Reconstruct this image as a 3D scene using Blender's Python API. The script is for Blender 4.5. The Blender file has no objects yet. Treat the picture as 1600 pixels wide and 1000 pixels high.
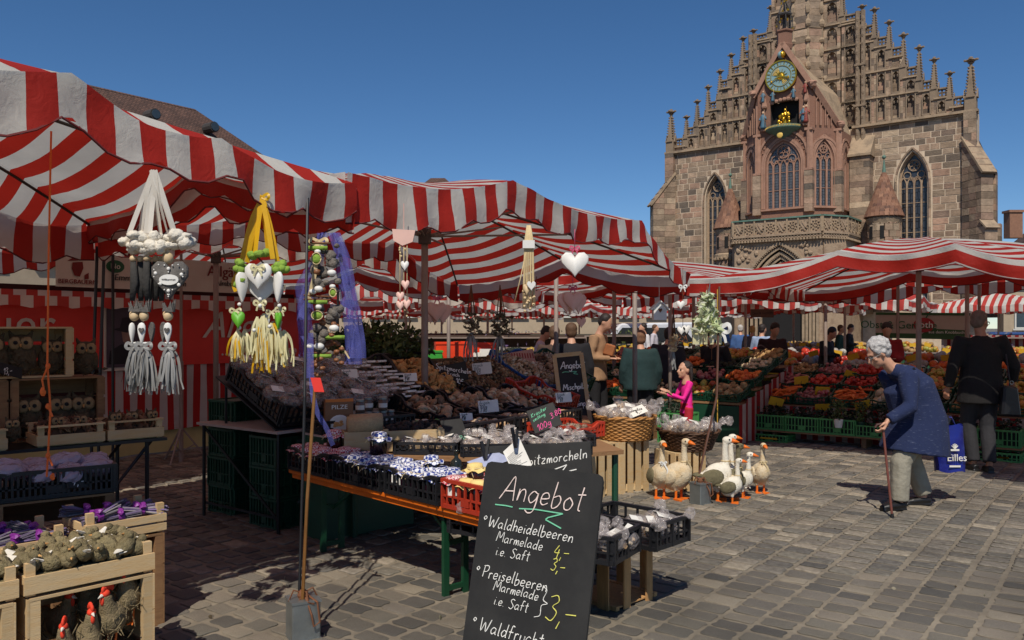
import bpy,math,random
import numpy as np
from mathutils import Vector,Matrix,Euler
R=random.Random(7)
V=Vector
SC=bpy.context.scene
COL=SC.collection
# ---------------------------------------------------------------- camera, sky, sun, exposure
F,YH,CH=1300.0,512.0,1.6
cam=bpy.data.cameras.new('camera');camo=bpy.data.objects.new('camera',cam);COL.objects.link(camo)
camo.location=(0,0,CH);camo.rotation_euler=(math.radians(90),0,0)
cam.sensor_width=36;cam.lens=36*F/1600;cam.shift_y=(YH-500)/1600;cam.clip_end=3000;cam.clip_start=.05
SC.camera=camo
w=bpy.data.worlds.new('World');SC.world=w;w.use_nodes=True
wn=w.node_tree.nodes;wl=w.node_tree.links
sky=wn.new('ShaderNodeTexSky');sky.sky_type='NISHITA';sky.sun_disc=False
SUN_EL,SUN_DX,SUN_DY=52.0,-.15,-.989      # horizontal direction towards the sun
sky.sun_elevation=math.radians(SUN_EL)
sky.sun_rotation=math.atan2(SUN_DX,SUN_DY)
sky.altitude=2500;sky.air_density=1.0;sky.dust_density=0.0;sky.ozone_density=4.0
bg=wn['Background'];bg.inputs[1].default_value=0.08
hs_=wn.new('ShaderNodeHueSaturation');hs_.inputs['Saturation'].default_value=1.17;wl.new(sky.outputs[0],hs_.inputs['Color']);wl.new(hs_.outputs[0],bg.inputs[0])
sl=bpy.data.lights.new('sun','SUN');sl.energy=3.6;sl.angle=math.radians(.5);sl.color=(1,.93,.82)
so=bpy.data.objects.new('sun',sl);COL.objects.link(so)
ce=math.cos(math.radians(SUN_EL))
so.rotation_euler=V((SUN_DX*ce,SUN_DY*ce,math.sin(math.radians(SUN_EL)))).to_track_quat('Z','Y').to_euler()
vs_=SC.view_settings;SC.display_settings.display_device='sRGB'
vs_.view_transform='Standard';vs_.look='None';vs_.gamma=1;vs_.use_curve_mapping=False;vs_.exposure=0.17
SC.render.engine='CYCLES';SC.cycles.max_bounces=7;SC.cycles.transparent_max_bounces=12;SC.cycles.use_denoising=True
SC.cycles.caustics_reflective=False;SC.cycles.caustics_refractive=False;SC.cycles.sample_clamp_indirect=4
# ---------------------------------------------------------------- frame of the square: U runs away to the right, W away to the left
U=V((.607,.794,0));W=V((-.794,.607,0));UA=math.atan2(.794,.607)
def P(px,py,d): return V(((px-800)/F*d,d,CH-(py-YH)/F*d))
def G(px,py,z=0.0): return P(px,py,(CH-z)*F/(py-YH))
def lin(r,g,b):
    return tuple(((x/255)/12.92 if x <= 10 else (((x/255)+.055)/1.055)**2.4) for x in (r,g,b)) + (1,)
# ---------------------------------------------------------------- materials
MT={}
def mat(name,col,rough=.75,var=.25,sc=6.0,bump=0.0,bsc=60.0,metal=0.0,col2=None,ramp=None,rand=.0,trans=0.0,spec=.5,emit=None,alpha=1,stretch=None,transl=0.0,bd=.01,stain=0.0):
    """procedural surface: two noise scales of the base colour, per-object variation, relief"""
    if name in MT: return MT[name]
    m=bpy.data.materials.new(name);m.use_nodes=True;MT[name]=m
    n=m.node_tree.nodes;l=m.node_tree.links;b=n['Principled BSDF']
    geo=n.new('ShaderNodeTexCoord');src=geo.outputs['Object']
    oi=n.new('ShaderNodeObjectInfo')
    mp=n.new('ShaderNodeMapping');l.new(src,mp.inputs[0])
    if stretch: mp.inputs['Scale'].default_value=stretch
    ad=n.new('ShaderNodeVectorMath');ad.operation='MULTIPLY_ADD';ad.inputs[1].default_value=(7,5,3)
    l.new(oi.outputs['Random'],ad.inputs[0]);l.new(mp.outputs[0],ad.inputs[2])
    n1=n.new('ShaderNodeTexNoise');n1.inputs['Scale'].default_value=sc;n1.inputs['Detail'].default_value=6;n1.inputs['Roughness'].default_value=.65
    l.new(ad.outputs[0],n1.inputs['Vector'])
    if ramp:        # colours picked per piece by the tint attribute plus object random
        at=n.new('ShaderNodeAttribute');at.attribute_name='tint'
        s=n.new('ShaderNodeMath');s.operation='ADD';l.new(at.outputs['Fac'],s.inputs[0]);l.new(oi.outputs['Random'],s.inputs[1])
        fr=n.new('ShaderNodeMath');fr.operation='FRACT';l.new(s.outputs[0],fr.inputs[0])
        cr=n.new('ShaderNodeValToRGB');e=cr.color_ramp.elements
        while len(e) < len(ramp): e.new(1)
        for i,c in enumerate(ramp): e[i].position=i/(len(ramp)-1);e[i].color=lin(*c)
        l.new(fr.outputs[0],cr.inputs[0]);base=cr.outputs[0]
    else:
        rg=n.new('ShaderNodeRGB');rg.outputs[0].default_value=lin(*col);base=rg.outputs[0]
    if col2:
        mx=n.new('ShaderNodeMix');mx.data_type='RGBA';mx.inputs['B'].default_value=lin(*col2)
        c2=n.new('ShaderNodeValToRGB');c2.color_ramp.elements[0].position=.42;c2.color_ramp.elements[1].position=.62
        l.new(n1.outputs[0],c2.inputs[0]);l.new(c2.outputs[0],mx.inputs['Factor']);l.new(base,mx.inputs['A']);base=mx.outputs['Result']
    mr=n.new('ShaderNodeMapRange');mr.inputs[1].default_value=.25;mr.inputs[2].default_value=.75
    mr.inputs[3].default_value=1-var;mr.inputs[4].default_value=1+var
    l.new(n1.outputs[0],mr.inputs[0])
    k=mr.outputs[0]
    if stain:      # dirt patches fixed in the place
        gp=n.new('ShaderNodeNewGeometry');ns=n.new('ShaderNodeTexNoise');ns.inputs['Scale'].default_value=.7;ns.inputs['Detail'].default_value=8;ns.inputs['Roughness'].default_value=.6;l.new(gp.outputs['Position'],ns.inputs['Vector'])
        r3=n.new('ShaderNodeMapRange');r3.inputs[1].default_value=.34;r3.inputs[2].default_value=.66;r3.inputs[3].default_value=1-stain;r3.inputs[4].default_value=1+stain*.8;l.new(ns.outputs[0],r3.inputs[0])
        m3=n.new('ShaderNodeMath');m3.operation='MULTIPLY';l.new(k,m3.inputs[0]);l.new(r3.outputs[0],m3.inputs[1]);k=m3.outputs[0]
    if rand:
        r2=n.new('ShaderNodeMapRange');r2.inputs[3].default_value=1-rand;r2.inputs[4].default_value=1+rand
        l.new(oi.outputs['Random'],r2.inputs[0])
        mm=n.new('ShaderNodeMath');mm.operation='MULTIPLY';l.new(k,mm.inputs[0]);l.new(r2.outputs[0],mm.inputs[1]);k=mm.outputs[0]
    vm=n.new('ShaderNodeVectorMath');vm.operation='SCALE';l.new(base,vm.inputs[0]);l.new(k,vm.inputs['Scale'])
    l.new(vm.outputs[0],b.inputs['Base Color'])
    b.inputs['Roughness'].default_value=rough;b.inputs['Metallic'].default_value=metal
    b.inputs['Specular IOR Level'].default_value=spec
    if trans: b.inputs['Transmission Weight'].default_value=trans
    if alpha < 1: b.inputs['Alpha'].default_value=alpha
    if emit: b.inputs['Emission Color'].default_value=lin(*emit[0]);b.inputs['Emission Strength'].default_value=emit[1]
    if bump:
        n2=n.new('ShaderNodeTexNoise');n2.inputs['Scale'].default_value=bsc;n2.inputs['Detail'].default_value=4
        l.new(ad.outputs[0],n2.inputs['Vector'])
        bp=n.new('ShaderNodeBump');bp.inputs['Strength'].default_value=bump;bp.inputs['Distance'].default_value=bd
        l.new(n2.outputs[0],bp.inputs['Height']);l.new(bp.outputs[0],b.inputs['Normal'])
    if transl:
        tr=n.new('ShaderNodeBsdfTranslucent');l.new(vm.outputs[0],tr.inputs[0])
        ms=n.new('ShaderNodeMixShader');ms.inputs[0].default_value=transl
        l.new(b.outputs[0],ms.inputs[1]);l.new(tr.outputs[0],ms.inputs[2]);l.new(ms.outputs[0],n['Material Output'].inputs[0])
    return m
def stripe_mat(name,period=.25,red=(192,50,38),white=(226,222,212),transl=.3,attr='stripe',duty=.5,bump=.25):
    m=bpy.data.materials.new(name);m.use_nodes=True;MT[name]=m
    n=m.node_tree.nodes;l=m.node_tree.links;b=n['Principled BSDF']
    at=n.new('ShaderNodeAttribute');at.attribute_name=attr
    tc=n.new('ShaderNodeTexCoord')
    nz=n.new('ShaderNodeTexNoise');nz.inputs['Scale'].default_value=3.5;nz.inputs['Detail'].default_value=5;l.new(tc.outputs['Object'],nz.inputs['Vector'])
    nf=n.new('ShaderNodeTexNoise');nf.inputs['Scale'].default_value=14;nf.inputs['Detail'].default_value=3;nf.inputs['Distortion'].default_value=1.2;l.new(tc.outputs['Object'],nf.inputs['Vector'])
    d=n.new('ShaderNodeMath');d.operation='DIVIDE';d.inputs[1].default_value=period;l.new(at.outputs['Fac'],d.inputs[0])
    fr=n.new('ShaderNodeMath');fr.operation='FRACT';l.new(d.outputs[0],fr.inputs[0])
    g=n.new('ShaderNodeMath');g.operation='GREATER_THAN';g.inputs[1].default_value=duty;l.new(fr.outputs[0],g.inputs[0])
    mx=n.new('ShaderNodeMix');mx.data_type='RGBA';mx.inputs['A'].default_value=lin(*white);mx.inputs['B'].default_value=lin(*red)
    l.new(g.outputs[0],mx.inputs['Factor'])
    mr=n.new('ShaderNodeMapRange');mr.inputs[1].default_value=.3;mr.inputs[2].default_value=.7;mr.inputs[3].default_value=.74;mr.inputs[4].default_value=1.06
    nw=n.new('ShaderNodeTexNoise');nw.inputs['Scale'].default_value=1.1;nw.inputs['Detail'].default_value=7;l.new(tc.outputs['Object'],nw.inputs['Vector']);av=n.new('ShaderNodeMix');l.new(nz.outputs[0],av.inputs['A']);l.new(nw.outputs[0],av.inputs['B']);l.new(av.outputs[0],mr.inputs[0])
    vm=n.new('ShaderNodeVectorMath');vm.operation='SCALE';l.new(mx.outputs['Result'],vm.inputs[0]);l.new(mr.outputs[0],vm.inputs['Scale'])
    l.new(vm.outputs[0],b.inputs['Base Color']);b.inputs['Roughness'].default_value=.62;b.inputs['Specular IOR Level'].default_value=.3
    bp=n.new('ShaderNodeBump');bp.inputs['Strength'].default_value=bump;bp.inputs['Distance'].default_value=.02
    l.new(nf.outputs[0],bp.inputs['Height']);l.new(bp.outputs[0],b.inputs['Normal'])
    tr=n.new('ShaderNodeBsdfTranslucent');l.new(vm.outputs[0],tr.inputs[0])
    ms=n.new('ShaderNodeMixShader');ms.inputs[0].default_value=transl
    l.new(b.outputs[0],ms.inputs[1]);l.new(tr.outputs[0],ms.inputs[2]);l.new(ms.outputs[0],n['Material Output'].inputs[0])
    return m
def check_mat(name,a,b_,per=.017,transl=.1):
    m=bpy.data.materials.new(name);m.use_nodes=True;MT[name]=m
    n=m.node_tree.nodes;l=m.node_tree.links;b=n['Principled BSDF']
    tc=n.new('ShaderNodeTexCoord');mp=n.new('ShaderNodeMapping');mp.inputs['Rotation'].default_value=(.2,.3,.5);l.new(tc.outputs['Object'],mp.inputs[0])
    ck=n.new('ShaderNodeTexChecker');ck.inputs['Scale'].default_value=1/per;ck.inputs[1].default_value=lin(*a);ck.inputs[2].default_value=lin(*b_)
    l.new(mp.outputs[0],ck.inputs[0]);l.new(ck.outputs[0],b.inputs['Base Color']);b.inputs['Roughness'].default_value=.8
    return m
# ---------------------------------------------------------------- mesh builder
class MB:
    def __init__(s): s.v=[];s.f=[];s.t=[];s.st=None;s.X=None;s.tint=0.0
    def add(s,vs,fs,tint=None):
        o=len(s.v)
        if s.X is not None: vs=[s.X @ V(p) for p in vs]
        s.v+=[tuple(p) for p in vs];s.f+=[tuple(i+o for i in q) for q in fs]
        s.t+=[s.tint if tint is None else tint]*len(fs)
        return o
    def box(s,c,d,rz=0,M=None,tint=None,taper=1.0):
        x,y,z=d[0]/2,d[1]/2,d[2]/2
        q=[V((-x,-y,-z)),V((x,-y,-z)),V((x,y,-z)),V((-x,y,-z)),V((-x*taper,-y*taper,z)),V((x*taper,-y*taper,z)),V((x*taper,y*taper,z)),V((-x*taper,y*taper,z))]
        if M is None: M=Matrix.Rotation(rz,3,'Z') if rz else None
        if M is not None: q=[M @ p for p in q]
        c=V(c);s.add([p+c for p in q],[(0,3,2,1),(4,5,6,7),(0,1,5,4),(1,2,6,5),(2,3,7,6),(3,0,4,7)],tint)
    def beam(s,a,b,w,h,up=(0,0,1),tint=None):
        a,b,up=V(a),V(b),V(up);t=(b-a);L=t.length
        if L < 1e-6: return
        t /= L
        if abs(t.dot(up)) > .98: up=V((1,0,0)) if abs(t.x) < .9 else V((0,1,0))
        sd=t.cross(up).normalized();uu=sd.cross(t)
        M=Matrix((t,sd,uu)).transposed();s.box((a+b)/2,(L,w,h),M=M,tint=tint)
    def tube(s,pts,r,n=8,cap=True,sq=1.0,tint=None):
        pts=[V(p) for p in pts];m=len(pts)
        if not hasattr(r,'__len__'): r=[r]*m
        vs=[];fs=[];pu=None
        for i,p in enumerate(pts):
            t=(pts[min(i+1,m-1)]-pts[max(i-1,0)])
            t=t.normalized() if t.length > 1e-9 else V((0,0,1))
            if pu is None:
                pu=V((0,0,1)) if abs(t.z) < .9 else V((0,1,0))
            sd=t.cross(pu)
            if sd.length < 1e-5: sd=t.cross(V((1,0,0)))
            sd.normalize();pu=sd.cross(t).normalized()
            ri=r[i];ra,rb=(ri,ri*sq) if not hasattr(ri,'__len__') else ri
            for k in range(n):
                a=2*math.pi*k/n;vs.append(p+sd*(ra*math.cos(a))+pu*(rb*math.sin(a)))
        for i in range(m-1):
            for k in range(n):
                k2=(k+1) % n;fs.append((i*n+k,i*n+k2,(i+1)*n+k2,(i+1)*n+k))
        if cap: fs.append(tuple(range(n-1,-1,-1)));fs.append(tuple((m-1)*n+k for k in range(n)))
        s.add(vs,fs,tint)
    def lathe(s,prof,n=16,c=(0,0,0),M=None,tint=None,cap=True):
        c=V(c);vs=[];fs=[]
        for r,z in prof:
            for k in range(n):
                a=2*math.pi*k/n;p=V((r*math.cos(a),r*math.sin(a),z));vs.append((M @ p if M is not None else p)+c)
        for i in range(len(prof)-1):
            for k in range(n):
                k2=(k+1) % n;fs.append((i*n+k,i*n+k2,(i+1)*n+k2,(i+1)*n+k))
        if cap:
            fs.append(tuple(range(n-1,-1,-1)));fs.append(tuple((len(prof)-1)*n+k for k in range(n)))
        s.add(vs,fs,tint)
    def ell(s,c,r,nu=12,nv=8,M=None,jit=0,tint=None):
        if not hasattr(r,'__len__'): r=(r,r,r)
        c=V(c);vs=[V((0,0,-r[2]))];fs=[]
        for j in range(1,nv):
            b=-math.pi/2+math.pi*j/nv
            for k in range(nu):
                a=2*math.pi*k/nu;q=1+(R.uniform(-jit,jit) if jit else 0)
                vs.append(V((r[0]*math.cos(b)*math.cos(a)*q,r[1]*math.cos(b)*math.sin(a)*q,r[2]*math.sin(b)*q)))
        vs.append(V((0,0,r[2])))
        if M is not None: vs=[M @ p for p in vs]
        for k in range(nu): fs.append((0,1+(k+1) % nu,1+k))
        for j in range(nv-2):
            for k in range(nu):
                k2=(k+1) % nu;a=1+j*nu;fs.append((a+k,a+k2,a+nu+k2,a+nu+k))
        a=1+(nv-2)*nu
        for k in range(nu): fs.append((a+k,a+(k+1) % nu,len(vs)-1))
        s.add([p+c for p in vs],fs,tint)
    def prism(s,poly,a,b,ax='y',tint=None):
        """outline in (x,z) pushed from y=a to y=b, or in (x,y) pushed along z"""
        n=len(poly)
        mk=(lambda p,h: (p[0],h,p[1])) if ax == 'y' else (lambda p,h: (p[0],p[1],h))
        vs=[mk(p,a) for p in poly]+[mk(p,b) for p in poly]
        fs=[tuple(range(n-1,-1,-1)),tuple(range(n,2*n))]+[(i,(i+1) % n,n+(i+1) % n,n+i) for i in range(n)]
        s.add(vs,fs,tint)
    def sheet(s,g,tint=None,close=False):
        h,w_=len(g),len(g[0]);vs=[p for r_ in g for p in r_]
        fs=[(i*w_+j,i*w_+j+1,(i+1)*w_+j+1,(i+1)*w_+j) for i in range(h-1) for j in range(w_-1)]
        if close: fs+=[(i*w_+w_-1,i*w_,(i+1)*w_,(i+1)*w_+w_-1) for i in range(h-1)]
        s.add(vs,fs,tint)
    def ring(s,path,w_,d,ax_n,tint=None):
        """flat band of width w_ (normal to path in its plane) and depth d"""
        for a,b in zip(path[:-1],path[1:]): s.beam(a,b,w_,d,up=ax_n,tint=tint)
    def mesh(s,name,smooth=False):
        me=bpy.data.meshes.new(name);me.from_pydata(s.v,[],s.f);me.update()
        if any(s.t):
            a=me.attributes.new('tint','FLOAT','FACE');a.data.foreach_set('value',np.array(s.t,dtype=np.float32))
        if s.st is not None:
            a=me.attributes.new('stripe','FLOAT','POINT');a.data.foreach_set('value',np.array(s.st,dtype=np.float32))
        if smooth: me.polygons.foreach_set('use_smooth',[True]*len(me.polygons))
        return me
RM={}
def link(name,me,m,parent=None,kind=None,label=None):
    o=bpy.data.objects.new(name,me);COL.objects.link(o)
    if m is not None:
        for q in (m if isinstance(m,(list,tuple)) else [m]): me.materials.append(q)
    if parent is not None: o.parent=parent
    if kind: o['kind']=kind
    if label: o['label']=label
    return o
def obj(name,mb,m,parent=None,smooth=False,kind=None,label=None,world=False,bevel=0):
    """one mesh object; world=True when the builder holds world coordinates and the parent stands elsewhere"""
    if world and parent is not None:
        I=RM[parent.name].inverted();mb.v=[tuple(I @ V(p)) for p in mb.v]
    o=link(name,mb.mesh(name,smooth),m,parent,kind,label)
    if bevel:
        b=o.modifiers.new('bevel','BEVEL');b.width=bevel;b.segments=1;b.limit_method='ANGLE'
    return o
def islands(name,mb,m,parent=None,smooth=False,world=False,most=300,kind=None):
    """every separate piece of the builder becomes an object of its own"""
    if world and parent is not None: I=RM[parent.name].inverted();mb.v=[tuple(I @ V(p)) for p in mb.v]
    pa=list(range(len(mb.v)))
    def fd(i):
        while pa[i] != i: pa[i]=pa[pa[i]];i=pa[i]
        return i
    for f in mb.f:
        a=fd(f[0])
        for i in f[1:]: pa[fd(i)]=a
    gr={}
    for k,f in enumerate(mb.f): gr.setdefault(fd(f[0]),[]).append(k)
    if len(gr) > most: return [obj(name,mb,m,parent,smooth,kind='stuff')]
    out=[]
    for ks in gr.values():
        g=MB();mp={}
        for k in ks:
            for i in mb.f[k]:
                if i not in mp: mp[i]=len(g.v);g.v.append(mb.v[i])
            g.f.append(tuple(mp[i] for i in mb.f[k]));g.t.append(mb.t[k])
        out.append(obj(name,g,m,parent,smooth))
    return out
def tag(o,label,cat,group=None):
    o['label']=label;o['category']=cat
    if group: o['group']=group
    return o
def thing(name,label,cat,loc=(0,0,0),rz=0,group=None,rot=None):
    o=bpy.data.objects.new(name,None);COL.objects.link(o);o.empty_display_size=.1
    o.location=loc;o.rotation_euler=rot if rot is not None else (0,0,rz);tag(o,label,cat,group)
    RM[o.name]=Matrix.LocRotScale(V(loc),o.rotation_euler.copy(),None)
    return o
def kids(o): return [c for c in BY.get(o.name,[])] if False else list(o.children)
def dup(root,label,loc=None,rz=None,scale=None,group=None,rot=None):
    def cp(o,par):
        c=o.copy();COL.objects.link(c)
        if par is not None: c.parent=par
        for ch in list(o.children): cp(ch,c)
        return c
    c=cp(root,None)
    if loc is not None: c.location=loc
    if rz is not None: c.rotation_euler=(0,0,rz)
    if rot is not None: c.rotation_euler=rot
    if scale is not None: c.scale=(scale,)*3 if not hasattr(scale,'__len__') else scale
    c['label']=label
    if group: c['group']=group
    RM[c.name]=Matrix.LocRotScale(c.location,c.rotation_euler,c.scale)
    return c
def scatter(tmpl,xf,tints=None):
    """join many transformed copies of small templates: tmpl list of (verts, faces), xf list of (k, Matrix)"""
    mb=MB();tv=[(np.array([tuple(p) for p in v]+[(0,0,0)]*0),f) for v,f in tmpl]
    for i,(k,M) in enumerate(xf):
        v,f=tv[k];A=np.array(M);q=v @ A[:3,:3].T + A[:3,3]
        o=len(mb.v);mb.v+=[tuple(p) for p in q];mb.f+=[tuple(j+o for j in g) for g in f]
        t=R.random() if tints is None else tints[i];mb.t+=[t]*len(f)
    return mb
def rndM(p,s=1.0,tilt=3.1):
    q=Euler((R.uniform(-tilt,tilt),R.uniform(-tilt,tilt),R.uniform(-3.14,3.14)))
    sv=V((s,)*3) if not hasattr(s,'__len__') else V(s)
    return Matrix.LocRotScale(V(p),q,sv)
def remesh(mb,vox,it=2,name='body',fac=.5):
    me=mb.mesh('tmp');o=bpy.data.objects.new('tmp',me);COL.objects.link(o)
    r=o.modifiers.new('r','REMESH');r.mode='VOXEL';r.voxel_size=vox
    s=o.modifiers.new('s','SMOOTH');s.iterations=it;s.factor=fac
    dg=bpy.context.evaluated_depsgraph_get();dg.update()
    m2=bpy.data.meshes.new_from_object(o.evaluated_get(dg));m2.name=name
    m2.polygons.foreach_set('use_smooth',[True]*len(m2.polygons))
    bpy.data.objects.remove(o);bpy.data.meshes.remove(me)
    return m2
# ---------------------------------------------------------------- single-stroke handwriting
SF={
 'A': [[(0,0),(.25,.5),(.5,1),(.62,.5),(.72,0)],[(.15,.35),(.68,.4)]],'W': [[(0,1),(.15,0),(.4,.7),(.6,0),(.9,1)]],'M': [[(0,0),(.12,1),(.4,.35),(.7,1),(.8,0)]],
 'P': [[(.1,0),(.1,1)],[(.0,.95),(.45,1),(.55,.75),(.4,.5),(.1,.45)]],'S': [[(.55,.9),(.3,1),(.1,.8),(.3,.55),(.5,.3),(.3,0),(0,.1)]],'F': [[(.1,0),(.1,1),(.55,1)],[(.1,.55),(.45,.55)]],
 'I': [[(.1,0),(.1,1)]],'L': [[(.05,1),(.05,0),(.5,0)]],'Z': [[(0,1),(.55,1),(0,0),(.55,0)]],'E': [[(.5,1),(.05,1),(.05,0),(.5,0)],[(.05,.5),(.4,.5)]],
 'B': [[(.05,0),(.05,1),(.4,1),(.45,.75),(.3,.52),(.05,.5)],[(.3,.52),(.55,.3),(.4,0),(.05,0)]],
 'a': [[(.42,.45),(.2,.5),(.02,.25),(.15,0),(.4,.2),(.44,.48),(.42,.1),(.52,0)]],'b': [[(.05,1),(.05,0),(.3,0),(.42,.25),(.3,.45),(.05,.35)]],
 'c': [[(.4,.42),(.2,.5),(.02,.25),(.15,0),(.42,.08)]],'d': [[(.42,.4),(.2,.5),(.02,.22),(.18,0),(.4,.2)],[(.46,1),(.42,.1),(.5,0)]],
 'e': [[(.03,.22),(.4,.3),(.3,.5),(.08,.42),(.05,.12),(.2,0),(.42,.1)]],'f': [[(.4,.95),(.22,1),(.15,.7),(.12,0)],[(.0,.5),(.38,.52)]],
 'g': [[(.42,.42),(.2,.5),(.02,.25),(.18,.02),(.4,.2),(.45,.45),(.42,-.25),(.2,-.4),(.0,-.3)]],'h': [[(.05,1),(.05,0)],[(.05,.3),(.22,.48),(.38,.4),(.4,0)]],
 'i': [[(.08,.48),(.08,.05),(.15,0)],[(.1,.72),(.12,.75)]],'k': [[(.05,1),(.05,0)],[(.38,.5),(.06,.25),(.4,0)]],'l': [[(.08,1),(.06,.1),(.16,0)]],
 'm': [[(.04,.5),(.04,0),(.1,.4),(.24,.48),(.3,.0),(.36,.4),(.5,.48),(.56,0)]],'n': [[(.04,.5),(.04,0),(.1,.38),(.28,.5),(.38,.35),(.4,0)]],
 'o': [[(.22,.5),(.03,.3),(.1,.02),(.32,.02),(.42,.28),(.22,.5)]],'p': [[(.05,.5),(.05,-.4)],[(.05,.35),(.25,.5),(.42,.3),(.28,.02),(.05,.08)]],
 'r': [[(.05,.5),(.06,0)],[(.06,.3),(.18,.48),(.34,.45)]],'s': [[(.36,.44),(.18,.5),(.06,.38),(.3,.18),(.2,0),(.0,.06)]],
 't': [[(.18,.95),(.16,.1),(.28,0)],[(0,.62),(.36,.66)]],'u': [[(.04,.5),(.05,.1),(.2,0),(.38,.15),(.4,.5),(.4,0)]],'z': [[(.02,.5),(.38,.48),(.02,.02),(.4,0)]],
 'x': [[(0,.5),(.4,0)],[(.4,.5),(0,0)]],'v': [[(0,.5),(.18,0),(.38,.5)]],'0': [[(.25,1),(.03,.6),(.1,.05),(.35,.05),(.45,.6),(.25,1)]],'1': [[(0,.7),(.25,1),(.22,0)]],
 '3': [[(.02,.9),(.3,1),(.42,.78),(.2,.55),(.45,.35),(.3,0),(0,.08)]],'4': [[(.3,1),(.02,.4),(.5,.42)],[(.4,.7),(.34,-.1)]],'5': [[(.42,1),(.1,1),(.08,.6),(.4,.5),(.38,.1),(.02,.02)]],
 '7': [[(.02,.95),(.45,1),(.15,0)],[(.1,.5),(.4,.52)]],'2': [[(.02,.8),(.22,1),(.4,.8),(.05,.05),(.45,0)]],'8': [[(.22,.52),(.05,.75),(.22,1),(.4,.75),(.22,.52),(.03,.25),(.22,0),(.42,.25),(.22,.52)]],
 '9': [[(.4,.7),(.2,.55),(.05,.75),(.22,1),(.4,.75),(.35,.2),(.1,0)]],'6': [[(.4,.95),(.1,.6),(.05,.2),(.22,0),(.4,.2),(.25,.42),(.07,.3)]],
 '-': [[(.02,.4),(.5,.45)]],',': [[(.1,.05),(.02,-.25)]],'.': [[(.05,0),(.09,.02)]],'€': [[(.45,.9),(.2,1),(.05,.5),(.2,0),(.45,.1)],[(-.05,.58),(.35,.6)],[(-.05,.42),(.32,.43)]],
 '}': [[(.0,1),(.2,.9),(.15,.6),(.35,.5),(.15,.4),(.2,.1),(0,0)]],'*': [[(.1,.3),(.0,.4),(.1,.52),(.2,.42),(.1,.3),(.04,.4)]],'~': [[(0,.1),(.5,.2),(1.2,.1)],[(1.4,.15),(2.4,.05),(1.9,-.2),(2.6,-.4)]],'&': [[(.5,0),(.1,.8),(.25,1),(.38,.8),(.05,.2),(.2,0),(.45,.4)]],' ': [],'K': [[(.05,1),(.05,0)],[(.5,1),(.05,.45),(.55,0)]],'ä': [[(.42,.45),(.2,.5),(.02,.25),(.15,0),(.4,.2),(.44,.48),(.42,.1),(.52,0)],[(.12,.7),(.13,.74)],[(.32,.7),(.33,.74)]],'w': [[(0,.5),(.12,0),(.25,.4),(.38,0),(.5,.5)]]}
def cr(pts,k=4):
    if len(pts) < 3: return [V(p) for p in pts]
    q=[V(p) for p in pts];q=[2*q[0]-q[1]]+q+[2*q[-1]-q[-2]];out=[]
    for i in range(1,len(q)-2):
        for j in range(k):
            t=j/k;a,b,c,d=q[i-1],q[i],q[i+1],q[i+2]
            out.append(.5*((2*b)+(c-a)*t+(2*a-5*b+4*c-d)*t*t+(3*b-a-3*c+d)*t*t*t))
    return out+[q[-2]]
def strokes(mb,text,org,xd,yd,nrm,size,wd,slant=.12,sp=.16,sx=1.0):
    """chalk or pen writing as thin raised ribbons on a board"""
    org,xd,yd,nrm=V(org),V(xd).normalized(),V(yd).normalized(),V(nrm).normalized();x=0
    for ch in text:
        st=SF.get(ch,[]);mw=max([p[0] for s_ in st for p in s_],default=.35)
        jy=R.uniform(-.04,.04)
        for s_ in st:
            pts=[(x+p[0]*sx+p[1]*slant,p[1]+jy,0) for p in s_]
            pp=[org+xd*(p.x*size)+yd*(p.y*size)+nrm*.0012 for p in cr(pts)]
            n=len(pp);vs=[]
            for i,p in enumerate(pp):
                t=(pp[min(i+1,n-1)]-pp[max(i-1,0)]).normalized();sd=t.cross(nrm).normalized()*wd*.5*(.75+.5*R.random())
                vs+=[p-sd,p+sd,p-sd*.6+nrm*.0012,p+sd*.6+nrm*.0012]
            fs=[]
            for i in range(n-1):
                a=i*4;b=a+4;fs+=[(a+2,a+3,b+3,b+2),(a,a+2,b+2,b),(a+3,a+1,b+1,b+3)]
            mb.add(vs,fs)
        x+=(mw*sx+sp)
    return x*size
def text_mesh(txt,size,M,ext=.004,shear=0.0,sp=1.0,off=0.0,align='CENTER'):
    c=bpy.data.curves.new('lettering','FONT');c.body=txt;c.size=size;c.extrude=ext;c.shear=shear;c.space_character=sp;c.offset=off
    c.align_x=align;c.align_y='CENTER';c.resolution_u=3
    o=bpy.data.objects.new('t',c);COL.objects.link(o);dg=bpy.context.evaluated_depsgraph_get();dg.update()
    me=bpy.data.meshes.new_from_object(o.evaluated_get(dg));bpy.data.objects.remove(o);me.transform(M);return me
def frameM(o,x,y):
    """matrix whose local x,y lie in the given world directions, z is their normal"""
    x=V(x).normalized();y=V(y);y=(y-x*y.dot(x)).normalized();z=x.cross(y)
    M=Matrix((x,y,z)).transposed().to_4x4();M.translation=V(o);return M
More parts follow.
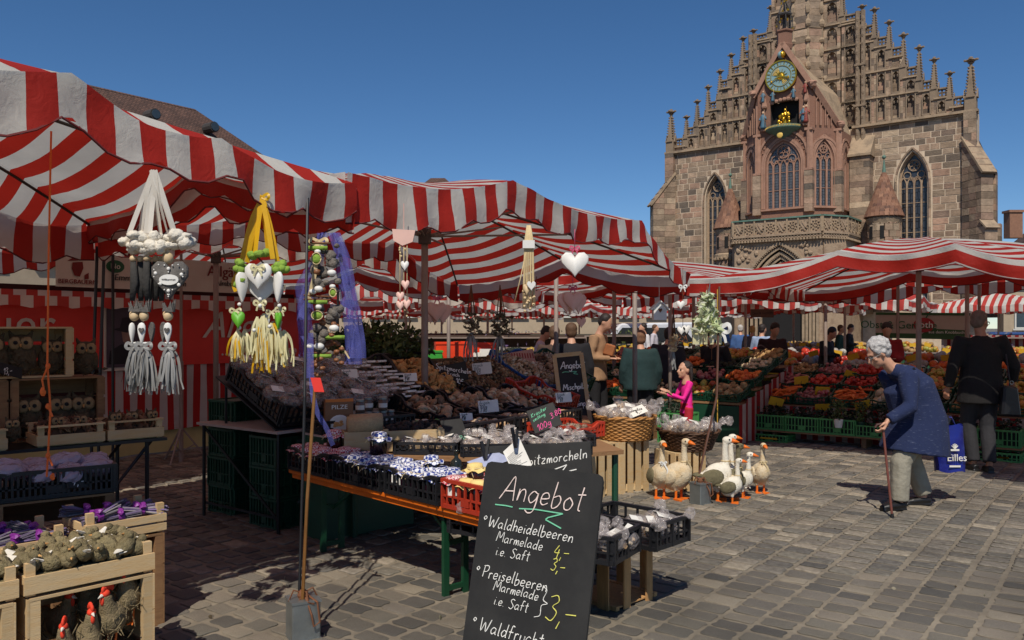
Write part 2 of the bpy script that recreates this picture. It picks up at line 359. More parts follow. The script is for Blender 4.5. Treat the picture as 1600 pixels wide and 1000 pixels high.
# ================================================================ GROUND
m_sand=mat('joint_sand',(130,120,104),.95,.3,9,.6,220,stain=.3)
m_cob=mat('cobble_stone',None,.72,.42,26,.7,110,ramp=[(106,101,93),(128,120,108),(93,89,83),(143,132,116),(82,80,76),(119,113,101),(100,95,87),(152,141,123),(87,84,79),(113,107,96)],spec=.4,bd=.006,stain=.28)
def ground_mat():
    m=bpy.data.materials.new('far_paving');m.use_nodes=True;n=m.node_tree.nodes;l=m.node_tree.links;b=n['Principled BSDF']
    g=n.new('ShaderNodeTexCoord');mp=n.new('ShaderNodeMapping');mp.inputs['Rotation'].default_value=(0,0,-UA);l.new(g.outputs['Object'],mp.inputs[0])
    br=n.new('ShaderNodeTexBrick');br.inputs['Scale'].default_value=1;br.inputs['Brick Width'].default_value=.19;br.inputs['Row Height'].default_value=.24;br.inputs['Mortar Size'].default_value=.014
    br.inputs['Color1'].default_value=lin(112,106,98);br.inputs['Color2'].default_value=lin(88,84,79);br.inputs['Mortar'].default_value=lin(146,132,112)
    l.new(mp.outputs[0],br.inputs[0]);nz=n.new('ShaderNodeTexNoise');nz.inputs['Scale'].default_value=1.3;nz.inputs['Detail'].default_value=6;l.new(g.outputs['Object'],nz.inputs[0])
    mr=n.new('ShaderNodeMapRange');mr.inputs[1].default_value=.3;mr.inputs[2].default_value=.7;mr.inputs[3].default_value=.8;mr.inputs[4].default_value=1.15;l.new(nz.outputs[0],mr.inputs[0])
    vm=n.new('ShaderNodeVectorMath');vm.operation='SCALE';l.new(br.outputs[0],vm.inputs[0]);l.new(mr.outputs[0],vm.inputs['Scale']);l.new(vm.outputs[0],b.inputs['Base Color'])
    b.inputs['Roughness'].default_value=.85;return m
mb=MB();mb.sheet([[V((x,y,-.006)) for x in (-900,-60,0,60,900)] for y in (-300,0,60,400,1400)]);ground=obj('market_square_ground',mb,ground_mat(),kind='structure')
# cobbles laid in strips that run along U, cross joints staggered; every stone has rounded corners and a worn domed top
def cobble_variant(k):
    r=random.Random(100+k);pts=[]
    for (cx,cy) in ((.5,.5),(-.5,.5),(-.5,-.5),(.5,-.5)):
        rr=r.uniform(.1,.2);a0=math.atan2(cy,cx)
        for q in (-1,0,1):
            a=a0+q*math.radians(40);pts.append(((cx-math.copysign(rr,cx))+math.cos(a)*rr*1.15+r.uniform(-.02,.02),(cy-math.copysign(rr,cy))+math.sin(a)*rr*1.15+r.uniform(-.02,.02)))
        mx=r.uniform(-.04,.015)
        nx,ny={(.5,.5): (0,.5),(-.5,.5): (-.5,0),(-.5,-.5): (0,-.5),(.5,-.5): (.5,0)}[(cx,cy)]
        pts.append((nx*(1+2*mx)+r.uniform(-.08,.08)*(nx == 0),ny*(1+2*mx)+r.uniform(-.08,.08)*(ny == 0)))
    n=len(pts);v=[(x,y,-.3) for x,y in pts]+[(x,y,.55) for x,y in pts]+[(x*.86,y*.84,.9+r.uniform(-.08,.08)) for x,y in pts]
    v+=[(x*.4,y*.4,1.05+r.uniform(-.12,.12)) for x,y in pts[::2]]+[(0,0,1.0)]
    f=[]
    for a in (0,n):
        f+=[(a+i,a+(i+1) % n,a+n+(i+1) % n,a+n+i) for i in range(n)]
    h=n//2
    for i in range(h):
        o0=2*n+2*i;o1=2*n+(2*i+1) % n;o2=2*n+(2*i+2) % n;i0=3*n+i;i1=3*n+(i+1) % h
        f+=[(o0,o1,i0),(o1,o2,i1,i0),(i0,i1,3*n+h)]
    return [V(p) for p in v],f
cvs=[cobble_variant(k) for k in range(14)]
def inframe(x,y,pad=1.2): return y > 2.6 and abs(x) < .64*y+pad
stones=[]
vv=-26.0;rowi=0
while vv < 26:
    wv=R.uniform(.178,.215);uu=-14+R.random()*.2;ph=R.uniform(0,6)
    while uu < 32:
        du=R.uniform(.125,.17)
        c=U*(uu+du/2)+W*(vv+wv/2+.018*math.sin(uu*.9+ph*.15))
        if inframe(c.x,c.y) and c.y < 21 and not (c.x < -4.5 and c.y > 14): stones.append((c,du,wv))
        uu+=du
    vv+=wv;rowi+=1
stones.sort(key=lambda s_: s_[0].y if abs(s_[0].x) < .62*s_[0].y+.05 and s_[0].y > 3.9 else 99+s_[0].y)
bed=MB();bed.sheet([[V((x*t,t,.0)) for x in (-.78,-.3,.3,.78)] for t in (1.8,4,10,22)]);obj('joint_bed',bed,m_sand,kind='structure')
cm=[]
for k,(v,f) in enumerate(cvs):
    b_=MB();b_.add(v,f);cm.append(b_.mesh('cobble',True));cm[-1].materials.append(m_cob)
xf=[]
for i,(c,du,wv) in enumerate(stones):
    k=R.randrange(14);rz=UA+(math.pi if R.random() < .5 else 0)+R.uniform(-.03,.03);h=R.uniform(.0045,.0075)
    if i < 300:
        o=bpy.data.objects.new('cobblestone',cm[k]);COL.objects.link(o);o.parent=ground;o.location=(c.x,c.y,.003)
        o.rotation_euler=(R.uniform(-.03,.03),R.uniform(-.03,.03),rz);o.scale=(du-.031-R.uniform(0,.01),wv-.026-R.uniform(0,.014),h)
    else: xf.append((k,Matrix.LocRotScale(V((c.x,c.y,.003)),Euler((R.uniform(-.03,.03),R.uniform(-.03,.03),rz)),V((du-.031-R.uniform(0,.01),wv-.026-R.uniform(0,.014),h)))))
mb=scatter(cvs,xf);o=obj('cobble_paving',mb,m_cob,ground,smooth=True,kind='stuff')
# ================================================================ CHURCH
STN=[(140,118,98),(160,138,116),(112,98,84),(176,152,128),(148,122,102),(98,88,78),(170,136,114),(152,130,108),(124,106,88),(186,164,138)]
m_blk=mat('sandstone_block',None,.9,.35,2.5,.6,9,ramp=STN,bd=.04,stain=.16)
m_mort=mat('church_mortar',(200,180,156),.95,.2,4,.4,20)
m_trim=mat('weathered_sandstone',(178,154,126),.9,.45,1.6,.6,9,col2=(122,106,88),bd=.03)
m_dtrim=mat('dark_sandstone_tracery',(150,130,108),.9,.45,1.6,.7,12,col2=(108,94,80),bd=.03)
m_red=mat('red_sandstone',(146,106,88),.9,.45,1.2,.6,10,col2=(118,86,70),bd=.03)
m_redl=mat('pale_red_sandstone',(160,122,102),.9,.25,2,.4,12)
m_bal=mat('carved_pale_sandstone',(176,152,126),.9,.35,2,.7,12,col2=(134,112,92),bd=.03)
m_gold=mat('gilding',(226,176,60),.3,.15,5,metal=.9)
m_goldp=mat('gold_paint',(222,184,92),.45,.15,5)
m_blue=mat('clock_blue',(126,158,162),.6,.15,3)
m_copper=mat('green_copper',(92,122,108),.7,.3,4)
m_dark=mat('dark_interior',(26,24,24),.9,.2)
m_tile=mat('clay_roof_tile',None,.85,.2,6,.3,20,ramp=[(120,84,66),(140,100,78),(98,70,58),(152,112,88),(112,78,64)])
m_lead=mat('dark_roofing',(62,58,56),.7,.2,3)
def glass_mat(name,a,b_,scale):
    m=bpy.data.materials.new(name);m.use_nodes=True;n=m.node_tree.nodes;l=m.node_tree.links;b=n['Principled BSDF']
    t=n.new('ShaderNodeTexCoord');v=n.new('ShaderNodeTexVoronoi');v.feature='DISTANCE_TO_EDGE';v.inputs['Scale'].default_value=scale;v.inputs['Randomness'].default_value=.25;l.new(t.outputs['Object'],v.inputs[0])
    g=n.new('ShaderNodeMath');g.operation='LESS_THAN';g.inputs[1].default_value=.07;l.new(v.outputs[0],g.inputs[0])
    nz=n.new('ShaderNodeTexNoise');nz.inputs['Scale'].default_value=2.2;l.new(t.outputs['Object'],nz.inputs[0])
    c=n.new('ShaderNodeMix');c.data_type='RGBA';c.inputs['A'].default_value=lin(*a);c.inputs['B'].default_value=lin(*b_);l.new(nz.outputs[0],c.inputs['Factor'])
    c2=n.new('ShaderNodeMix');c2.data_type='RGBA';c2.inputs['B'].default_value=lin(28,28,30);l.new(g.outputs[0],c2.inputs['Factor']);l.new(c.outputs['Result'],c2.inputs['A'])
    l.new(c2.outputs['Result'],b.inputs['Base Color']);b.inputs['Roughness'].default_value=.25;return m
m_hex=glass_mat('leaded_glass',(66,68,72),(104,106,110),5.5)
m_wgl=glass_mat('dark_church_glass',(40,43,50),(66,70,78),2.2)
church=thing('gothic_church','gothic sandstone church with stepped pinnacled gable, gilded clock and balcony','church',(11.9,63.8,0),math.atan2(-.607,.794))
CX=10.47
def arch(xc,a,zs,za,n=7):
    h=za-zs;r=(a*a+h*h)/(2*a);th=math.asin(min(1,h/r));L_=[]
    for i in range(n+1):
        t=th*i/n;L_.append((xc-a+r-r*math.cos(t),zs+r*math.sin(t)))
    return L_+[(2*xc-x,z) for x,z in L_[-2::-1]]
def hw(z,a,zs,za):
    if z <= zs: return a
    if z >= za: return 0
    h=za-zs;r=(a*a+h*h)/(2*a);return max(0,math.sqrt(max(0,r*r-(z-zs)**2))-(r-a))
WIN=[(3.9,.76,11.0,12.85,3.0),(17.04+.28,.86,11.0,12.9,3.0)]   # centre, half width, spring, apex, sill
def wall_with_window(mb,x0,x1,z0,z1,wins,y0,y1,tint=None):
    xs=x0
    for (xc,a,zs,za,zb) in wins:
        mb.prism([(xs,z0),(xc-a,z0),(xc-a,z1),(xs,z1)],y0,y1,tint=tint)
        if zb > z0: mb.prism([(xc-a,z0),(xc+a,z0),(xc+a,zb),(xc-a,zb)],y0,y1,tint=tint)
        A=arch(xc,a,zs,za,7);k=len(A)//2
        mb.prism([(xc-a,zs)]+A[1:k+1]+[(xc,z1),(xc-a,z1)],y0,y1,tint=tint)
        mb.prism([(xc,z1)]+A[k:-1]+[(xc+a,zs),(xc+a,z1)],y0,y1,tint=tint)
        xs=xc+a
    mb.prism([(xs,z0),(x1,z0),(x1,z1),(xs,z1)],y0,y1,tint=tint)
def gothic_window(par,xc,a,zs,za,zb,y,glass,frame,nm=3,bars=.95,T=None,inset=.0):
    """glass, mullions, saddle bars and tracery in the plane y (par: an object; T: extra transform)"""
    A=arch(xc,a-.02,zs,za-.02,8)
    g=MB();g.X=T;g.prism([(xc-a+.02,zb)]+A+[(xc+a-.02,zb)],y,y+.04)
    w_=obj('window',g,glass,par)
    f=MB();f.X=T;yc=y-.05
    B=[V((x,yc,z)) for x,z in [(xc-a+.05,zb)]+arch(xc,a-.05,zs,za-.06,8)+[(xc+a-.05,zb)]]
    for p,q in zip(B[:-1],B[1:]): f.beam(p,q,.12,.1,up=(0,1,0))
    st=2*a/(nm+1);sp=zs+.02
    for i in range(1,nm+1):
        x=xc-a+st*i;f.beam((x,yc,zb),(x,yc,sp+(.25 if i == (nm+1)/2 else .05)),.1,.12,up=(0,1,0))
    z=zb+bars
    while z < sp-.2: f.box((xc,yc+.03,z),(2*a-.1,.03,.035));z+=bars
    for i in range(nm+1):    # lancet heads
        x=xc-a+st*(i+.5);q=[V((p[0],yc,p[1])) for p in arch(x,st*.46,sp-.25,sp+.3,4)]
        for p,r_ in zip(q[:-1],q[1:]): f.beam(p,r_,.07,.06,up=(0,1,0))
    def rg(cx,cz,r,n=10,w=.06):
        q=[V((cx+r*math.cos(t*6.2832/n),yc,cz+r*math.sin(t*6.2832/n))) for t in range(n+1)]
        for p,r_ in zip(q[:-1],q[1:]): f.beam(p,r_,w,.06,up=(0,1,0))
    r1=min(a*.42,(za-zs)*.28);cz=zs+(za-zs)*.56
    rg(xc,cz,r1);
    for k in range(5): rg(xc+r1*.52*math.cos(1.57+k*1.2566),cz+r1*.52*math.sin(1.57+k*1.2566),r1*.36,7,.04)
    for s_ in (-1,1): rg(xc+s_*a*.48,zs+(za-zs)*.24,r1*.62,8,.05);rg(xc+s_*a*.2,zs+(za-zs)*.12,r1*.3,7,.04)
    obj('tracery',f,frame,w_)
    return w_
# lower front wall
mb=MB();wall_with_window(mb,.0,20.95,0,14.85,WIN,.0,.9);obj('front_wall',mb,m_mort,church)
for wn_ in WIN:
    gothic_window(church,wn_[0],wn_[1],wn_[2],wn_[3],wn_[4],.5,m_wgl,m_bal,nm=3)
    s_=MB()
    xc,a,zs,za,zb=wn_
    A=[(xc-a-.14,3.0)]+[(xc-a-.14,3+i*.62) for i in range(1,13)]+arch(xc,a+.14,zs,za+.22,5)+[(xc+a+.14,3+i*.62) for i in range(12,-1,-1)]
    for p,q in zip(A[:-1],A[1:]):
        d=V((q[0]-p[0],0,q[1]-p[1]));e_=d.normalized()*.012
        s_.beam((p[0]+e_.x,-.01,p[1]+e_.z),(q[0]-e_.x,-.01,q[1]-e_.z),.1,.26,up=(0,0,1) if abs(e_.x) > 1 else (0,1,0),tint=R.choice([.34,.66,.9,.74,.08]))
    for v_ in range(len(s_.v)): pass
    obj('window_surround',s_,m_blk,church,kind='stuff')
blocks=[];z=2.6
while z < 14.7:
    h=R.choice([.38,.42,.46]);
    if z+h > 14.8: h=14.82-z
    iv=[];x=.02
    for (xc,a,zs,za,zb) in WIN:
        q=max(hw(z,a,zs,za),hw(z+h*.3,a,zs,za))
        q=q+.28 if z < za+.1 else 0
        if q: iv.append((x,xc-q));x=xc+q
        elif xc < 10: pass
    iv.append((x,20.93));out=[]
    for a0,b0 in iv:    # leave out the wall behind the oriel
        if a0 < 7.4 < b0: out.append((a0,7.5));a0=13.45
        if a0 < b0: out.append((a0,b0))
    for a0,b0 in out:
        x=a0
        while x < b0-.05:
            w_=R.uniform(.45,1.05)
            if b0-x-w_ < .35: w_=b0-x
            if b0-x > 1.2 and w_ > b0-x: w_=(b0-x)/2
            blocks.append((x+w_/2,z+h/2,w_-.06,h-.055));x+=w_
    z+=h
blocks.sort(key=lambda q: -q[0])
bm_=MB();bm_.box((0,0,0),(1,1,1));bmesh_=bm_.mesh('sandstone_block');bmesh_.materials.append(m_blk)
rest=MB()
for i,(x,z,w_,h) in enumerate(blocks):
    if i < 285:
        o=bpy.data.objects.new('sandstone_block',bmesh_);COL.objects.link(o);o.parent=church
        o.location=(x,.034+R.uniform(-.01,.01),z);o.scale=(w_,.1,h)
    else: rest.box((x,.034+R.uniform(-.01,.01),z),(w_,.1,h),tint=R.random())
obj('sandstone_masonry',rest,m_blk,church,kind='stuff')
# cornice below the gable and string courses
st=MB()
for z,x0,x1 in ((14.92,-.1,7.3),(14.92,13.65,21.05)): st.box(((x0+x1)/2,-.08,z),(x1-x0,.42,.16));st.box(((x0+x1)/2,-.0,z-.14),(x1-x0,.22,.1))
PIN=[10.15,8.95,8.07,7.2,6.26,5.4,4.5,3.72,2.45]
TOP=[18.3,17.7,18.75,19.7,20.7,21.7,22.75,23.1,24.5]
PAN=[16.0,16.7,17.3,18.35,19.8,20.65,21.6,22.6]
FL=[15.0,16.7,18.4,20.45,22.1,23.8,25.5]
gw=MB();nh=MB();pl=MB();pp=[]
def quatre(m,x,z,w_,h):
    m.box((x,.2,z+h-.05),(w_,.22,.1));m.box((x,.2,z+.03),(w_,.2,.06))
    for k in range(4):
        cx,cz=x+.15*math.cos(k*1.5708+.785),z+h*.5+.15*math.sin(k*1.5708+.785)
        q=[V((cx+.13*math.cos(t*1.0472),.2,cz+.13*math.sin(t*1.0472))) for t in range(7)]
        for a,b in zip(q[:-1],q[1:]): m.beam(a,b,.1,.05,up=(0,1,0))
    for s_ in (-1,1): m.box((x+s_*(w_/2-.03),.2,z+h/2),(.06,.18,h-.12))
    for a,b in (((-w_/2,0),(-.2,.2)),((w_/2,0),(.2,.2)),((-w_/2,h-.1),(-.2,h-.25)),((w_/2,h-.1),(.2,h-.25))): m.beam((x+a[0],.2,z+a[1]),(x+b[0],.2,z+b[1]),.08,.06,up=(0,1,0))
def blocksfill(m,x0,x1,z0,z1,y0,y1):
    z=z0;i=0
    while z < z1-.02:
        h=min(R.choice([.38,.45,.5]),z1-z)
        if z1-z-h < .15: h=z1-z
        if x1-x0 > .7 and R.random() < .5:
            xm=R.uniform(x0+.25,x1-.25);m.box(((x0+xm)/2,(y0+y1)/2,z+h/2),(xm-x0-.01,y1-y0,h-.012),tint=R.random());m.box(((xm+x1)/2,(y0+y1)/2,z+h/2),(x1-xm-.01,y1-y0,h-.012),tint=R.random())
        else: m.box(((x0+x1)/2,(y0+y1)/2,z+h/2),(x1-x0,y1-y0,h-.012),tint=R.random())
        z+=h
def niche(x0,x1,z0,z1):
    """recess between pilasters with a cusped head and a sloping sill"""
    blocksfill(gw,x0,x1,z0,z1,.3,.55)
    nh.box(((x0+x1)/2,.13,z0+.07),(x1-x0,.3,.14));xc=(x0+x1)/2;a=(x1-x0)/2
    A=arch(xc,a*.92,z1-.55,z1-.12,4)
    k=len(A)//2
    nh.prism([(x0,z1-.55)]+A[:k+1]+[(xc,z1),(x0,z1)],.02,.28);nh.prism([(xc,z1)]+A[k:]+[(x1,z1-.55),(x1,z1)],.02,.28)
    for s_ in (-1,1):
        nh.ell((xc+s_*a*.5,.08,z1-.42-(0 if s_ else .12)),(.055,.06,.11),5,4)
for sg in (-1,1):
    for i in range(len(PIN)-1):
        a,b=sorted((CX+sg*PIN[i],CX+sg*PIN[i+1]));ptop=PAN[i];zt=ptop-.68
        for j in range(len(FL)-1):
            z0,z1=FL[j],min(FL[j+1],zt)
            if z1-z0 < .35:
                if z1 > z0: blocksfill(gw,a,b,z0,z1,.1,.5)
                continue
            if z1-z0 < .8: blocksfill(gw,a,b,z0,z1,.1,.5);continue
            niche(a+.2,b-.2,z0+.06,z1-.04)
            if z1 == FL[j+1]: st.box(((a+b)/2,.06,z1),(b-a,.3,.1))
        blocksfill(pl,a-.0,a+.2,15,zt,.04,.5);blocksfill(pl,b-.2,b+.0,15,zt,.04,.5)
        st.box(((a+b)/2,.16,zt+.02),(b-a,.45,.09))
        quatre(nh,(a+b)/2,zt+.04,b-a,.66)
        for s2 in (0,1):      # slim shafts on the pilasters
            x=(a+.2,b-.2)[s2];nh.tube([(x,.0,15.1),(x,.0,max(15.3,zt-.5))],.05,5)
    for i,(p,t) in enumerate(zip(PIN,TOP)):
        base=14.9 if i == 0 else PAN[i-1]-.75
        pp.append((CX+sg*p,base,t,1.0 if i else 1.75))
    # inner columns beside the central stair turret
    for j in range(0,6):
        z0,z1=FL[j],FL[j+1]
        for (a,b) in ((1.25,2.35),(2.45,3.5)):
            if a > 2 and z1 > 22.2: continue
            a,b=sorted((CX+sg*a,CX+sg*b));niche(a+.22,b-.2,z0+.06,z1-.04);blocksfill(pl,a,a+.22,z0,z1,.02,.5);blocksfill(pl,b-.2,b,z0,z1,.02,.5);st.box(((a+b)/2,.06,z1),(b-a,.3,.1))
    for q in (3.5,3.85):      # richly carved double shaft
        x=CX+sg*q;nh.tube([(x,-.1,13.2),(x,-.1,22.6)],.15,6)
        for k in range(17):
            z=13.4+k*.54;nh.ell((x+R.uniform(-.03,.03),-.2,z),(.1,.09,.2),5,4)
        nh.box((x,-.12,19.0),(.34,.34,.12));nh.box((x,-.12,16.3),(.34,.34,.12))
obj('gable_niche_masonry',gw,m_blk,church,kind='stuff');obj('gable_pilasters',pl,m_blk,church,kind='stuff')
obj('gable_tracery',nh,m_dtrim,church,kind='stuff');islands('string_course',st,m_trim,church)
# back of the gable so that the niches are not see-through
bk=MB()
for i in range(len(PIN)-1):
    for sg in (-1,1):
        a,b=sorted((CX+sg*PIN[i],CX+sg*PIN[i+1]));bk.prism([(a,14.8),(b,14.8),(b,PAN[i]-.7),(a,PAN[i]-.7)],.5,.8)
bk.prism([(CX-3.8,14.8),(CX+3.8,14.8),(CX+3.8,22),(CX+2.5,22.1),(CX+2.4,25),(CX-2.4,25),(CX-2.5,22.1),(CX-3.8,22)],.55,.8);obj('gable_back',bk,m_trim,church)
# pinnacles: one shape, scaled
q=MB();q.box((0,0,.14),(.3,.3,.28));q.lathe([(.16,.28),(.17,.3),(.145,.33),(.05,.86),(.05,.87)],4,M=Matrix.Rotation(.785,3,'Z'))
for k in range(9):
    z=.34+k*.058;r_=.15-.105*(z-.33)/.53
    for t in range(4): q.ell(((r_+.02)*math.cos(t*1.5708+.785),(r_+.02)*math.sin(t*1.5708+.785),z),(.038,.038,.018),4,3)
for t in range(4): q.prism([(-.12,.25),(.12,.25),(0,.42)],-.19,-.15);q.v[-6:]=[tuple(Matrix.Rotation(t*1.5708,3,'Z') @ V(p)) for p in q.v[-6:]]
q.ell((0,0,.89),(.09,.09,.02),6,4);q.ell((0,0,.935),(.15,.15,.035),6,4);q.ell((0,0,.98),(.06,.06,.03),6,4)
for k in range(4): q.ell((.15*math.cos(k*1.5708),.15*math.sin(k*1.5708),.945),(.06,.06,.025),5,3)
pme=q.mesh('pinnacle');pme.materials.append(m_dtrim)
for x,zb,zt,s_ in pp:
    o=bpy.data.objects.new('pinnacle',pme);COL.objects.link(o);o.parent=church;o.location=(x,.2 if s_ < 1.5 else .05,zb);o.scale=(1.55*s_ if s_ < 1.5 else 2.1,1.55*s_ if s_ < 1.5 else 2.1,(zt-zb))
# central stair turret
t_=MB()
for j in range(26):
    z=15+j*.46
    for k in range(8):
        a0=math.radians(22.5+45*k);a1=a0+math.radians(45);r_=1.22
        p=[V((CX+r_*math.cos(a),.35+r_*math.sin(a),0)) for a in (a0,a1)]
        if (p[0].y+p[1].y)/2 < .5: t_.beam(p[0]+V((0,0,z+.23)),p[1]+V((0,0,z+.23)),.25,.445,tint=R.random())
obj('stair_turret',t_,m_blk,church,kind='stuff')
t_=MB()
for k in range(8):
    a=math.radians(22.5+45*k);x,y=CX+1.3*math.cos(a),.35+1.3*math.sin(a);t_.tube([(x,y,14.9),(x,y,27)],.09,5)
    for z in (16.4,19.4,22.3):
        t_.ell((x,y-.05,z),(.2,.2,.3),6,5);t_.ell((x,y-.1,z+1.0),(.16,.16,.42),6,5);t_.ell((x,y-.05,z+1.75),(.2,.2,.2),6,4)
for z in (18.5,21.9): t_.lathe([(1.36,z),(1.42,z+.08),(1.3,z+.16)],8,c=(CX,.35,0),M=Matrix.Rotation(math.radians(22.5),3,'Z'))
obj('turret_tracery',t_,m_trim,church,kind='stuff')
# corner buttresses, set diagonally
for sg in (-1,1):
    root=V((20.5 if sg > 0 else .45,0,0));d=V((sg*.7071,-.7071,0));sd=V((.7071,sg*.7071,0));L_=1.65
    bt=MB();z=2.2
    while z < 13:
        h=.42;lim=L_+.35 if z < 7.6 else L_
        if z > 10.9: lim=L_*(13.0-z)/2.1
        if lim < .1: break
        x=-.1
        while x < lim-.02:
            w_=min(R.uniform(.5,.9),lim-x);
            if lim-x-w_ < .3: w_=lim-x
            c=root+d*(x+w_/2)+V((0,0,z+.2));bt.beam(c-d*(w_/2-.008),c+d*(w_/2-.008),.8+R.uniform(-.01,.02),h-.02,tint=R.random());x+=w_
        z+=h
    obj('corner_buttress',bt,m_blk,church,kind='stuff')
    bc=MB();a=root+d*(L_+.18)+V((0,0,10.85));b=root-d*.1+V((0,0,13.35));bc.beam(a,b,.95,.14)
    a=root+d*(L_+.5)+V((0,0,7.5));b=root+d*(L_-.1)+V((0,0,8.05));bc.beam(a,b,.95,.1)
    cx_=20.6 if sg > 0 else .3
    bc2=MB();blocksfill(bc2,cx_-.35,cx_+.35,12.6,14.9,-.3,.3);obj('corner_shaft',bc2,m_blk,church,kind='stuff');islands('buttress_coping',bc,m_trim,church)
# side wall, further buttresses and the nave roof seen past the right corner
sw=MB();z=2.4
while z < 11.4:
    for yy in np.arange(.6,3.2,.9): sw.box((20.75,yy+.45,z+.21),(.3,.885,.405),tint=R.random())
    for yb in (3.7,):
        ln=.9 if z < 8 else .65
        sw.box((20.9+ln/2,yb,z+.21),(ln,.8,.405),tint=R.random())
    z+=.42
obj('side_wall',sw,m_blk,church,kind='stuff')
rf=MB();rf.add([(21.1,.9,11.9),(21.5,3.9,11.3),(.0,.9,12.2),(-.5,3.9,11.4),(19.3,.9,15.2),(20.4,2.6,14.4),(CX,.9,22),(CX,3.5,22)],[(0,1,5,4),(4,5,7,6),(1,3,7,5),(2,6,7,3),(0,4,6,2)]);rf.box((21.1,2.3,11.6),(.9,3.2,.35));obj('nave_roof',rf,m_lead,church)
for x0_,x1_ in ((13.7,14.95),):
    g=MB();blocksfill(g,x0_,x1_,2.5,12.9,-1.0,-.05);obj('wall_pier',g,m_blk,church,kind='stuff')
    g=MB();g.add([(x0_-.1,-1.15,12.95),(x1_+.1,-1.15,12.95),(x1_+.1,.0,14.3),(x0_-.1,.0,14.3),(x0_-.1,-1.15,12.8),(x1_+.1,-1.15,12.8),(x1_+.1,0,12.8),(x0_-.1,0,12.8)],[(0,1,2,3),(4,5,1,0),(5,6,2,1),(4,0,3,7),(7,6,5,4)]);obj('pier_coping',g,m_trim,church)
# ---- oriel chapel over the portal
orl=MB();FP=[(7.4,0),(7.4,-2.9),(8.78,-4.3),(12.16,-4.3),(13.55,-2.9),(13.55,0)]
orl.prism([(7.6,-.2),(7.6,-2.8),(8.85,-4.0),(12.1,-4.0),(13.35,-2.8),(13.35,-.2)],8.6,14.1,ax='z')
oriel=obj('oriel_chapel',orl,m_dark,church)
def face(A,B,z0,zA,zB,win,nm,nicheb=None):
    """one wall of the oriel in its own frame: x along the wall, y into it"""
    A=V((A[0],A[1],0));B=V((B[0],B[1],0));ex=(B-A).normalized();ey=V((0,0,1)).cross(ex)
    T=Matrix((ex,ey,V((0,0,1)))).transposed().to_4x4();T.translation=A;L_=(B-A).length
    m=MB();m.X=T;zl=min(zA,zB)
    if win: wall_with_window(m,0,L_,z0,zl,[(L_/2,)+win],.0,.22)
    else: m.prism([(0,z0),(L_,z0),(L_,zl),(0,zl)],0,.22)
    if abs(zA-zB) > .1: m.prism([(0,zl),(L_,zl),(0,zA)] if zA > zB else [(0,zl),(L_,zl),(L_,zB)],0,.22)
    obj('oriel_wall',m,m_red,oriel)
    if win:
        a,zs,za,zb=win;gothic_window(oriel,L_/2,a,zs,za,zb,.14,m_hex,m_redl,nm=nm,bars=1.15,T=T)
        tr=MB();tr.X=T
        for off,dd in ((.1,.1),(.24,.16)):
            q=[V((x,-.04,z)) for x,z in [(L_/2-a-off,zb)]+arch(L_/2,a+off,zs,za+off*1.2,8)+[(L_/2+a+off,zb)]]
            for p,r_ in zip(q[:-1],q[1:]): tr.beam(p,r_,dd,.07,up=(0,1,0))
        rr=min(L_/2-.12,a+.5);zc=zs+.55
        q=[V((L_/2+rr*math.cos(t*math.pi/14),-.06,zc+rr*1.02*math.sin(t*math.pi/14))) for t in range(15)]
        for p,r_ in zip(q[:-1],q[1:]): tr.beam(p,r_,.14,.1,up=(0,1,0))
        for t in range(1,14):
            for rk in (.88,.74):
                x=L_/2+rr*rk*math.cos(t*math.pi/14);zz=zc+rr*rk*math.sin(t*math.pi/14)
                if abs(x-L_/2) > hw(zz,a,zs,za)+.3: tr.ell((x,-.03,zz),(.05,.06,.05),5,4)
        tr.box((L_/2,-.05,zb-.1),(L_-.1,.22,.12))
        obj('hood_mould',tr,m_redl,oriel)
    return T
face(FP[1],FP[2],8.7,14.4,17.2,(.5,12.4,13.4,9.4),2)
face(FP[2],FP[3],8.7,14.05,14.05,(1.12,12.2,13.7,9.4),4)
face(FP[3],FP[4],8.7,17.2,14.4,(.62,12.3,13.6,9.4),2)
face(FP[4],FP[5],8.7,14.4,14.4,(.5,12.3,13.4,9.4),1);face(FP[0],FP[1],8.7,14.4,14.4,None,1)
# gabled front with the niche opening (x 9.7..11.6, z 14.6..16.2)
g=MB();y0,y1=-4.3,-4.08
g.prism([(8.78,14.05),(9.62,14.05),(9.62,16.3),(8.78,16.3)],y0,y1);g.prism([(11.5,14.05),(12.16,14.05),(12.16,16.3),(11.5,16.3)],y0,y1)
g.prism([(9.62,14.05),(11.5,14.05),(11.5,14.6),(9.62,14.6)],y0,y1);g.prism([(8.78,16.3),(12.16,16.3),(12.16,17.2),(CX,19.9),(8.78,17.2)],y0,y1)
obj('oriel_gable',g,m_red,oriel)
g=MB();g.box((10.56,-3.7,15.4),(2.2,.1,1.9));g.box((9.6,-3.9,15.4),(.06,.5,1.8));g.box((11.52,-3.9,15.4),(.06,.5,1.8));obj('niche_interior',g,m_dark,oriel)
g=MB()     # copings, cusped canopy, blind tracery, corner piers
for a,b in (((8.5,-4.4,16.85),(CX,-4.4,20.05)),((12.44,-4.4,16.85),(CX,-4.4,20.05)),((12.3,-4.35,17.2),(13.75,-2.9,14.3)),((8.64,-4.35,17.2),(7.2,-2.9,14.3))): g.beam(a,b,.3,.2,up=(0,1,0))
for x,y in FP[1:5]:
    g.box((x,y,12.95),(.36,.36,2.7),M=Matrix.Rotation(.4,3,'Z'));g.box((x,y,14.25),(.5,.5,.16));g.box((x,y,11.7),(.5,.5,.14));g.tube([(x,y-.2,11.7),(x,y-.2,16.2 if 8 < x < 13 else 14.2)],.07,6)
for k in range(7): g.ell((9.78+k*.26,-4.36,16.28+.14*math.sin(k*.52*1.0)),(.14,.1,.13),6,4)
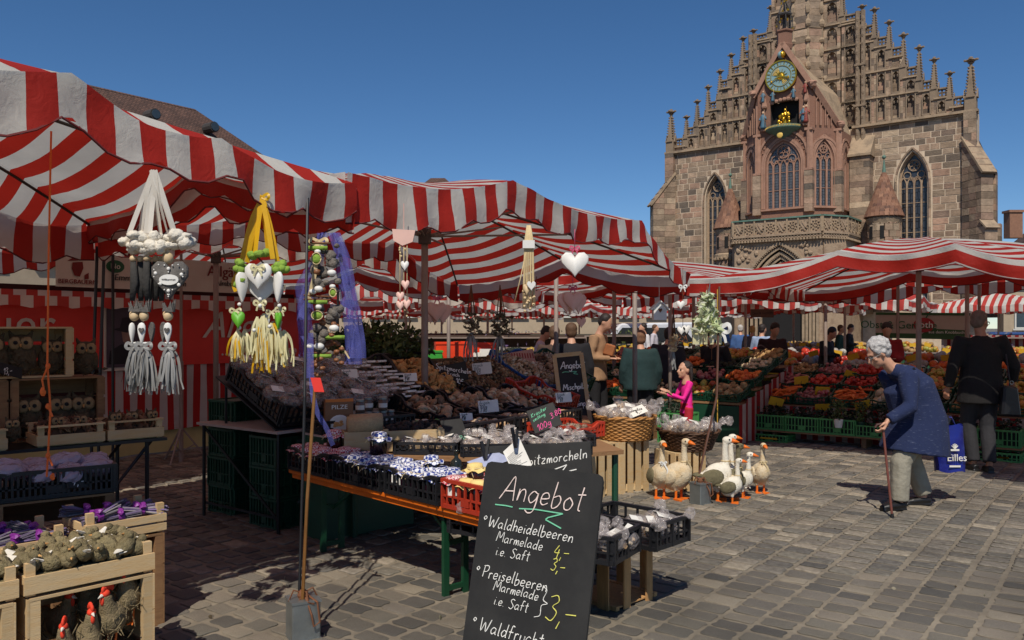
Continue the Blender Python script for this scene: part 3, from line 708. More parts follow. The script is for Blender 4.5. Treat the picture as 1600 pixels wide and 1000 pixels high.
for x in (9.25,12.0):
    g.box((x,-4.4,14.55),(.3,.3,.12),taper=1.2);g.lathe([(.16,16.0),(.2,16.1),(.03,16.9)],6,c=(x,-4.4,0))
for sg,A,B in ((1,V((12.16,-4.3,0)),V((13.55,-2.9,0))),(-1,V((8.78,-4.3,0)),V((7.4,-2.9,0)))):
    for t,z1 in ((.2,16.3),(.38,15.9),(.58,15.3)):
        p=A.lerp(B,t);q_=A.lerp(B,t+.14);n_=V((sg*.06,-.06,0))
        for p_ in (p,q_): g.beam(p_+n_+V((0,0,14.5)),p_+n_+V((0,0,z1-.2)),.05,.06,up=(sg,-1,0))
        g.beam(p+n_+V((0,0,z1-.2)),p.lerp(q_,.5)+n_+V((0,0,z1)),.05,.06,up=(sg,-1,0));g.beam(q_+n_+V((0,0,z1-.2)),p.lerp(q_,.5)+n_+V((0,0,z1)),.05,.06,up=(sg,-1,0))
for x,z in ((8.55,17.1),(12.4,17.1),(13.7,14.6),(7.3,14.6)): g.ell((x,-4.4 if 8 < x < 13 else -3,z),(.3,.3,.22),7,5,jit=.25)
obj('oriel_mouldings',g,m_redl,oriel,kind='stuff')
g=MB()
for x,y in FP[1:5]: blocksfill(g,x-.26,x+.26,9.0,11.6,y-.26,y+.26)
obj('corner_piers',g,m_blk,oriel,kind='stuff')
g=MB();g.add([(8.78,-4.2,17.15),(CX,-4.2,19.85),(CX,.2,19.85),(7.4,-2.9,14.35),(7.4,.2,14.35),(12.16,-4.2,17.15),(13.55,-2.9,14.35),(13.55,.2,14.35),(8.3,.2,17.2),(12.7,.2,17.2)],[(0,1,2,8),(0,8,4,3),(5,9,2,1),(5,6,7,9)]);obj('oriel_roof',g,m_trim,oriel)
# clock
ck=thing  # (clock is a part of the oriel)
g=MB();Rx=Matrix.Rotation(math.pi/2,3,'X');g.lathe([(.0,.0),(.97,.0),(.97,.1),(0,.1)],40,c=(10.4,-4.42,17.9),M=Rx,cap=False)
clock=obj('clock_face',g,m_blue,oriel)
def annulus(g,r0,r1,h0,h1,c,n=40):
    vs=[];
    for k in range(n):
        a=2*math.pi*k/n
        for r_,h in ((r0,h0),(r1,h0),(r1,h1),(r0,h1)): vs.append((c[0]+r_*math.cos(a),c[1]-h,c[2]+r_*math.sin(a)))
    g.add(vs,[(k*4+j,k*4+(j+1) % 4,((k+1) % n)*4+(j+1) % 4,((k+1) % n)*4+j) for k in range(n) for j in range(4)])
g=MB();cc=(10.4,-4.52,17.9);annulus(g,.95,1.03,-.1,.05,cc);annulus(g,.64,.68,0,.03,cc);annulus(g,.2,.26,0,.05,cc,20)
for k in range(24):
    a=2*math.pi*k/24
    for o_ in (-.03,.03) if k % 2 else (0,): g.beam((cc[0]+.74*math.cos(a+o_),cc[1]-.01,cc[2]+.74*math.sin(a+o_)),(cc[0]+.93*math.cos(a+o_*.8),cc[1]-.01,cc[2]+.93*math.sin(a+o_*.8)),.025,.02,up=(0,1,0))
    if k % 2: g.beam((cc[0]+.2*math.cos(a),cc[1]-.03,cc[2]+.2*math.sin(a)),(cc[0]+.42*math.cos(a),cc[1]-.03,cc[2]+.42*math.sin(a)),.03,.02,up=(0,1,0))
g.ell(cc,(.19,.08,.19),12,6);g.beam((cc[0],cc[1]-.06,cc[2]),(cc[0]-.62,cc[1]-.06,cc[2]-.3),.05,.02,up=(0,1,0));g.beam((cc[0]-.1,cc[1]-.08,cc[2]-.0),(cc[0]+.5,cc[1]-.08,cc[2]-.18),.07,.02,up=(0,1,0))
g.ell((cc[0]+.48,cc[1]-.08,cc[2]-.17),(.1,.04,.1),8,5);g.ell((cc[0]-.62,cc[1]-.06,cc[2]-.3),(.07,.04,.07),8,5)
obj('clock_gilding',g,m_gold,oriel)
g=MB()
for k in range(7): a=1.9+k*.16;g.beam((cc[0]+.28*math.cos(a),cc[1]-.02,cc[2]+.28*math.sin(a)),(cc[0]+.58*math.cos(a),cc[1]-.02,cc[2]+.58*math.sin(a)),.04,.02,up=(0,1,0));g.beam((cc[0]+.28*math.cos(a+3.1),cc[1]-.02,cc[2]+.28*math.sin(a+3.1)),(cc[0]+.58*math.cos(a+3.1),cc[1]-.02,cc[2]+.58*math.sin(a+3.1)),.04,.02,up=(0,1,0))
obj('clock_rays',g,m_goldp,oriel)
g=MB();g.ell((10.42,-4.45,19.28),.26,14,10);moon=obj('moon_ball',g,m_blue,oriel,smooth=True)
g=MB();g.ell((10.5,-4.47,19.28),(.2,.255,.235),14,10);obj('moon_gilding',g,m_gold,oriel,smooth=True)
def statue(x,y,z,h,mats,nm='statue',lean=0):
    g=MB();g.lathe([(.16*h,0),(.17*h,.1*h),(.12*h,.45*h),(.15*h,.72*h),(.06*h,.82*h)],10,c=(x,y,z));g.tube([(x-.13*h,y,z+.7*h),(x-.2*h,y-.08*h,z+.5*h),(x-.08*h,y-.16*h,z+.48*h)],.04*h,6);g.tube([(x+.13*h,y,z+.7*h),(x+.2*h,y-.08*h,z+.5*h),(x+.14*h,y-.16*h,z+.6*h)],.04*h,6)
    o=obj(nm,g,mats[0],oriel,smooth=True);g=MB();g.ell((x,y-.01,z+.9*h),(.075*h,.08*h,.1*h),8,6);g.tube([(x+.16*h,y-.17*h,z),(x+.12*h,y-.17*h,z+1.05*h)],.012,4);obj('statue_head',g,mats[1],oriel,smooth=True)
m_sb=mat('statue_blue',(76,110,128),.6,.2,8);m_sr=mat('statue_red',(140,62,52),.6,.2,8);m_sk=mat('statue_skin',(196,160,130),.6,.1)
statue(10.5,-4.0,14.75,1.15,(m_gold,m_gold),'gilded_seated_statue')
g=MB()
for k in range(18): g.ell((10.5+R.uniform(-.36,.36),-4.15+R.uniform(-.12,.1),14.75+R.uniform(0,.75)),R.uniform(.07,.16),7,5)
obj('gilded_throne',g,m_gold,oriel,smooth=True)
statue(9.22,-4.5,14.65,1.15,(m_sb,m_sk));statue(12.02,-4.5,14.65,1.15,(m_sr,m_sk));statue(11.85,-4.5,14.75,1.0,(m_sb,m_sk))
for x,z in ((9.2,16.75),(9.85,16.7),(11.2,16.7),(11.95,16.9)): statue(x,-4.45,z-.35,.75,(m_sb if x != 11.95 else m_sr,m_sk))
g=MB();g.lathe([(.25,-.7),(.55,-.45),(1.05,-.2),(1.18,-.1),(1.2,.08),(1.1,.1)],20,c=(10.5,-4.1,14.55));obj('niche_bracket',g,m_copper,oriel,smooth=False)
g=MB();g.ell((10.5,-5.0,13.98),(.2,.06,.2),8,5)
for k in range(30): a=-2.75+k*.083;g.beam((10.5+1.19*math.cos(a),-4.1+1.19*math.sin(a),14.5),(10.5+1.19*math.cos(a),-4.1+1.19*math.sin(a),14.6),.03,.03)
obj('bracket_gilding',g,m_goldp,oriel)
# ridge turret of the oriel
g=MB();g.lathe([(.5,19.7),(.55,20.0),(.5,20.05),(.5,20.75),(.6,20.85),(.6,20.95)],6,c=(10.45,-4.0,0));obj('ridge_turret',g,m_red,oriel)
g=MB()
for k in range(6):
    a=k*1.0472;x,y=10.45+.42*math.cos(a),-4+.42*math.sin(a);g.tube([(x,y,20.9),(x,y,22.1),(10.45,-4,23.1)],.035,5);g.tube([(x*1.0+.12*math.cos(a),y+.12*math.sin(a),20.9),(x+.12*math.cos(a),y+.12*math.sin(a),21.7)],.03,4)
g.tube([(10.45,-4,20.9),(10.45,-4,23.6)],.05,5);g.lathe([(.45,21.9),(.5,22.0),(.4,22.1)],6,c=(10.45,-4,0));obj('ridge_lantern',g,m_lead,oriel)
g=MB()
for k in range(22): a=k*1.1;z=21.0+k*.115;r_=.45*(23.8-z)/2.4;g.ell((10.45+r_*math.cos(a),-4+r_*math.sin(a),z),(.07,.07,.1),5,4)
obj('lantern_gilding',g,m_gold,oriel)
# ---- balcony and portal
BP=[(6.7,-3.4),(7.64,-5.5),(13.3,-5.5),(14.3,-3.9),(14.3,-.1)]
g=MB();g.prism([(6.9,0),(6.9,-3.3),(7.75,-5.2),(13.2,-5.2),(14.1,-3.8),(14.1,0)],8.3,8.5,ax='z');balc=obj('balcony',g,m_bal,church)
def along(m,pts,z,w_,h,off=0):
    for a,b in zip(pts[:-1],pts[1:]): m.beam((a[0],a[1]+off,z),(b[0],b[1]+off,z),w_,h)
g=MB();along(g,BP,8.55,.34,.1);islands('copper_coping',g,m_copper,balc)
g=MB();along(g,BP,8.0,.14,.9);along(g,BP,7.5,.4,.14);along(g,BP,7.3,.28,.1);islands('parapet',g,m_bal,balc)
g=MB();g2=MB()
for a,b in zip(BP[:-1],BP[1:]):
    a=V((a[0],a[1],0));b=V((b[0],b[1],0));L_=(b-a).length;n_=max(1,round(L_/.72));d=(b-a)/L_;nn=V((d.y,-d.x,0));
    for i in range(n_+1): p=a+d*(L_*i/n_);g.beam(p+nn*.1+V((0,0,7.58)),p+nn*.1+V((0,0,8.5)),.09,.1)
    for i in range(n_):
        p=a+d*(L_*(i+.5)/n_)+nn*.1
        T=Matrix((d,-nn,V((0,0,1)))).transposed()
        if i % 2 == 0: g2.X=Matrix.LocRotScale(p+V((0,0,8.0)),T.to_quaternion(),V((1,1,1)));g2.prism([(-.22,.28),(.22,.28),(.2,-.02),(0,-.3),(-.2,-.02)],-.04,.04);g2.beam((-.1,-.06,.2),(.12,-.06,-.15),.05,.04,up=(0,1,0));g2.X=None
        for k in range(9):
            aa=k*.698;rr=.26+.03*math.sin(k*3)
            g.ell(p+d*(rr*math.cos(aa))+V((0,0,8.0+rr*1.1*math.sin(aa))),(.07,.07,.07),5,3)
        if i % 2:
            for k in range(6): g.ell(p+d*(.12*math.cos(k*1.047))+V((0,0,8+.12*math.sin(k*1.047))),(.06,.06,.06),5,3)
    k=0
    while k*.2 < L_: p=a+d*(k*.2)+nn*.12;g.ell(p+V((0,0,7.38)),(.07,.07,.07),5,3);g.ell(p+V((0,0,7.16)),(.09,.09,.09),5,3);k+=1
obj('parapet_tracery',g,m_trim,balc,kind='stuff');islands('carved_shield',g2,m_bal,balc)
pm=MB();wall_with_window(pm,7.64,13.3,0,7.25,[(10.6,2.3,3.3,6.95,0)],-5.35,-4.9);pm.beam((7.7,-5.2,3.6),(6.8,-3.4,3.6),.3,7.2);pm.beam((13.25,-5.2,3.6),(14.2,-3.9,3.6),.3,7.2);pm.beam((14.15,-3.9,3.6),(14.15,0,3.6),.3,7.2);pm.beam((6.85,-3.4,3.6),(6.85,0,3.6),.3,7.2)
portal=obj('portal',pm,m_bal,church)
g=MB();g2=MB()
for i in range(5):
    a=2.42-i*.26;za=7.0-i*.3;y=-5.42+i*.13
    q=[V((x,y,z)) for x,z in [(10.6-a,.2)]+arch(10.6,a,3.3,za,12)+[(10.6+a,.2)]]
    for p,r_ in zip(q[:-1],q[1:]): g.beam(p,r_,.16,.12,up=(0,1,0))
    if i in (0,2,4):
        for t in range(1,60):
            p=q[1];A=arch(10.6,a-.13,3.3,za-.12,30)
            if t < len(A): g2.ell((A[t][0],y,A[t][1]),(.06,.08,.06),5,3)
obj('arch_moulding',g,m_trim,portal);
for k in range(130):
    x=R.uniform(7.85,13.1);z=R.uniform(3.5,7.0)
    if abs(x-10.6) > hw(z,2.65,3.3,7.35)+.1: g2.ell((x,-5.4,z),(R.uniform(.08,.2),.09,R.uniform(.08,.2)),6,4)
obj('carved_relief',g2,m_bal,portal,kind='stuff')
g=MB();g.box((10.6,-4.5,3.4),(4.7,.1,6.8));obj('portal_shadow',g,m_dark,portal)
g=MB();g.box((10.6,-4.7,4.1),(3,.1,.2))
for k in range(7): a=math.pi*(k+.5)/7;g.beam((10.6,-4.7,4.4),(10.6+1.25*math.cos(a),-4.7,4.4+1.5*math.sin(a)),.08,.1,up=(0,1,0));g.ell((10.6+.9*math.cos(a),-4.72,4.4+1.1*math.sin(a)),(.16,.08,.2),6,4)
obj('tympanum',g,m_trim,portal)
# round turrets with tiled cones
for sg,x in ((1,15.95),(-1,5.7)):
    z0=8.7;y=-1.5;g=MB();
    for j in range(13):
        for k in range(12):
            a0=k*math.pi/6+(j % 2)*.26;p=[V((x+.9*math.cos(a),y+.9*math.sin(a),3.3+j*.42)) for a in (a0+.01,a0+math.pi/6-.01)];g.beam(p[0],p[1],.2,.405,tint=R.random()*.4+.2)
    tu=obj('stair_turret',g,m_blk,church)
    g=MB();g.lathe([(1.0,8.2),(1.1,8.5),(1.0,8.6)],16,c=(x,y,0));g.lathe([(.95,6.3),(1.15,6.5),(1.15,6.75),(1.0,6.85)],16,c=(x,y,0))
    for k in range(22): a=k*.2856;g.ell((x+1.12*math.cos(a),y+1.12*math.sin(a),6.45),(.11,.11,.13),5,3)
    obj('turret_cornice',g,m_trim,tu,kind='stuff')
    g=MB()
    for k in (-2.2,-1.45): g.box((x+.98*math.cos(k),y+.98*math.sin(k),7.6),(.06,.24,.8),rz=k)
    islands('slit_window',g,m_dark,tu)
    g=MB();g.lathe([(1.17,8.58),(.06,11.6)],16,c=(x,y,0));NR=15
    for j in range(NR):
        z=8.62+j*.195;r_=1.2-(z-8.6)*.385;nt=max(7,int(r_*22))
        for k in range(nt):
            a=2*math.pi*(k+(j % 2)*.5)/nt;c=V((x+r_*math.cos(a),y+r_*math.sin(a),z));g.beam(c,c+V((-.09*math.cos(a),-.09*math.sin(a),.24)),2*math.pi*r_/nt*.9,.035,up=(math.cos(a),math.sin(a),0),tint=R.random())
    obj('tiled_cone',g,m_tile,tu,kind='stuff')
    g=MB();g.lathe([(.14,11.35),(.09,11.8),(.03,12.3),(.03,12.35)],8,c=(x,y,0));g.ell((x,y,12.45),.13,8,6);g.tube([(x,y,12.5),(x,y,12.9)],.02,4);obj('finial',g,m_copper,tu)
# ================================================================ UMBRELLAS
m_str=stripe_mat('striped_market_canvas',.25,transl=.42)
m_strf=stripe_mat('striped_market_canvas_faded',.25,red=(206,74,64),white=(232,224,212),transl=.3)
m_pip=mat('dark_red_piping',(96,26,26),.8,.1)
m_pole=mat('weathered_pole',(140,124,114),.6,.25,4)
m_pole2=mat('dark_rib_metal',(74,66,60),.5,.2,4,metal=.4)
from mathutils import noise as NZ
def umbrella(label,O,us,D,zm,apex,hub,m=None,val=.25,pole=True,uv=(U,W),group=None,ph=.0,polebase=0.0,scal=.045,sdir=None,val1=None,val0=None,arc=.05):
    val1=val1 or val;val0=val0 or val
    S_=sdir or uv[0]
    m=m or m_str;Uu,Ww=uv;O=V((O[0],O[1],0))
    q=lambda u,w_,z: O+Uu*u+Ww*w_+V((0,0,z))
    au,aw,az=apex
    root=thing('market_umbrella',label,'umbrella',q(au,aw,0),0,group)
    A=[q(u,0,z) for u,z in us];zl=us[-1][1];z0=us[0][1]
    B=[A[-1],q(us[-1][0],D*.5,zl+zm),q(us[-1][0],D,zl)]
    C=[q(u,D,z) for u,z in reversed(us)];Dd=[C[-1],q(us[0][0],D*.5,z0+zm),A[0]]
    Dd=[q(us[0][0],D,z0),q(us[0][0],D*.5,z0+zm),q(us[0][0],0,z0)]
    sides=[(A,-Ww),(B,Uu),(C,Ww),(Dd,-Uu)];ap=q(au,aw,az)
    cv=MB();st=[];sd=R.random()*50
    nr,nt=12,9
    for pts,nn in sides:
        for a,b in zip(pts[:-1],pts[1:]):
            g=[]
            for i in range(nr+1):
                r_=i/nr;row=[]
                for j in range(nt+1):
                    t=j/nt;e_=a.lerp(b,t);p=ap.lerp(e_,r_)
                    p.z+=arc*math.sin(math.pi*r_)*(1-.3*r_) - .085*math.sin(math.pi*t)*r_**1.3
                    p.z+=.012*NZ.noise(p*2.3+V((sd,0,0)))*(1 if 0 < r_ < 1 else 0);row.append(p);st.append(p.dot(S_)+ph)
                g.append(row)
            cv.sheet(g)
    cv.st=st;obj('canopy',cv,m,root,smooth=True,world=True)
    for k,(pts,nn) in enumerate(sides):
        vm=MB();st=[];g=[[] for _ in range(7)];dist=0;low=[];sg=[]
        for si,(a,b) in enumerate(zip(pts[:-1],pts[1:])):
            n_=max(8,int((b-a).length/.05))
            for j in range(n_+(1 if si == len(pts)-2 else 0)):
                t=j/n_;e_=a.lerp(b,t);e_.z -= .085*math.sin(math.pi*t);x=dist+(b-a).length*t
                h=(val if k else val0+(val1-val0)*(si+t)/(len(pts)-1))*(1+.04*math.sin(x*3+sd))-scal*(1-abs(math.cos(x*math.pi/.44)))
                for i in range(7):
                    f_=i/6;out=.012+.035*f_*math.sin(x*14.3+sd)*(.6+.4*math.sin(x*3.1))+.03*f_*math.sin(x*2.2+sd)
                    p=e_+nn*out+V((0,0,.006-h*f_));p+=nn*.02*NZ.noise(p*6);g[i].append(p);sg.append((i,e_.dot(S_)+nn.dot(S_)*h*f_))
                low.append(g[6][-1])
            dist+=(b-a).length
        w_=len(g[0]);stv=[0]*(7*w_);cnt=[0]*7
        for i,s_ in sg: stv[i*w_+cnt[i]]=s_+ph;cnt[i]+=1
        vm.sheet(g);vm.st=stv;va=obj('valance',vm,m,root,smooth=True,world=True)
        pi_=MB();pi_.tube(low[::2] if len(low) % 2 else low[::2]+[low[-1]],.006,4);RM_=RM[root.name];I=RM_.inverted();pi_.v=[tuple(I @ V(p)) for p in pi_.v];obj('piping',pi_,m_pip,va)
    if pole:
        b=MB();b.tube([q(au,aw,polebase),q(au,aw,az-.05)],.033,10);obj('pole',b,m_pole,root,world=True,smooth=True)
        b=MB();b.tube([q(au,aw,hub-.07),q(au,aw,hub+.07)],.062,10);b.tube([q(au,aw,az-.16),q(au,aw,az-.05)],.06,10);obj('hub',b,m_pole2,root,world=True)
    seen=[]
    for pts,nn in sides:
        for e_ in pts:
            if any((e_-s_).length < .05 for s_ in seen): continue
            seen.append(e_);rp=[]
            for i in range(7):
                r_=.05+.93*i/6;p=ap.lerp(e_,r_);p.z+=arc*math.sin(math.pi*r_)*(1-.3*r_)-.03;rp.append(p)
            b=MB();b.tube(rp,.011,6);rb=obj('rib',b,m_pole2,root,world=True)
            if pole:
                b=MB();b.tube([q(au,aw,hub),rp[3]-V((0,0,.01))],.011,6);b.v=[tuple(RM[root.name].inverted() @ V(p)) for p in b.v];obj('strut',b,m_pole,rb)
    return root
B2=V((0,6.24,0));B1=V((-1.94,3.65,0))
um2=umbrella('red and white striped umbrella, middle of the row, over the mushroom stall',B2,[(-1.62,2.52),(0,2.7),(1.98,2.6),(3.05,2.15)],3.2,.26,(.85,1.7,2.93),2.47,val=.23,val0=.31,val1=.17,scal=.06,group='market umbrellas')
um1=umbrella('red and white striped umbrella nearest the camera at the upper left',B1,[(-3.3,2.3),(-1.98,2.56),(0,2.71),(.75,2.56),(1.66,2.46)],3.2,.26,(-.75,1.7,3.06),2.45,val=.31,val1=.21,arc=.075,scal=.075,group='market umbrellas',ph=.09)
P1=V((3.63,9.26,0))
um3=umbrella('red and white striped umbrella over the vegetable stall in front of the church portal',P1,[(-1.52,2.19),(0,2.455),(1.17,2.455),(2.2,2.25)],3.5,.2,(.45,1.85,2.72),2.38,val=.19,uv=(-W,U),group='market umbrellas',ph=.0,scal=.0,sdir=U)

um8=umbrella('red and white striped umbrella just outside the picture on the right',V((4.76,7.19,0)),[(0,2.28),(1.5,2.5),(3,2.5),(4.4,2.3)],3.4,.2,(2.2,1.7,2.8),2.4,val=.2,uv=(-W,U),group='market umbrellas',scal=0,sdir=U)  # unseen umbrella, placed for the shade it throws on the paving at right
um12=umbrella('shaded striped umbrella in the second row above the cheese stall sign',B1+W*3.45,[(-3.3,2.3),(-1.98,2.6),(0,2.68),(1.66,2.5)],3.2,.2,(-.75,1.7,2.98),2.45,val=.27,scal=.07,group='market umbrellas',ph=.05)
um22=umbrella('shaded striped umbrella in the second row behind the mushroom stall',B2+W*3.45,[(-1.62,2.5),(0,2.66),(1.98,2.56),(3.0,2.25)],3.2,.2,(.85,1.7,2.95),2.45,val=.27,scal=.07,group='market umbrellas',ph=.1)
um6=umbrella('shaded striped umbrella over the fruit counter, left of the vegetable stall one',P1+W*1.62+U*.5,[(-5.2,2.32),(-3.5,2.48),(-1.7,2.48),(0,2.22)],3.5,.2,(-2.6,1.8,2.72),2.42,val=.22,uv=(-W,U),group='market umbrellas',sdir=U)
um10=umbrella('shaded striped umbrella behind the fruit counter',P1+W*1.9+U*4.1,[(-5.2,2.3),(-3.5,2.5),(-1.7,2.5),(0,2.3)],3.5,.2,(-2.6,1.8,2.75),2.42,val=.24,uv=(-W,U),group='market umbrellas',sdir=-W)
um7=umbrella('shaded striped umbrella behind the vegetable stall',P1+U*3.9,[(-2.2,2.3),(-.4,2.5),(1.2,2.5),(3.0,2.3)],3.5,.2,(.4,1.8,2.8),2.42,val=.24,uv=(-W,U),group='market umbrellas',sdir=-W)
um9=umbrella('shaded striped umbrella behind the walking man',P1-W*5.3+U*3.6,[(-2.2,2.35),(-.4,2.55),(1.2,2.55),(3.0,2.35)],3.5,.2,(.4,1.8,2.85),2.42,val=.24,uv=(-W,U),group='market umbrellas',sdir=U)
# ================================================================ CRATES, PRODUCE, JARS
pl_mat=lambda nm,c: mat(nm,c,.45,.12,8,.12,60,rand=.12)
m_bk=pl_mat('black_plastic',(30,30,33));m_rd=pl_mat('red_plastic',(182,58,36));m_bl=pl_mat('blue_plastic',(30,84,150))
m_gn=pl_mat('green_plastic',(78,146,80));m_dg=pl_mat('dark_green_plastic',(26,68,48));m_lg=pl_mat('bright_green_plastic',(60,160,60));m_or=pl_mat('orange_plastic',(232,66,26))
m_wood=mat('pale_crate_wood',(208,180,136),.8,.28,5,.35,30,col2=(186,154,108),stretch=(1.2,9,9),rand=.12,bd=.004)
m_woodd=mat('aged_crate_wood',(150,112,74),.8,.3,5,.35,30,col2=(120,86,56),stretch=(1.2,9,9),rand=.15,bd=.004)
m_paper=mat('white_paper',(226,222,212),.8,.06,9);m_card=mat('grey_table_edge',(170,158,150),.7,.15)
m_yel=mat('yellow_price_card',(206,160,28),.7,.08);m_chalk=mat('chalk_white',(236,234,226),.9,.12,90);m_chy=mat('chalk_yellow',(226,220,110),.9,.12,90);m_chg=mat('chalk_green',(120,200,160),.9,.12,90)
m_chp=mat('chalk_pink',(226,90,150),.9,.12,90);m_slate=mat('blackboard_surface',(33,32,31),.75,.18,5,.05,col2=(40,39,37));m_metal=mat('galvanised_steel',(150,156,156),.38,.22,7,.1,metal=.75);m_blackm=mat('black_steel',(26,25,26),.45,.1)
m_ink=mat('black_ink',(20,20,22),.8,.1)
def crate(name,label,L,Wd,H,m,cat='crate',lowmid=.0,group=None,nsl=None,solid=False):
    """slatted plastic crate, corner at the origin; side rims dip towards the middle by lowmid"""
    r=thing(name,label,cat,(0,0,0),0,group);t=.012
    def side(a,b,dip,nrm):
        mb=MB();a=V(a);b=V(b);d=b-a;n=nsl or max(5,int(d.length/.05));ln=d.length
        hh=lambda x: H*(1-dip*max(0,min(1,(min(x,1-x)-.16)/.14)))
        xs=[0,.16,.3,.5,.7,.84,1]
        for p,q in zip(xs[:-1],xs[1:]): mb.beam(a+d*p+V((0,0,hh(p)-.01)),a+d*q+V((0,0,hh(q)-.01)),t*1.7,.02)
        mb.beam(a+V((0,0,.012)),b+V((0,0,.012)),t*1.2,.024)
        if solid: mb.prism([(0,0)],0,0) if False else None
        mb.beam(a+V((0,0,H*.42*(1-dip*.4))),b+V((0,0,H*.42*(1-dip*.4))),t,.01)
        for k in range(n+1):
            x=k/n;wv=.03 if k in (0,n) else (.02 if k % 3 == 0 else .012);xx=max(.5*wv/ln,min(1-.5*wv/ln,x));p=a+d*xx;mb.beam(p+V((0,0,0)),p+V((0,0,hh(x)-.012)),wv,t,up=nrm)
        # label field
        mb.beam(a+d*.42+V((0,0,H*.3)),a+d*.58+V((0,0,H*.3)),t*1.1,H*.26)
        return mb
    obj('crate_side',side((0,t/2,0),(L,t/2,0),lowmid,(1,0,0)),m,r);obj('crate_side',side((0,Wd-t/2,0),(L,Wd-t/2,0),lowmid,(1,0,0)),m,r)
    obj('crate_end',side((t/2,t,0),(t/2,Wd-t,0),lowmid,(0,1,0)),m,r);obj('crate_end',side((L-t/2,t,0),(L-t/2,Wd-t,0),lowmid,(0,1,0)),m,r)
    mb=MB();mb.box((L/2,Wd/2,.008),(L-.02,Wd-.02,.008));obj('crate_floor',mb,m,r)
    return r
def wood_tray(name,label,L,Wd,H,m=None,post=.04,rows=1,group=None,bh=None):
    m=m or m_wood;r=thing(name,label,'crate',(0,0,0),0,group);bh=bh or (H/rows-.012)
    for y in (.005,Wd-.005):
        for k in range(rows): mb=MB();mb.box((L/2,y,.004+(k+.5)*H/rows),(L+R.uniform(0,.006),.01,bh));obj('side_board',mb,m,r)
    for x in (.006,L-.006):
        for k in range(rows): mb=MB();mb.box((x,Wd/2,.002+(k+.5)*H/rows),(.012,Wd-.024,bh*1.06));obj('end_board',mb,m,r)
    for x in (.026,L-.026):
        for y in (.026,Wd-.026): mb=MB();mb.box((x,y,(H+post)/2),(.036,.028,H+post));obj('corner_post',mb,m,r)
    n=4
    for k in range(n): mb=MB();mb.box((L/2,.02+(k+.5)*(Wd-.04)/n,.004),(L-.02,(Wd-.04)/n-.012,.007));obj('bottom_slat',mb,m,r)
    return r
def upright_crate(name,label,L,Wd,H,m=None,ns=4,group=None,fr=.66,nside=3,fs=.62):
    """fruit crate standing on end: corner posts, vertical slats, cross rails"""
    m=m or m_wood;r=thing(name,label,'crate',(0,0,0),0,group)
    for y in (.006,Wd-.006):
        for k in range(ns): w_=L/ns;mb=MB();mb.box((w_*(k+.5),y,H/2),(w_*fr,.01,H));obj('slat',mb,m,r)
    for x in (.008,L-.008):
        for k in range(nside): w_=(Wd-.024)/nside;mb=MB();mb.box((x,.012+w_*(k+.5),H/2),(.01,w_*fs,H-.002));obj('slat',mb,m,r)
    for z in (.02,H-.014):
        for x in (.03,L-.03): mb=MB();mb.box((x,Wd/2,z),(.03,Wd-.026,.024));obj('rail',mb,m,r)
        mb=MB();mb.box((L/2,Wd/2,z+.004),(L-.1,Wd-.03,.008));obj('end_panel',mb,m,r)
    return r
def put(r,p,rz=UA,tilt=0.0): r.location=p;r.rotation_euler=(tilt,0,rz);RM[r.name]=Matrix.LocRotScale(V(p),r.rotation_euler,None);return r
# --- templates for heaps
def T_(fn): m=MB();fn(m);return ([V(p) for p in m.v],m.f)
def t_mush(m): m.lathe([(.15,-.5),(.18,-.45),(.16,.0),(.46,.0),(.5,.1),(.38,.32),(.15,.42)],8)
def t_cap(m): m.lathe([(.1,-.1),(.4,-.14),(.5,0),(.4,.2),(.12,.3)],8)
def t_lump(m):
    m.ell((0,0,0),(.5,.42,.4),7,5,jit=.14)
def t_leaf(m): m.add([(0,-.5,0),(.22,-.1,.08),(0,.5,0),(-.22,-.1,.08)],[(0,1,2),(0,2,3)])
def t_stick(m): m.tube([(-.5,0,0),(0,.03,.03),(.5,0,0)],[.03,.05,.02],5)
def t_carrot(m): m.tube([(-.5,0,0),(-.3,0,0),(.2,.02,0),(.5,.05,0)],[.05,.11,.07,.015],6)
def t_ring(m):
    m.tube([(.4*math.cos(a),.34*math.sin(a),.1*math.sin(2*a)) for a in [k*.785 for k in range(8)]],[.1,.13]*4,5)
def t_slice(m): m.prism([(-.5,-.1),(-.3,-.12),(-.25,-.45),(.2,-.45),(.25,-.12),(.5,-.1),(.42,.2),(0,.36),(-.42,.2)],-.05,.05)
def t_blob(m): m.ell((0,0,0),.5,8,6)
TM={k[2:]: [T_(f) for _ in range(3)] for k,f in list(globals().items()) if k.startswith('t_') and callable(f)}
def heap(par,name,L,Wd,z0,h,tm,n,s,m,x0=0.0,y0=0.0,flat=False,base=None,tilt=1.2,pw=4,sy=None):
    """stuff lying in a tray: items over a mound, with a dark filled body under them"""
    mound=lambda x,y: z0+h*(1-abs(2*x/L-1)**pw)*(1-abs(2*y/Wd-1)**pw)
    tl=[]
    for t in tm: tl+=TM[t]
    xf=[]
    for i in range(n):
        x,y=R.uniform(.03,.97)*L,R.uniform(.03,.97)*Wd;sc=s*R.uniform(.7,1.25)
        xf.append((R.randrange(len(tl)),rndM((x0+x,y0+y,mound(x,y)+R.uniform(-.3,.35)*s),sc,.35 if flat else tilt)))
    o=obj(name,scatter(tl,xf),m,par,smooth=True,kind='stuff')
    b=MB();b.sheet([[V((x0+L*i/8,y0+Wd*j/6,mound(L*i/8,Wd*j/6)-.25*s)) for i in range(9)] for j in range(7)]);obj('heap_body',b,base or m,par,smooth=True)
    return o
m_mush=mat('brown_mushrooms',None,.7,.3,30,.3,ramp=[(120,82,56),(190,156,118),(92,60,42),(214,186,150),(150,110,78)],bd=.003)
m_mushd=mat('dark_morels',None,.8,.4,40,.6,120,ramp=[(66,46,34),(110,80,54),(150,116,78),(54,38,28),(190,160,120)],bd=.004)
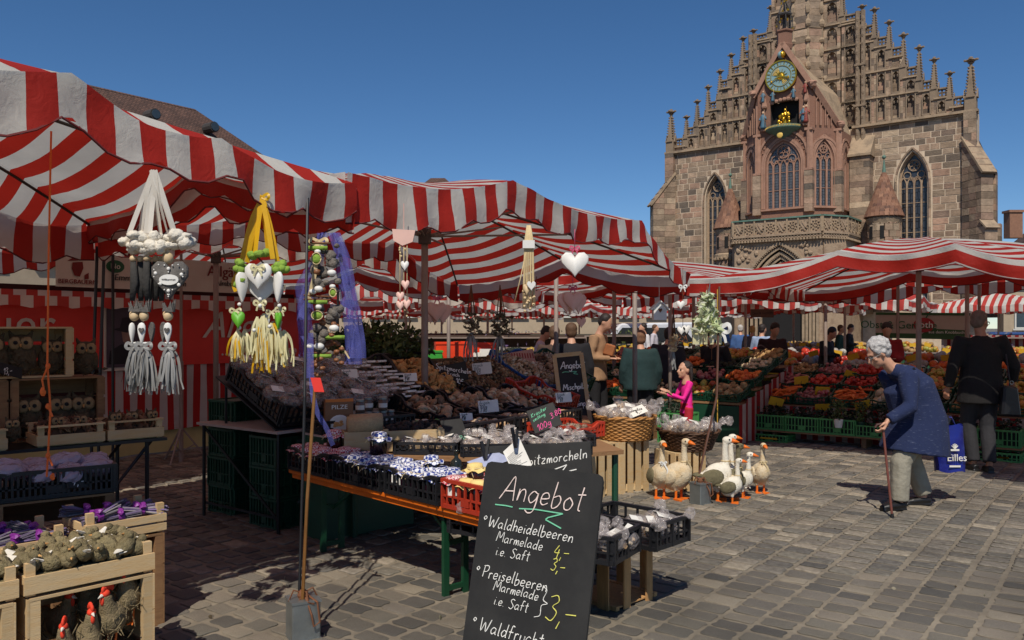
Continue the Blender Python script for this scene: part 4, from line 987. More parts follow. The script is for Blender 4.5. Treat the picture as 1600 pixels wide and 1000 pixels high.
m_mushp=mat('pale_mushrooms',None,.7,.25,30,.3,ramp=[(206,186,154),(176,144,106),(226,212,188),(130,96,66),(190,164,130)],bd=.003)
m_chant=mat('chanterelles',None,.7,.25,20,.3,ramp=[(184,132,72),(206,158,96),(160,108,58)])
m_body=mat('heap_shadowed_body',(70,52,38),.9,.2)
m_dried=mat('dried_mushroom_filling',None,.6,.35,25,.5,60,ramp=[(132,104,84),(98,76,60),(160,134,112),(116,92,76)])
def film(name,col,a=.5):
    m=mat(name,col,.12,.12,30,.9,28,alpha=a,spec=.7,bd=.02);return m
m_film=film('crinkled_cellophane',(196,186,182),.3)
BAGS={}
def bag(label,p,rz,s=1.0,fill=None,group=None,tilt=0,flat=1.0,key='a'):
    """small clear bag of dried mushrooms with a paper label and a gathered top"""
    if key not in BAGS:
        r=thing('mushroom_bag',label,'bag',(0,0,0),0,group)
        m=MB();m.ell((0,0,.045),(.075,.06,.045),14,9,jit=.07);
        if key != 'f':
            m.tube([(.05,0,.06),(.085,.005,.075),(.105,0,.09)],[.02,.008,.012],8);m.ell((.12,0,.1),(.025,.035,.03),8,5,jit=.3)
        obj('cellophane_bag',m,m_film,r,smooth=False)
        m=scatter(TM['slice']+TM['lump'],[(R.randrange(6),rndM((R.uniform(-.05,.05),R.uniform(-.04,.04),.04+R.uniform(-.022,.03)),R.uniform(.02,.035))) for _ in range(34)]);obj('dried_mushrooms',m,fill or m_dried,r,kind='stuff')
        m=MB();m.box((-.012,-.004,.09),(.062,.036,.002),M=Matrix.Rotation(.25,3,'Y'));obj('paper_label',m,m_paper,r)
        BAGS[key]=r;r.location=p;r.rotation_euler=(tilt,0,rz);r.scale=(s,s,s*flat);return r
    return dup(BAGS[key],label,p,rot=(tilt,0,rz),scale=(s,s,s*flat),group=group)
def tilted_pts(M,L,Wd,nx,ny,z):
    for i in range(nx):
        for j in range(ny): yield M @ V((L*(i+.5)/nx+R.uniform(-.012,.012),Wd*(j+.5)/ny+R.uniform(-.012,.012),z+R.uniform(-.008,.012)))
# ---------------------------------------------------------------- display tables of the mushroom stall
def table(label,poly,z,th,m,legs,lm,name='display_table',cat='table',lw=.03):
    c=sum((V((x,y,0)) for x,y in poly),V())/len(poly);r=thing(name,label,cat,c)
    b=MB();b.prism(poly,z-th,z,ax='z');obj('table_top',b,m,r,world=True)
    for (x,y) in legs: b=MB();b.tube([(x,y,0),(x,y,z-th)],lw/2,6);obj('leg',b,lm,r,world=True)
    return r
def up(p,a,b_): return p+U*a+W*b_
O1=V((-1.8,6.38,0))
q=[O1,up(O1,4.5,0),up(O1,4.5,1.1),up(O1,0,1.1)]
t1=table('long dark table with a pale edge carrying the raised back row of mushroom crates',[(p.x,p.y) for p in q],.8,.02,m_card,[(p.x,p.y) for p in (up(O1,.04,.04),up(O1,.04,1.05),up(O1,2.2,.04),up(O1,2.2,1.05),up(O1,4.4,.04),up(O1,4.4,1.05))],m_blackm)
sb=MB()      # sloping rack
a,b=up(O1,.02,.05)+V((0,0,.815)),up(O1,.02,.85)+V((0,0,1.2));c,d=up(O1,4.4,.85)+V((0,0,1.2)),up(O1,4.4,.05)+V((0,0,.815))
sb.add([a,b,c,d]+[p-V((0,0,.015)) for p in (a,b,c,d)],[(0,3,2,1),(4,5,6,7),(0,1,5,4),(1,2,6,5),(2,3,7,6),(3,0,4,7)]);obj('sloping_rack',sb,m_bk,t1,world=True)
for k in range(4): sb=MB();p=up(O1,.1+k*1.4,.82);sb.tube([p+V((0,0,.8)),p+V((0,0,1.18))],.012,6);obj('rack_prop',sb,m_blackm,t1,world=True)
sb=MB();sb.beam(up(O1,.05,.05)+V((0,0,.1)),up(O1,.05,1.05)+V((0,0,.75)),.012,.02);sb.beam(up(O1,.05,.05)+V((0,0,.12)),up(O1,.05,1.05)+V((0,0,.12)),.012,.02);obj('leg_brace',sb,m_blackm,t1,world=True)
polB=[(-1.32,6.27),(-.9,5.98),(.0,5.85),(.84,6.25),(.72,6.8),(.78,8.7),(.3,9.0),(-1.38,6.6)]
t2=table('low table with a raw wooden edge under the front rows of mushroom crates',polB,.68,.03,m_woodd,[(-1.2,6.35),(-.1,5.95),(.78,6.3),(.7,8.6)],m_dg,lw=.05)
t3=table('narrow low table between the jam bench and the mushroom table',[(-.74,5.8),(-.2,5.3),(.22,4.95),(.5,5.25),(-.3,5.8)],.585,.02,m_woodd,[(-.2,5.4),(.3,5.2)],m_dg,lw=.05)
# stacks of empty crates under and beside the stall
gs=crate('stacking_crate','dark green stacking crate, lowest of the stack at the left end of the mushroom stall',.58,.38,.24,m_dg,nsl=9,group='dark green stacking crates under the stall')
pk=MB();pk.box((.29,.19,.12),(.55,.35,.22));obj('crate_liner',pk,m_dg,gs)
lab=['dark green stacking crate, second from the bottom at the left end of the mushroom stall','dark green stacking crate, third from the bottom at the left end of the mushroom stall','dark green stacking crate, topmost at the left end of the mushroom stall']
bs=G(372,800,0);bs=V((-2.36,7.05,0));put(gs,bs,UA)
for k in range(3): dup(gs,lab[k],bs+V((R.uniform(-.01,.01),R.uniform(-.01,.01),.245*(k+1))))
for t in range(3):
    for k in range(3): dup(gs,'green crate under the long crate table, %s layer, %s' % (('bottom','middle','upper')[k],('by the left leg','second along','third along')[t]),up(O1,.1+t*.62,.12)+V((0,0,.245*k)))
m_grh=mat('grey_handle_strip',(92,98,94),.6,.1)
for k in range(3): sb=MB();p=up(O1,.28,.117)+V((0,0,.2+.245*k));sb.beam(p,p+U*.24,.006,.02);o=obj('crate_stripe',sb,m_grh,t1,world=True)
# --- back row: tilted crates along U
TL=math.atan2(.385,.8)
rowA=[('black',m_bk,'bags'),('black',m_bk,'bags'),('black',m_bk,'packs'),('black',m_bk,'chant'),('wood',None,'morel'),('wood',None,'morel2'),('blue',m_bl,'slice'),('dark green',m_dg,'slice2')]
dk=crate('display_crate','tilted black plastic crate of dried mushroom bags at the left end of the back row',.56,.8,.19,m_bk,lowmid=.25,group='mushroom display crates');dk_used=False
locs='at the left end of the back row|second from the left in the back row|of pale flat packs behind the mushroom book|left of the umbrella pole|x|x|with a handwritten price card|at the right end of the back row'.split('|')
LAB=['tilted black crate full of brown dried mushroom bags, left end of the back row','tilted black crate of mushroom bags behind the blue tulle, second in the back row','tilted black crate of pale flat mushroom packs behind the book, back row','tilted black crate of orange chanterelles left of the umbrella pole','tilted wooden tray of morels just right of the umbrella pole','tilted wooden tray of morels below the Spitzmorcheln chalkboard','tilted blue plastic crate of pale sliced mushrooms with a price card','tilted dark green crate of small mushrooms at the right end of the back row']
CRA=[]
for i,(cn,cm_,ct) in enumerate(rowA):
    p=up(O1,.04+i*.565,.03)+V((0,0,.83))
    if cn == 'wood': c_=wood_tray('wooden_tray',LAB[i],.54,.78,.12,m_woodd,post=.02,group='mushroom display crates');put(c_,p,UA,TL)
    elif i == 0: c_=put(dk,p,UA,TL)
    elif cn == 'black': c_=dup(dk,LAB[i],p,rot=(TL,0,UA))
    else: c_=crate('display_crate',LAB[i],.56,.8,.19,cm_,lowmid=.25,group='mushroom display crates');put(c_,p,UA,TL)
    c_['label']=LAB[i];CRA.append(c_);M=RM[c_.name]
    if ct == 'bags':
        nm='brown dried mushroom bag with a paper label in the %s tilted black crate' % ('first','second')[i]
        fl=MB();fl.box((.28,.4,.06),(.52,.76,.08));obj('bag_bottom_layer',fl,m_dried,c_)
        for pt in tilted_pts(M,.56,.8,3,5,.11): bag(nm,pt,UA+R.uniform(-.9,.9),R.uniform(1.5,1.8),group='bags in black crate %s' % ('one','two')[i],tilt=TL+R.uniform(-.3,.3),flat=.8)
    elif ct == 'packs':
        fl=MB();fl.box((.28,.4,.06),(.52,.76,.08));obj('pack_bottom_layer',fl,m_dried,c_)
        for a in range(4):
            for b in range(9):
                pt=M @ V((.07+a*.14,.06+b*.085,.12+R.uniform(-.01,.015)));m0=None
                if a == 0 and b == 0:
                    pk=thing('mushroom_pack','flat pale pack of dried mushrooms standing in a row in the third tilted crate','package',pt,0,'flat packs in the third crate')
                    g=MB();g.ell((0,0,0),(.065,.012,.05),10,6,jit=.05);obj('pack_body',g,mat('pack_film_pink',(176,150,138),.3,.3,30,.5,50),pk,smooth=True);g=MB();g.box((0,-.004,.045),(.11,.018,.03));obj('pack_header',g,m_paper,pk);pk.rotation_euler=(TL+.9,0,UA)
                else: dup(pk,pk['label'],pt,rot=(TL+.9+R.uniform(-.15,.15),0,UA+R.uniform(-.08,.08)))
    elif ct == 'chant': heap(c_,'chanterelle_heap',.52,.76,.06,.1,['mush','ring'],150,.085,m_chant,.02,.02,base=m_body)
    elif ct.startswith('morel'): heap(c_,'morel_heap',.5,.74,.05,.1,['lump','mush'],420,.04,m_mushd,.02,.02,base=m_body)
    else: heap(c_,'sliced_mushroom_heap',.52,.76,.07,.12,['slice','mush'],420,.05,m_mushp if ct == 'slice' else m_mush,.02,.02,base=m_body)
# --- second row, nearer and lower
O2=up(O1,0,-.52)+V((0,0,.71));TL2=.3
LAB2=['black crate with big brown mushrooms in front of the umbrella pole','black crate with pink mushrooms and a white card, middle of the second row','black crate with large pale mushrooms, right of the middle in the second row','red plastic crate of white button mushrooms before the tall chalkboard']
c20=None
for i,t in enumerate((1.2,1.76,2.32,2.9)):
    m_=m_rd if i == 3 else m_bk
    p=up(O2,t,0)
    if i == 0: c_=c20=put(crate('mushroom_crate',LAB2[0],.5,.55,.16,m_bk,lowmid=.3,group='mushroom display crates'),p,UA,TL2)
    elif i < 3: c_=dup(c20,LAB2[i],p,rot=(TL2,0,UA))
    else: c_=put(crate('mushroom_crate',LAB2[3],.5,.62,.16,m_rd,lowmid=.3,group='mushroom display crates'),p+V((0,0,.03)),UA,TL2)
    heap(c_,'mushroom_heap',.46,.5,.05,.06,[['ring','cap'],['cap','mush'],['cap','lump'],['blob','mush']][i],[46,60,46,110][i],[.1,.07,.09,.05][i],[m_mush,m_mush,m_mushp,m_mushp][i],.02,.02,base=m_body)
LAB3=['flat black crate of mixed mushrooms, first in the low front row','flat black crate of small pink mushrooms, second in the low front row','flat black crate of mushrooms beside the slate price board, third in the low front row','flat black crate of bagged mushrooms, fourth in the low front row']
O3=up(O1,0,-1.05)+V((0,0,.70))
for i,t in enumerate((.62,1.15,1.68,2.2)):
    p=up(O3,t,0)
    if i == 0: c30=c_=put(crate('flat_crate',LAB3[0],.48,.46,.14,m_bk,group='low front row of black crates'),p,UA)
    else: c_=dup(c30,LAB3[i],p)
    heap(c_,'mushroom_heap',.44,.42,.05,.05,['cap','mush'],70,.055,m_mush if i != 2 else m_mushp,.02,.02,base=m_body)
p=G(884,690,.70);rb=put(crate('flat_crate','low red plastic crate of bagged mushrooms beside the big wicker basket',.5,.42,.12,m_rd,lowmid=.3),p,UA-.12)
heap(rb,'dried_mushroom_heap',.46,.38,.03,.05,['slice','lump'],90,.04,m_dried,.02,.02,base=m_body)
sb_=None
for i,(x_,y_,rz_,lb) in enumerate(((-.86,6.02,-.1,'shallow black crate of clear bags left on the low table edge'),(-.36,5.9,.08,'shallow black crate of clear bags behind the clipped papers'),(.12,5.93,.12,'shallow black crate of clear bags beside the low red crate'),(-.33,6.3,.1,'second shallow black crate of clear bags behind the first'),(.2,6.35,.2,'shallow black crate of clear bags behind the low red crate'))):
    if i == 0: sb_=c_=put(crate('shallow_crate',lb,.46,.34,.09,m_bk,group='shallow crates on the low table'),V((x_,y_,.683)),rz_)
    else: c_=dup(sb_,lb,V((x_,y_,.683)),rz=rz_)
    for x in range(3):
        for y in range(2): bag('clear mushroom bag in the %s shallow black crate' % ('leftmost front','middle front','right front','middle rear','right rear')[i],RM[c_.name] @ V((.08+x*.14,.1+y*.14,.02)),R.uniform(-3,3),R.uniform(.95,1.15),group='bags in shallow crate %d' % (i+1),tilt=R.uniform(-.3,.3),key='s',fill=m_mushp)
# jars and the mushroom book
p=V((-1.40,6.2,.80));db=thing('display_block','dark box under the crate with the mushroom book and jars','box',V((p.x,p.y,0)),UA-.15);g=MB();g.box((.42,.15,.39),(.84,.28,.78));obj('block_body',g,m_dg,db);g=MB();g.box((.42,.15,.787),(.86,.3,.014));obj('block_top',g,m_card,db)
c_=put(crate('jar_crate','small black crate holding the mushroom book and glass jars',.85,.3,.1,m_bk),p,UA-.15)
bk_=thing('mushroom_book','brown paperback titled PILZE with a plate of food on its cover','book',p+U*.03+W*.04+V((0,0,.015)),UA-.45);bk_.scale=(.95,1,.82)
g=MB();g.box((.12,.0,.15),(.22,.03,.3));obj('book_block',g,m_paper,bk_);g=MB();g.box((.12,-.018,.15),(.225,.004,.305));g.box((.006,0,.15),(.004,.034,.305));obj('book_cover',g,mat('book_cover_brown',(126,84,52),.5,.15,9),bk_);g=MB();g.box((.12,-.0215,.288),(.225,.002,.028));obj('cover_band',g,mat('book_orange',(206,116,40),.5,.1),bk_)
g=MB();Rx2=Matrix.Rotation(math.pi/2,3,'X');g.lathe([(0,0),(.085,.0),(.07,.004),(0,.004)],20,c=(.12,-.0215,.07),M=Rx2,cap=False);obj('cover_plate',g,m_paper,bk_)
g=MB()
for k in range(10): g.ell((.12+R.uniform(-.04,.04),-.027,.07+R.uniform(-.03,.03)),(.016,.004,.014),6,4)
obj('cover_food',g,m_chant,bk_)
me=text_mesh('PILZE',.055,frameM((.12,-.0222,.225),(1,0,0),(0,0,1)),.001);link('lettering',me,m_chalk,bk_)
m_glass=mat('jar_glass',(206,214,210),.06,.05,5,trans=.85,spec=.6);m_jam=mat('dark_jam',(52,14,16),.15,.2,9);m_jamb=mat('berry_jam',(30,12,22),.15,.2,9)
def plain_jar(label,p,group):
    r=thing('glass_jar',label,'jar',p,0,group);g=MB();g.lathe([(.034,0),(.038,.006),(.038,.07),(.03,.082),(.03,.088)],14);obj('jar_body',g,mat('preserve_jar_contents',(112,92,78),.12,.4,60),r,smooth=True)
    g=MB();g.lathe([(.033,.088),(.034,.09),(.034,.104),(.03,.106)],14);obj('lid',g,m_metal,r);g=MB();g.lathe([(.0388,.025),(.0388,.06)],14,cap=False);g.f=g.f[8:13];g.t=g.t[8:13];obj('paper_label',g,m_paper,r);r.rotation_euler=(0,0,0);return r
pj=plain_jar('small glass jar with a white label beside the mushroom book',p+U*.36+W*.1+V((0,0,.02)),'glass jars beside the book')
for a in range(6):
    for b in range(3):
        if a == 0 and b == 0: continue
        dup(pj,pj['label'],p+U*(.34+a*.082)+W*(.07+b*.085)+V((0,0,.02)),rz=R.uniform(-.5,.5))
for a,b in ((1,0),(3,1),(4,0),(5,1)): dup(pj,'small glass jar with a white label stacked on the jars beside the book',p+U*(.34+a*.082)+W*(.07+b*.085)+V((0,0,.128)),rz=R.uniform(-.5,.5),group='stacked jars beside the book')
# wooden boxes of truffles and loaves
p=G(598,708,.685);c_=put(wood_tray('wooden_box','pale wooden box of dark truffles beside the rolled sacking',.46,.2,.16,m_wood,post=.01,rows=2),p,UA*.35);heap(c_,'truffle_heap',.42,.16,.13,.05,['lump'],46,.06,mat('truffle_black',(46,34,30),.85,.3,40,.8,60),.02,.02)
p=G(538,708,.685);c_=put(wood_tray('wooden_box','pale wooden box with a roll of sacking behind the gingham jars',.3,.2,.15,m_wood,post=.0,rows=1),p,UA*.35)
g=MB();g.tube([(.03,.06,.19),(.28,.06,.195)],.07,12);g.tube([(.06,.15,.2),(.3,.15,.205)],.065,12);o=obj('sacking_roll',g,mat('hessian_sacking',(188,160,120),.95,.2,60,.6,200),None,smooth=True);tag(o,'rolled pale hessian lying on the wooden box behind the jars','cloth');o.location=p;o.rotation_euler=(0,0,UA*.35)
g=MB();
p=G(668,690,.72);cq=put(crate('bag_crate','dark crate of green packets and truffles left of the big slate',.42,.24,.12,m_bk),G(640,688,.69),UA*.6)
for k,(cx,cy,cc_) in enumerate(((.08,.1,(40,130,60)),(.2,.16,(190,190,180)),(.28,.1,(50,140,70)),(.12,.24,(200,170,130)))):
    g=MB();g.ell((0,0,0),(.07,.04,.03),10,6,jit=.1);o=obj('food_packet',g,mat('packet_%d' % k,cc_,.3,.2,20,.5,40),None,smooth=True);tag(o,['green packet at the left in the dark crate','grey white packet in the middle of the dark crate','green packet at the right in the dark crate','tan packet at the back of the dark crate'][k],'package');o.location=RM[cq.name] @ V((cx,cy*.7,.12));o.rotation_euler=(.3,.2,k)
# ---------------------------------------------------------------- orange folding table with gingham jars
TA=V((-1.68,6.2,0));TD=V((.69,-.724,0)).normalized();TN=V((-TD.y,TD.x,0));TZ=math.atan2(TD.y,TD.x)
m_orw=mat('orange_lacquered_wood',(222,108,26),.35,.22,5,.1)
bt=thing('folding_bench','long orange beer garden bench with green steel legs carrying the jam jar crates','bench',TA)
tp=lambda a,b,z=0: TA+TD*a+TN*b+V((0,0,z))
g=MB();q=[tp(.03,0),tp(2.2,0),tp(2.2,.27),tp(0,.27),tp(0,.03)];g.prism([(p.x,p.y) for p in q],.522,.55,ax='z');obj('bench_top',g,m_orw,bt,world=True,bevel=.004)
g=MB();g.beam(tp(.05,.03,.504),tp(2.15,.03,.504),.02,.034);g.beam(tp(.05,.24,.504),tp(2.15,.24,.504),.02,.034);obj('apron',g,m_orw,bt,world=True)
m_gst=mat('green_steel',(18,66,42),.45,.15)
for a in (.42,1.8):
    for b in (.06,.21): g=MB();g.beam(tp(a,b,0.0),tp(a,b,.52),.04,.025,up=TD);obj('leg',g,m_gst,bt,world=True)
    g=MB();g.beam(tp(a,.08,.05),tp(a,.2,.05),.02,.03);g.beam(tp(a,.14,.3),tp(a+(.3 if a < 1 else -.3),.14,.5),.012,.02);g.beam(tp(a,.08,.32),tp(a,.2,.32),.02,.03);obj('leg_brace',g,m_gst,bt,world=True)
m_gb=check_mat('blue_gingham_cloth',(44,62,136),(222,222,226));m_gr=check_mat('red_gingham_cloth',(176,40,62),(228,208,204),.010);m_gy=mat('yellow_napkin_cloth',(232,204,130),.9,.15,30,.3)
m_str_=mat('raffia',(206,184,140),.8,.2)
def gjar(label,m_cloth,jam,group,big=False):
    r=thing('jam_jar',label,'jar',(0,0,0),0,group);s=1.0
    g=MB();g.lathe([(.036,0),(.041,.006),(.041,.085),(.034,.098),(.033,.108)],14);obj('jar_body',g,jam,r,smooth=True)
    g=MB();g.lathe([(.0418,.03),(.0418,.068)],16,cap=False);g.f=g.f[9:14];g.t=g.t[9:14];obj('paper_label',g,m_paper,r)
    g=MB();gr=[];N=26
    for i,(rr,zz) in enumerate(((.0,.118),(.02,.118),(.036,.114),(.0385,.1),(.039,.094),(.047,.088),(.058,.082))):
        row=[]
        for k in range(N):
            a=2*math.pi*k/N;w_=max(0,(i-3))/3;r2=rr*(1+w_*.16*math.sin(a*6+1)+w_*.08*math.sin(a*11));row.append(V((r2*math.cos(a),r2*math.sin(a),zz+w_*.008*math.sin(a*6))))
        gr.append(row)
    g.sheet(gr,close=True);obj('cloth_cap',g,m_cloth,r,smooth=True)
    g=MB();g.tube([(.0405*math.cos(k*.5236),.0405*math.sin(k*.5236),.095) for k in range(13)],.0022,5);g.tube([(.04,0,.095),(.055,.01,.08),(.06,.02,.06)],.0016,4);g.tube([(.04,0,.095),(.058,-.014,.084),(.07,-.02,.07)],.0016,4);obj('string',g,m_str_,r)
    return r
jb=gjar('jam jar capped with blue gingham',m_gb,m_jamb,'x');jr=gjar('jam jar capped with red gingham',m_gr,m_jam,'x');jy=gjar('jam jar capped with yellow cloth',m_gy,m_jam,'x')
used=set()
def setjar(j,label,p,group,s=1.0,rz=0):
    if j.name not in used: used.add(j.name);j.location=p;j.scale=(s,)*3;j.rotation_euler=(R.uniform(-.06,.06),R.uniform(-.06,.06),rz);j['label']=label;j['group']=group;return j
    return dup(j,label,p,rot=(R.uniform(-.06,.06),R.uniform(-.06,.06),rz),scale=s,group=group)
spec=[(.04,.58,m_bk,jr,'black crate of red gingham jars at the far left end of the orange table','red gingham jar in the leftmost black crate on the orange table'),
        (.66,.58,m_bk,jb,'black crate of blue gingham jars, second on the orange table','blue gingham jar in the second black crate on the orange table'),
        (1.27,.55,m_bk,jb,'black crate of blue gingham jars next to the red crate','blue gingham jar in the black crate next to the red crate'),
        (1.845,.42,m_rd,jr,'red plastic crate of red and yellow capped jars on the orange table','red gingham jar in the red crate'),
        (2.28,.42,m_rd,jb,'red plastic crate at the near end of the orange table, half behind the chalkboard','gingham jar in the red crate half behind the chalkboard')]
for i,(a,L_,m_,j,cl,jl) in enumerate(spec):
    c_=crate('jar_crate',cl,L_,.3,.17,m_,lowmid=.15 if i < 3 else 0);p=tp(a,-.01 if i < 4 else -.08,.553 if i < 4 else .487);put(c_,p,TZ);M=RM[c_.name]
    if i == 4: pass
    nx=5 if L_ > .5 else 4
    for x in range(nx):
        for y in range(3):
            jj=j
            if i == 3 and x >= 1 and y < 2: jj=jy if (x+y) % 3 else jr
            setjar(jj,jl if jj is j else 'yellow capped jar in the red crate',M @ V((.06+x*(L_-.12)/(nx-1)+R.uniform(-.008,.008),.06+y*.092+R.uniform(-.006,.006),.018+R.uniform(0,.02))),('jars in crate '+('one','two','three','four','five')[i]) if jj is j else 'yellow capped jars',1.28,R.uniform(-3,3))
for k in range(2): dup(gs,'green crate %s the nearer red jar crate' % ('under','on the ground under')[1-k],tp(2.27,-.08,.0+.243*k),rz=TZ,scale=(.75,.8,1))
setjar(jb,'dark jam jar with blue gingham cap standing above the second crate',P(591,713,5.78),'x1',1.45,-2.2)
setjar(jr,'jam jar with red gingham cap standing behind the leftmost jar crate',P(523,706,6.1),'x2',1.4,-2.2)
setjar(jb,'tall dark jam jar with blue gingham cap and white label behind the red crate',P(675,748,5.2),'x3',1.25,-2.0)
setjar(jy,'jam jar with a yellow cloth cap and white label in front of the chalkboard',P(744,762,4.82),'x4',1.22,-2.0)
# plates, bottle, clips, slate
pt=thing('snack_plate','white plate of dried mushroom snacks behind the red crate','plate',P(716,752,5.48));g=MB();g.lathe([(.0,.0),(.07,.0),(.12,.02),(.118,.024),(.06,.006),(0,.006)],24,cap=False);obj('plate',g,m_paper,pt,smooth=True);heap(pt,'dried_mushroom_snacks',.15,.15,.01,.02,['slice'],60,.03,m_chant,-.075,-.075)
bo=thing('glass_bottle','dark glass bottle with a handwritten black tag beside the snack plate','bottle',P(713,750,5.6));g=MB();g.lathe([(.04,0),(.043,.01),(.043,.1),(.035,.13),(.014,.15),(.013,.19),(.016,.192),(.016,.2)],16);obj('bottle_body',g,mat('dark_glass',(36,42,40),.08,.1),bo,smooth=True);g=MB();g.box((.01,-.05,.05),(.075,.004,.06));tg=obj('bottle_tag',g,m_slate,bo);g=MB();strokes(g,'Pilze',(-.02,-.0525,.055),(1,0,0),(0,0,1),(0,-1,0),.014,.002);strokes(g,'Snack',(-.02,-.0525,.033),(1,0,0),(0,0,1),(0,-1,0),.014,.002);obj('chalk_lettering',g,m_chalk,tg)
def board(name,label,TLp,TRp,BLp,cat='sign',th=.012,mb_=None,corner=.0):
    """slate panel from three corners; returns root, origin, x, y, normal, width, height"""
    a,b,c=V(TLp),V(TRp),V(BLp);x=b-a;y=a-c;n=x.cross(y).normalized();r=thing(name,label,cat,c)
    g=MB();w_,h=x.length,y.length;xd,yd=x.normalized(),y.normalized();g.beam(c+x*.5-n*th/2,a+x*.5-n*th/2,w_,th,up=n);obj('board_panel',g,mb_ or m_slate,r,world=True,bevel=.004)
    return r,a,xd,yd,n,w_,h
def write(r,a,xd,yd,n,items):
    by={}
    for (t,u,v,s,wd,m_) in items:
        g=by.setdefault(m_.name,(MB(),m_))[0];strokes(g,t,a+xd*u-yd*v,xd,yd,n,s,wd)
    for g,m_ in by.values(): obj('chalk_lettering',g,m_,r,world=True)
r,a,xd,yd,n,w_,h=board('slate','large blank green grey slate leaning among the mushroom crates',P(687,655,6.3),P(722,655,6.35),P(703,703,6.12))
write(r,a,xd,yd,n,[('Pilze',.1,.2,.04,.004,m_chg)])
r,a,xd,yd,n,w_,h=board('price_slate','small slate with green and pink writing among the mushroom crates',P(824,646,6.55),P(862,624,6.6),P(838,682,6.4),th=.008)
write(r,a,xd,yd,n,[('Kräuter',.02,.06,.035,.004,m_chg),('seitling',.02,.1,.03,.004,m_chg),('100g',.03,.2,.055,.005,m_chp),('3.80',.16,.16,.05,.005,m_chp)])
r,a,xd,yd,n,w_,h=board('chalkboard','chalkboard reading Spitzmorcheln Frisch standing in the morel tray',P(678,565,8.35),P(727,573,8.3),P(683,594,8.3));write(r,a,xd,yd,n,[('Spitzmorcheln',.01,.07,.052,.007,m_chalk),('Frisch',.12,.12,.04,.006,m_chalk),('100g',.04,.17,.04,.006,m_chalk),('10€',.2,.19,.05,.007,m_chalk)])
# framed A-board behind the stall
r=thing('framed_chalkboard','wood framed chalkboard reading Angebot Mischpilze Steinpilze standing behind the mushroom stall','sign',P(890,700,9.3))
c0,c1,c2,c3=P(866,556,9.3),P(908,552,9.35),P(928,700,8.9),P(885,704,8.85)
g=MB();g.add([c0,c1,c2,c3]+[p+V((0,.015,0)) for p in (c0,c1,c2,c3)],[(3,2,1,0),(4,5,6,7),(0,1,5,4),(1,2,6,5),(2,3,7,6),(3,0,4,7)]);obj('board_panel',g,m_slate,r,world=True)
for p,q_ in ((c0,c1),(c1,c2),(c3,c0)): g=MB();g.beam(p,q_,.045,.03,up=(0,1,0));obj('frame_rail',g,m_wood,r,world=True)
g=MB();g.beam(c0+V((.02,.05,0)),c3+V((-.12,.6,0)),.03,.03);g.beam(c1+V((0,.05,0)),c2+V((-.1,.6,0)),.03,.03);obj('rear_leg',g,m_woodd,r,world=True)
xd=(c1-c0).normalized();yd=(c0-c3).normalized();nn_=xd.cross(yd).normalized();g=MB()
for t,u,v,s in (('Angebot',.05,.17,.085),('Mischpilze',.05,.42,.07),('Steinpilze',.1,.62,.07),('Mispel',.1,.82,.07)): strokes(g,t,c0+xd*u-yd*v+nn_*.004,xd,yd,nn_,s,.009,sx=.85,sp=.1)
obj('chalk_lettering',g,m_chalk,r,world=True);g=MB();strokes(g,'~',c0+xd*.06-yd*.22+nn_*.004,xd,yd,nn_,.07,.008);obj('chalk_underline',g,m_chg,r,world=True)
# pale poster stand next to it
r,a,xd,yd,n,w_,h=board('poster','pinkish poster board with a striped top behind the dark green crate',P(796,548,9.6),P(833,548,9.6),P(806,600,9.5),mb_=mat('pink_poster',(196,150,136),.7,.15));g=MB();
for k in range(9): g.beam(a+xd*(.02+k*.03)-yd*.03+n*.001,a+xd*(.02+k*.03)-yd*.09+n*.001,.014,.002,up=n)
g.beam(a+xd*.04-yd*.14+n*.001,a+xd*(w_-.04)-yd*.14+n*.001,.02,.002,up=n);obj('printed_stripes',g,mat('poster_red',(150,50,44),.7),r,world=True)
# ---------------------------------------------------------------- the big chalkboard in front
a,b,c=P(760,720,3.3),P(943,742,3.02),None
bl=V((a.x-.14,a.y-.2,0));
r=thing('chalkboard','large black A-board headed Angebot with jam and juice prices in the foreground','sign',bl)
x=b-a;y=a-bl;y=(y-x.normalized()*y.dot(x.normalized())*0);xd=x.normalized();yd=y.normalized();n=xd.cross(yd).normalized();h=y.length;w_=x.length
g=MB();rr=.025;out=[(0,0),(w_,0),(w_,h-rr),(w_-rr*.3,h-rr*.3),(w_-rr,h),(rr,h),(rr*.3,h-rr*.3),(0,h-rr)]
for z in (0,-.012): g.v+=[tuple(bl+xd*p[0]+yd*p[1]+n*z) for p in out]
k=len(out);g.f=[tuple(range(k)),tuple(range(2*k-1,k-1,-1))]+[(i,i+k,(i+1) % k+k,(i+1) % k) for i in range(k)];g.t=[0]*len(g.f);obj('board_panel',g,m_slate,r,world=True)
g=MB();q0=V((0,.55,0));
for z in (0,-.012): g.v+=[tuple(V((bl.x,bl.y,0))+V((.02,.42,0))+xd*p[0]+((a-V((bl.x+.02,bl.y+.42,0))).normalized())*p[1]*.98-n*z-n*.02) for p in out]
g.f=[tuple(range(k)),tuple(range(2*k-1,k-1,-1))]+[(i,i+k,(i+1) % k+k,(i+1) % k) for i in range(k)];g.t=[0]*len(g.f);obj('rear_panel',g,m_slate,r,world=True)
WC=m_chalk
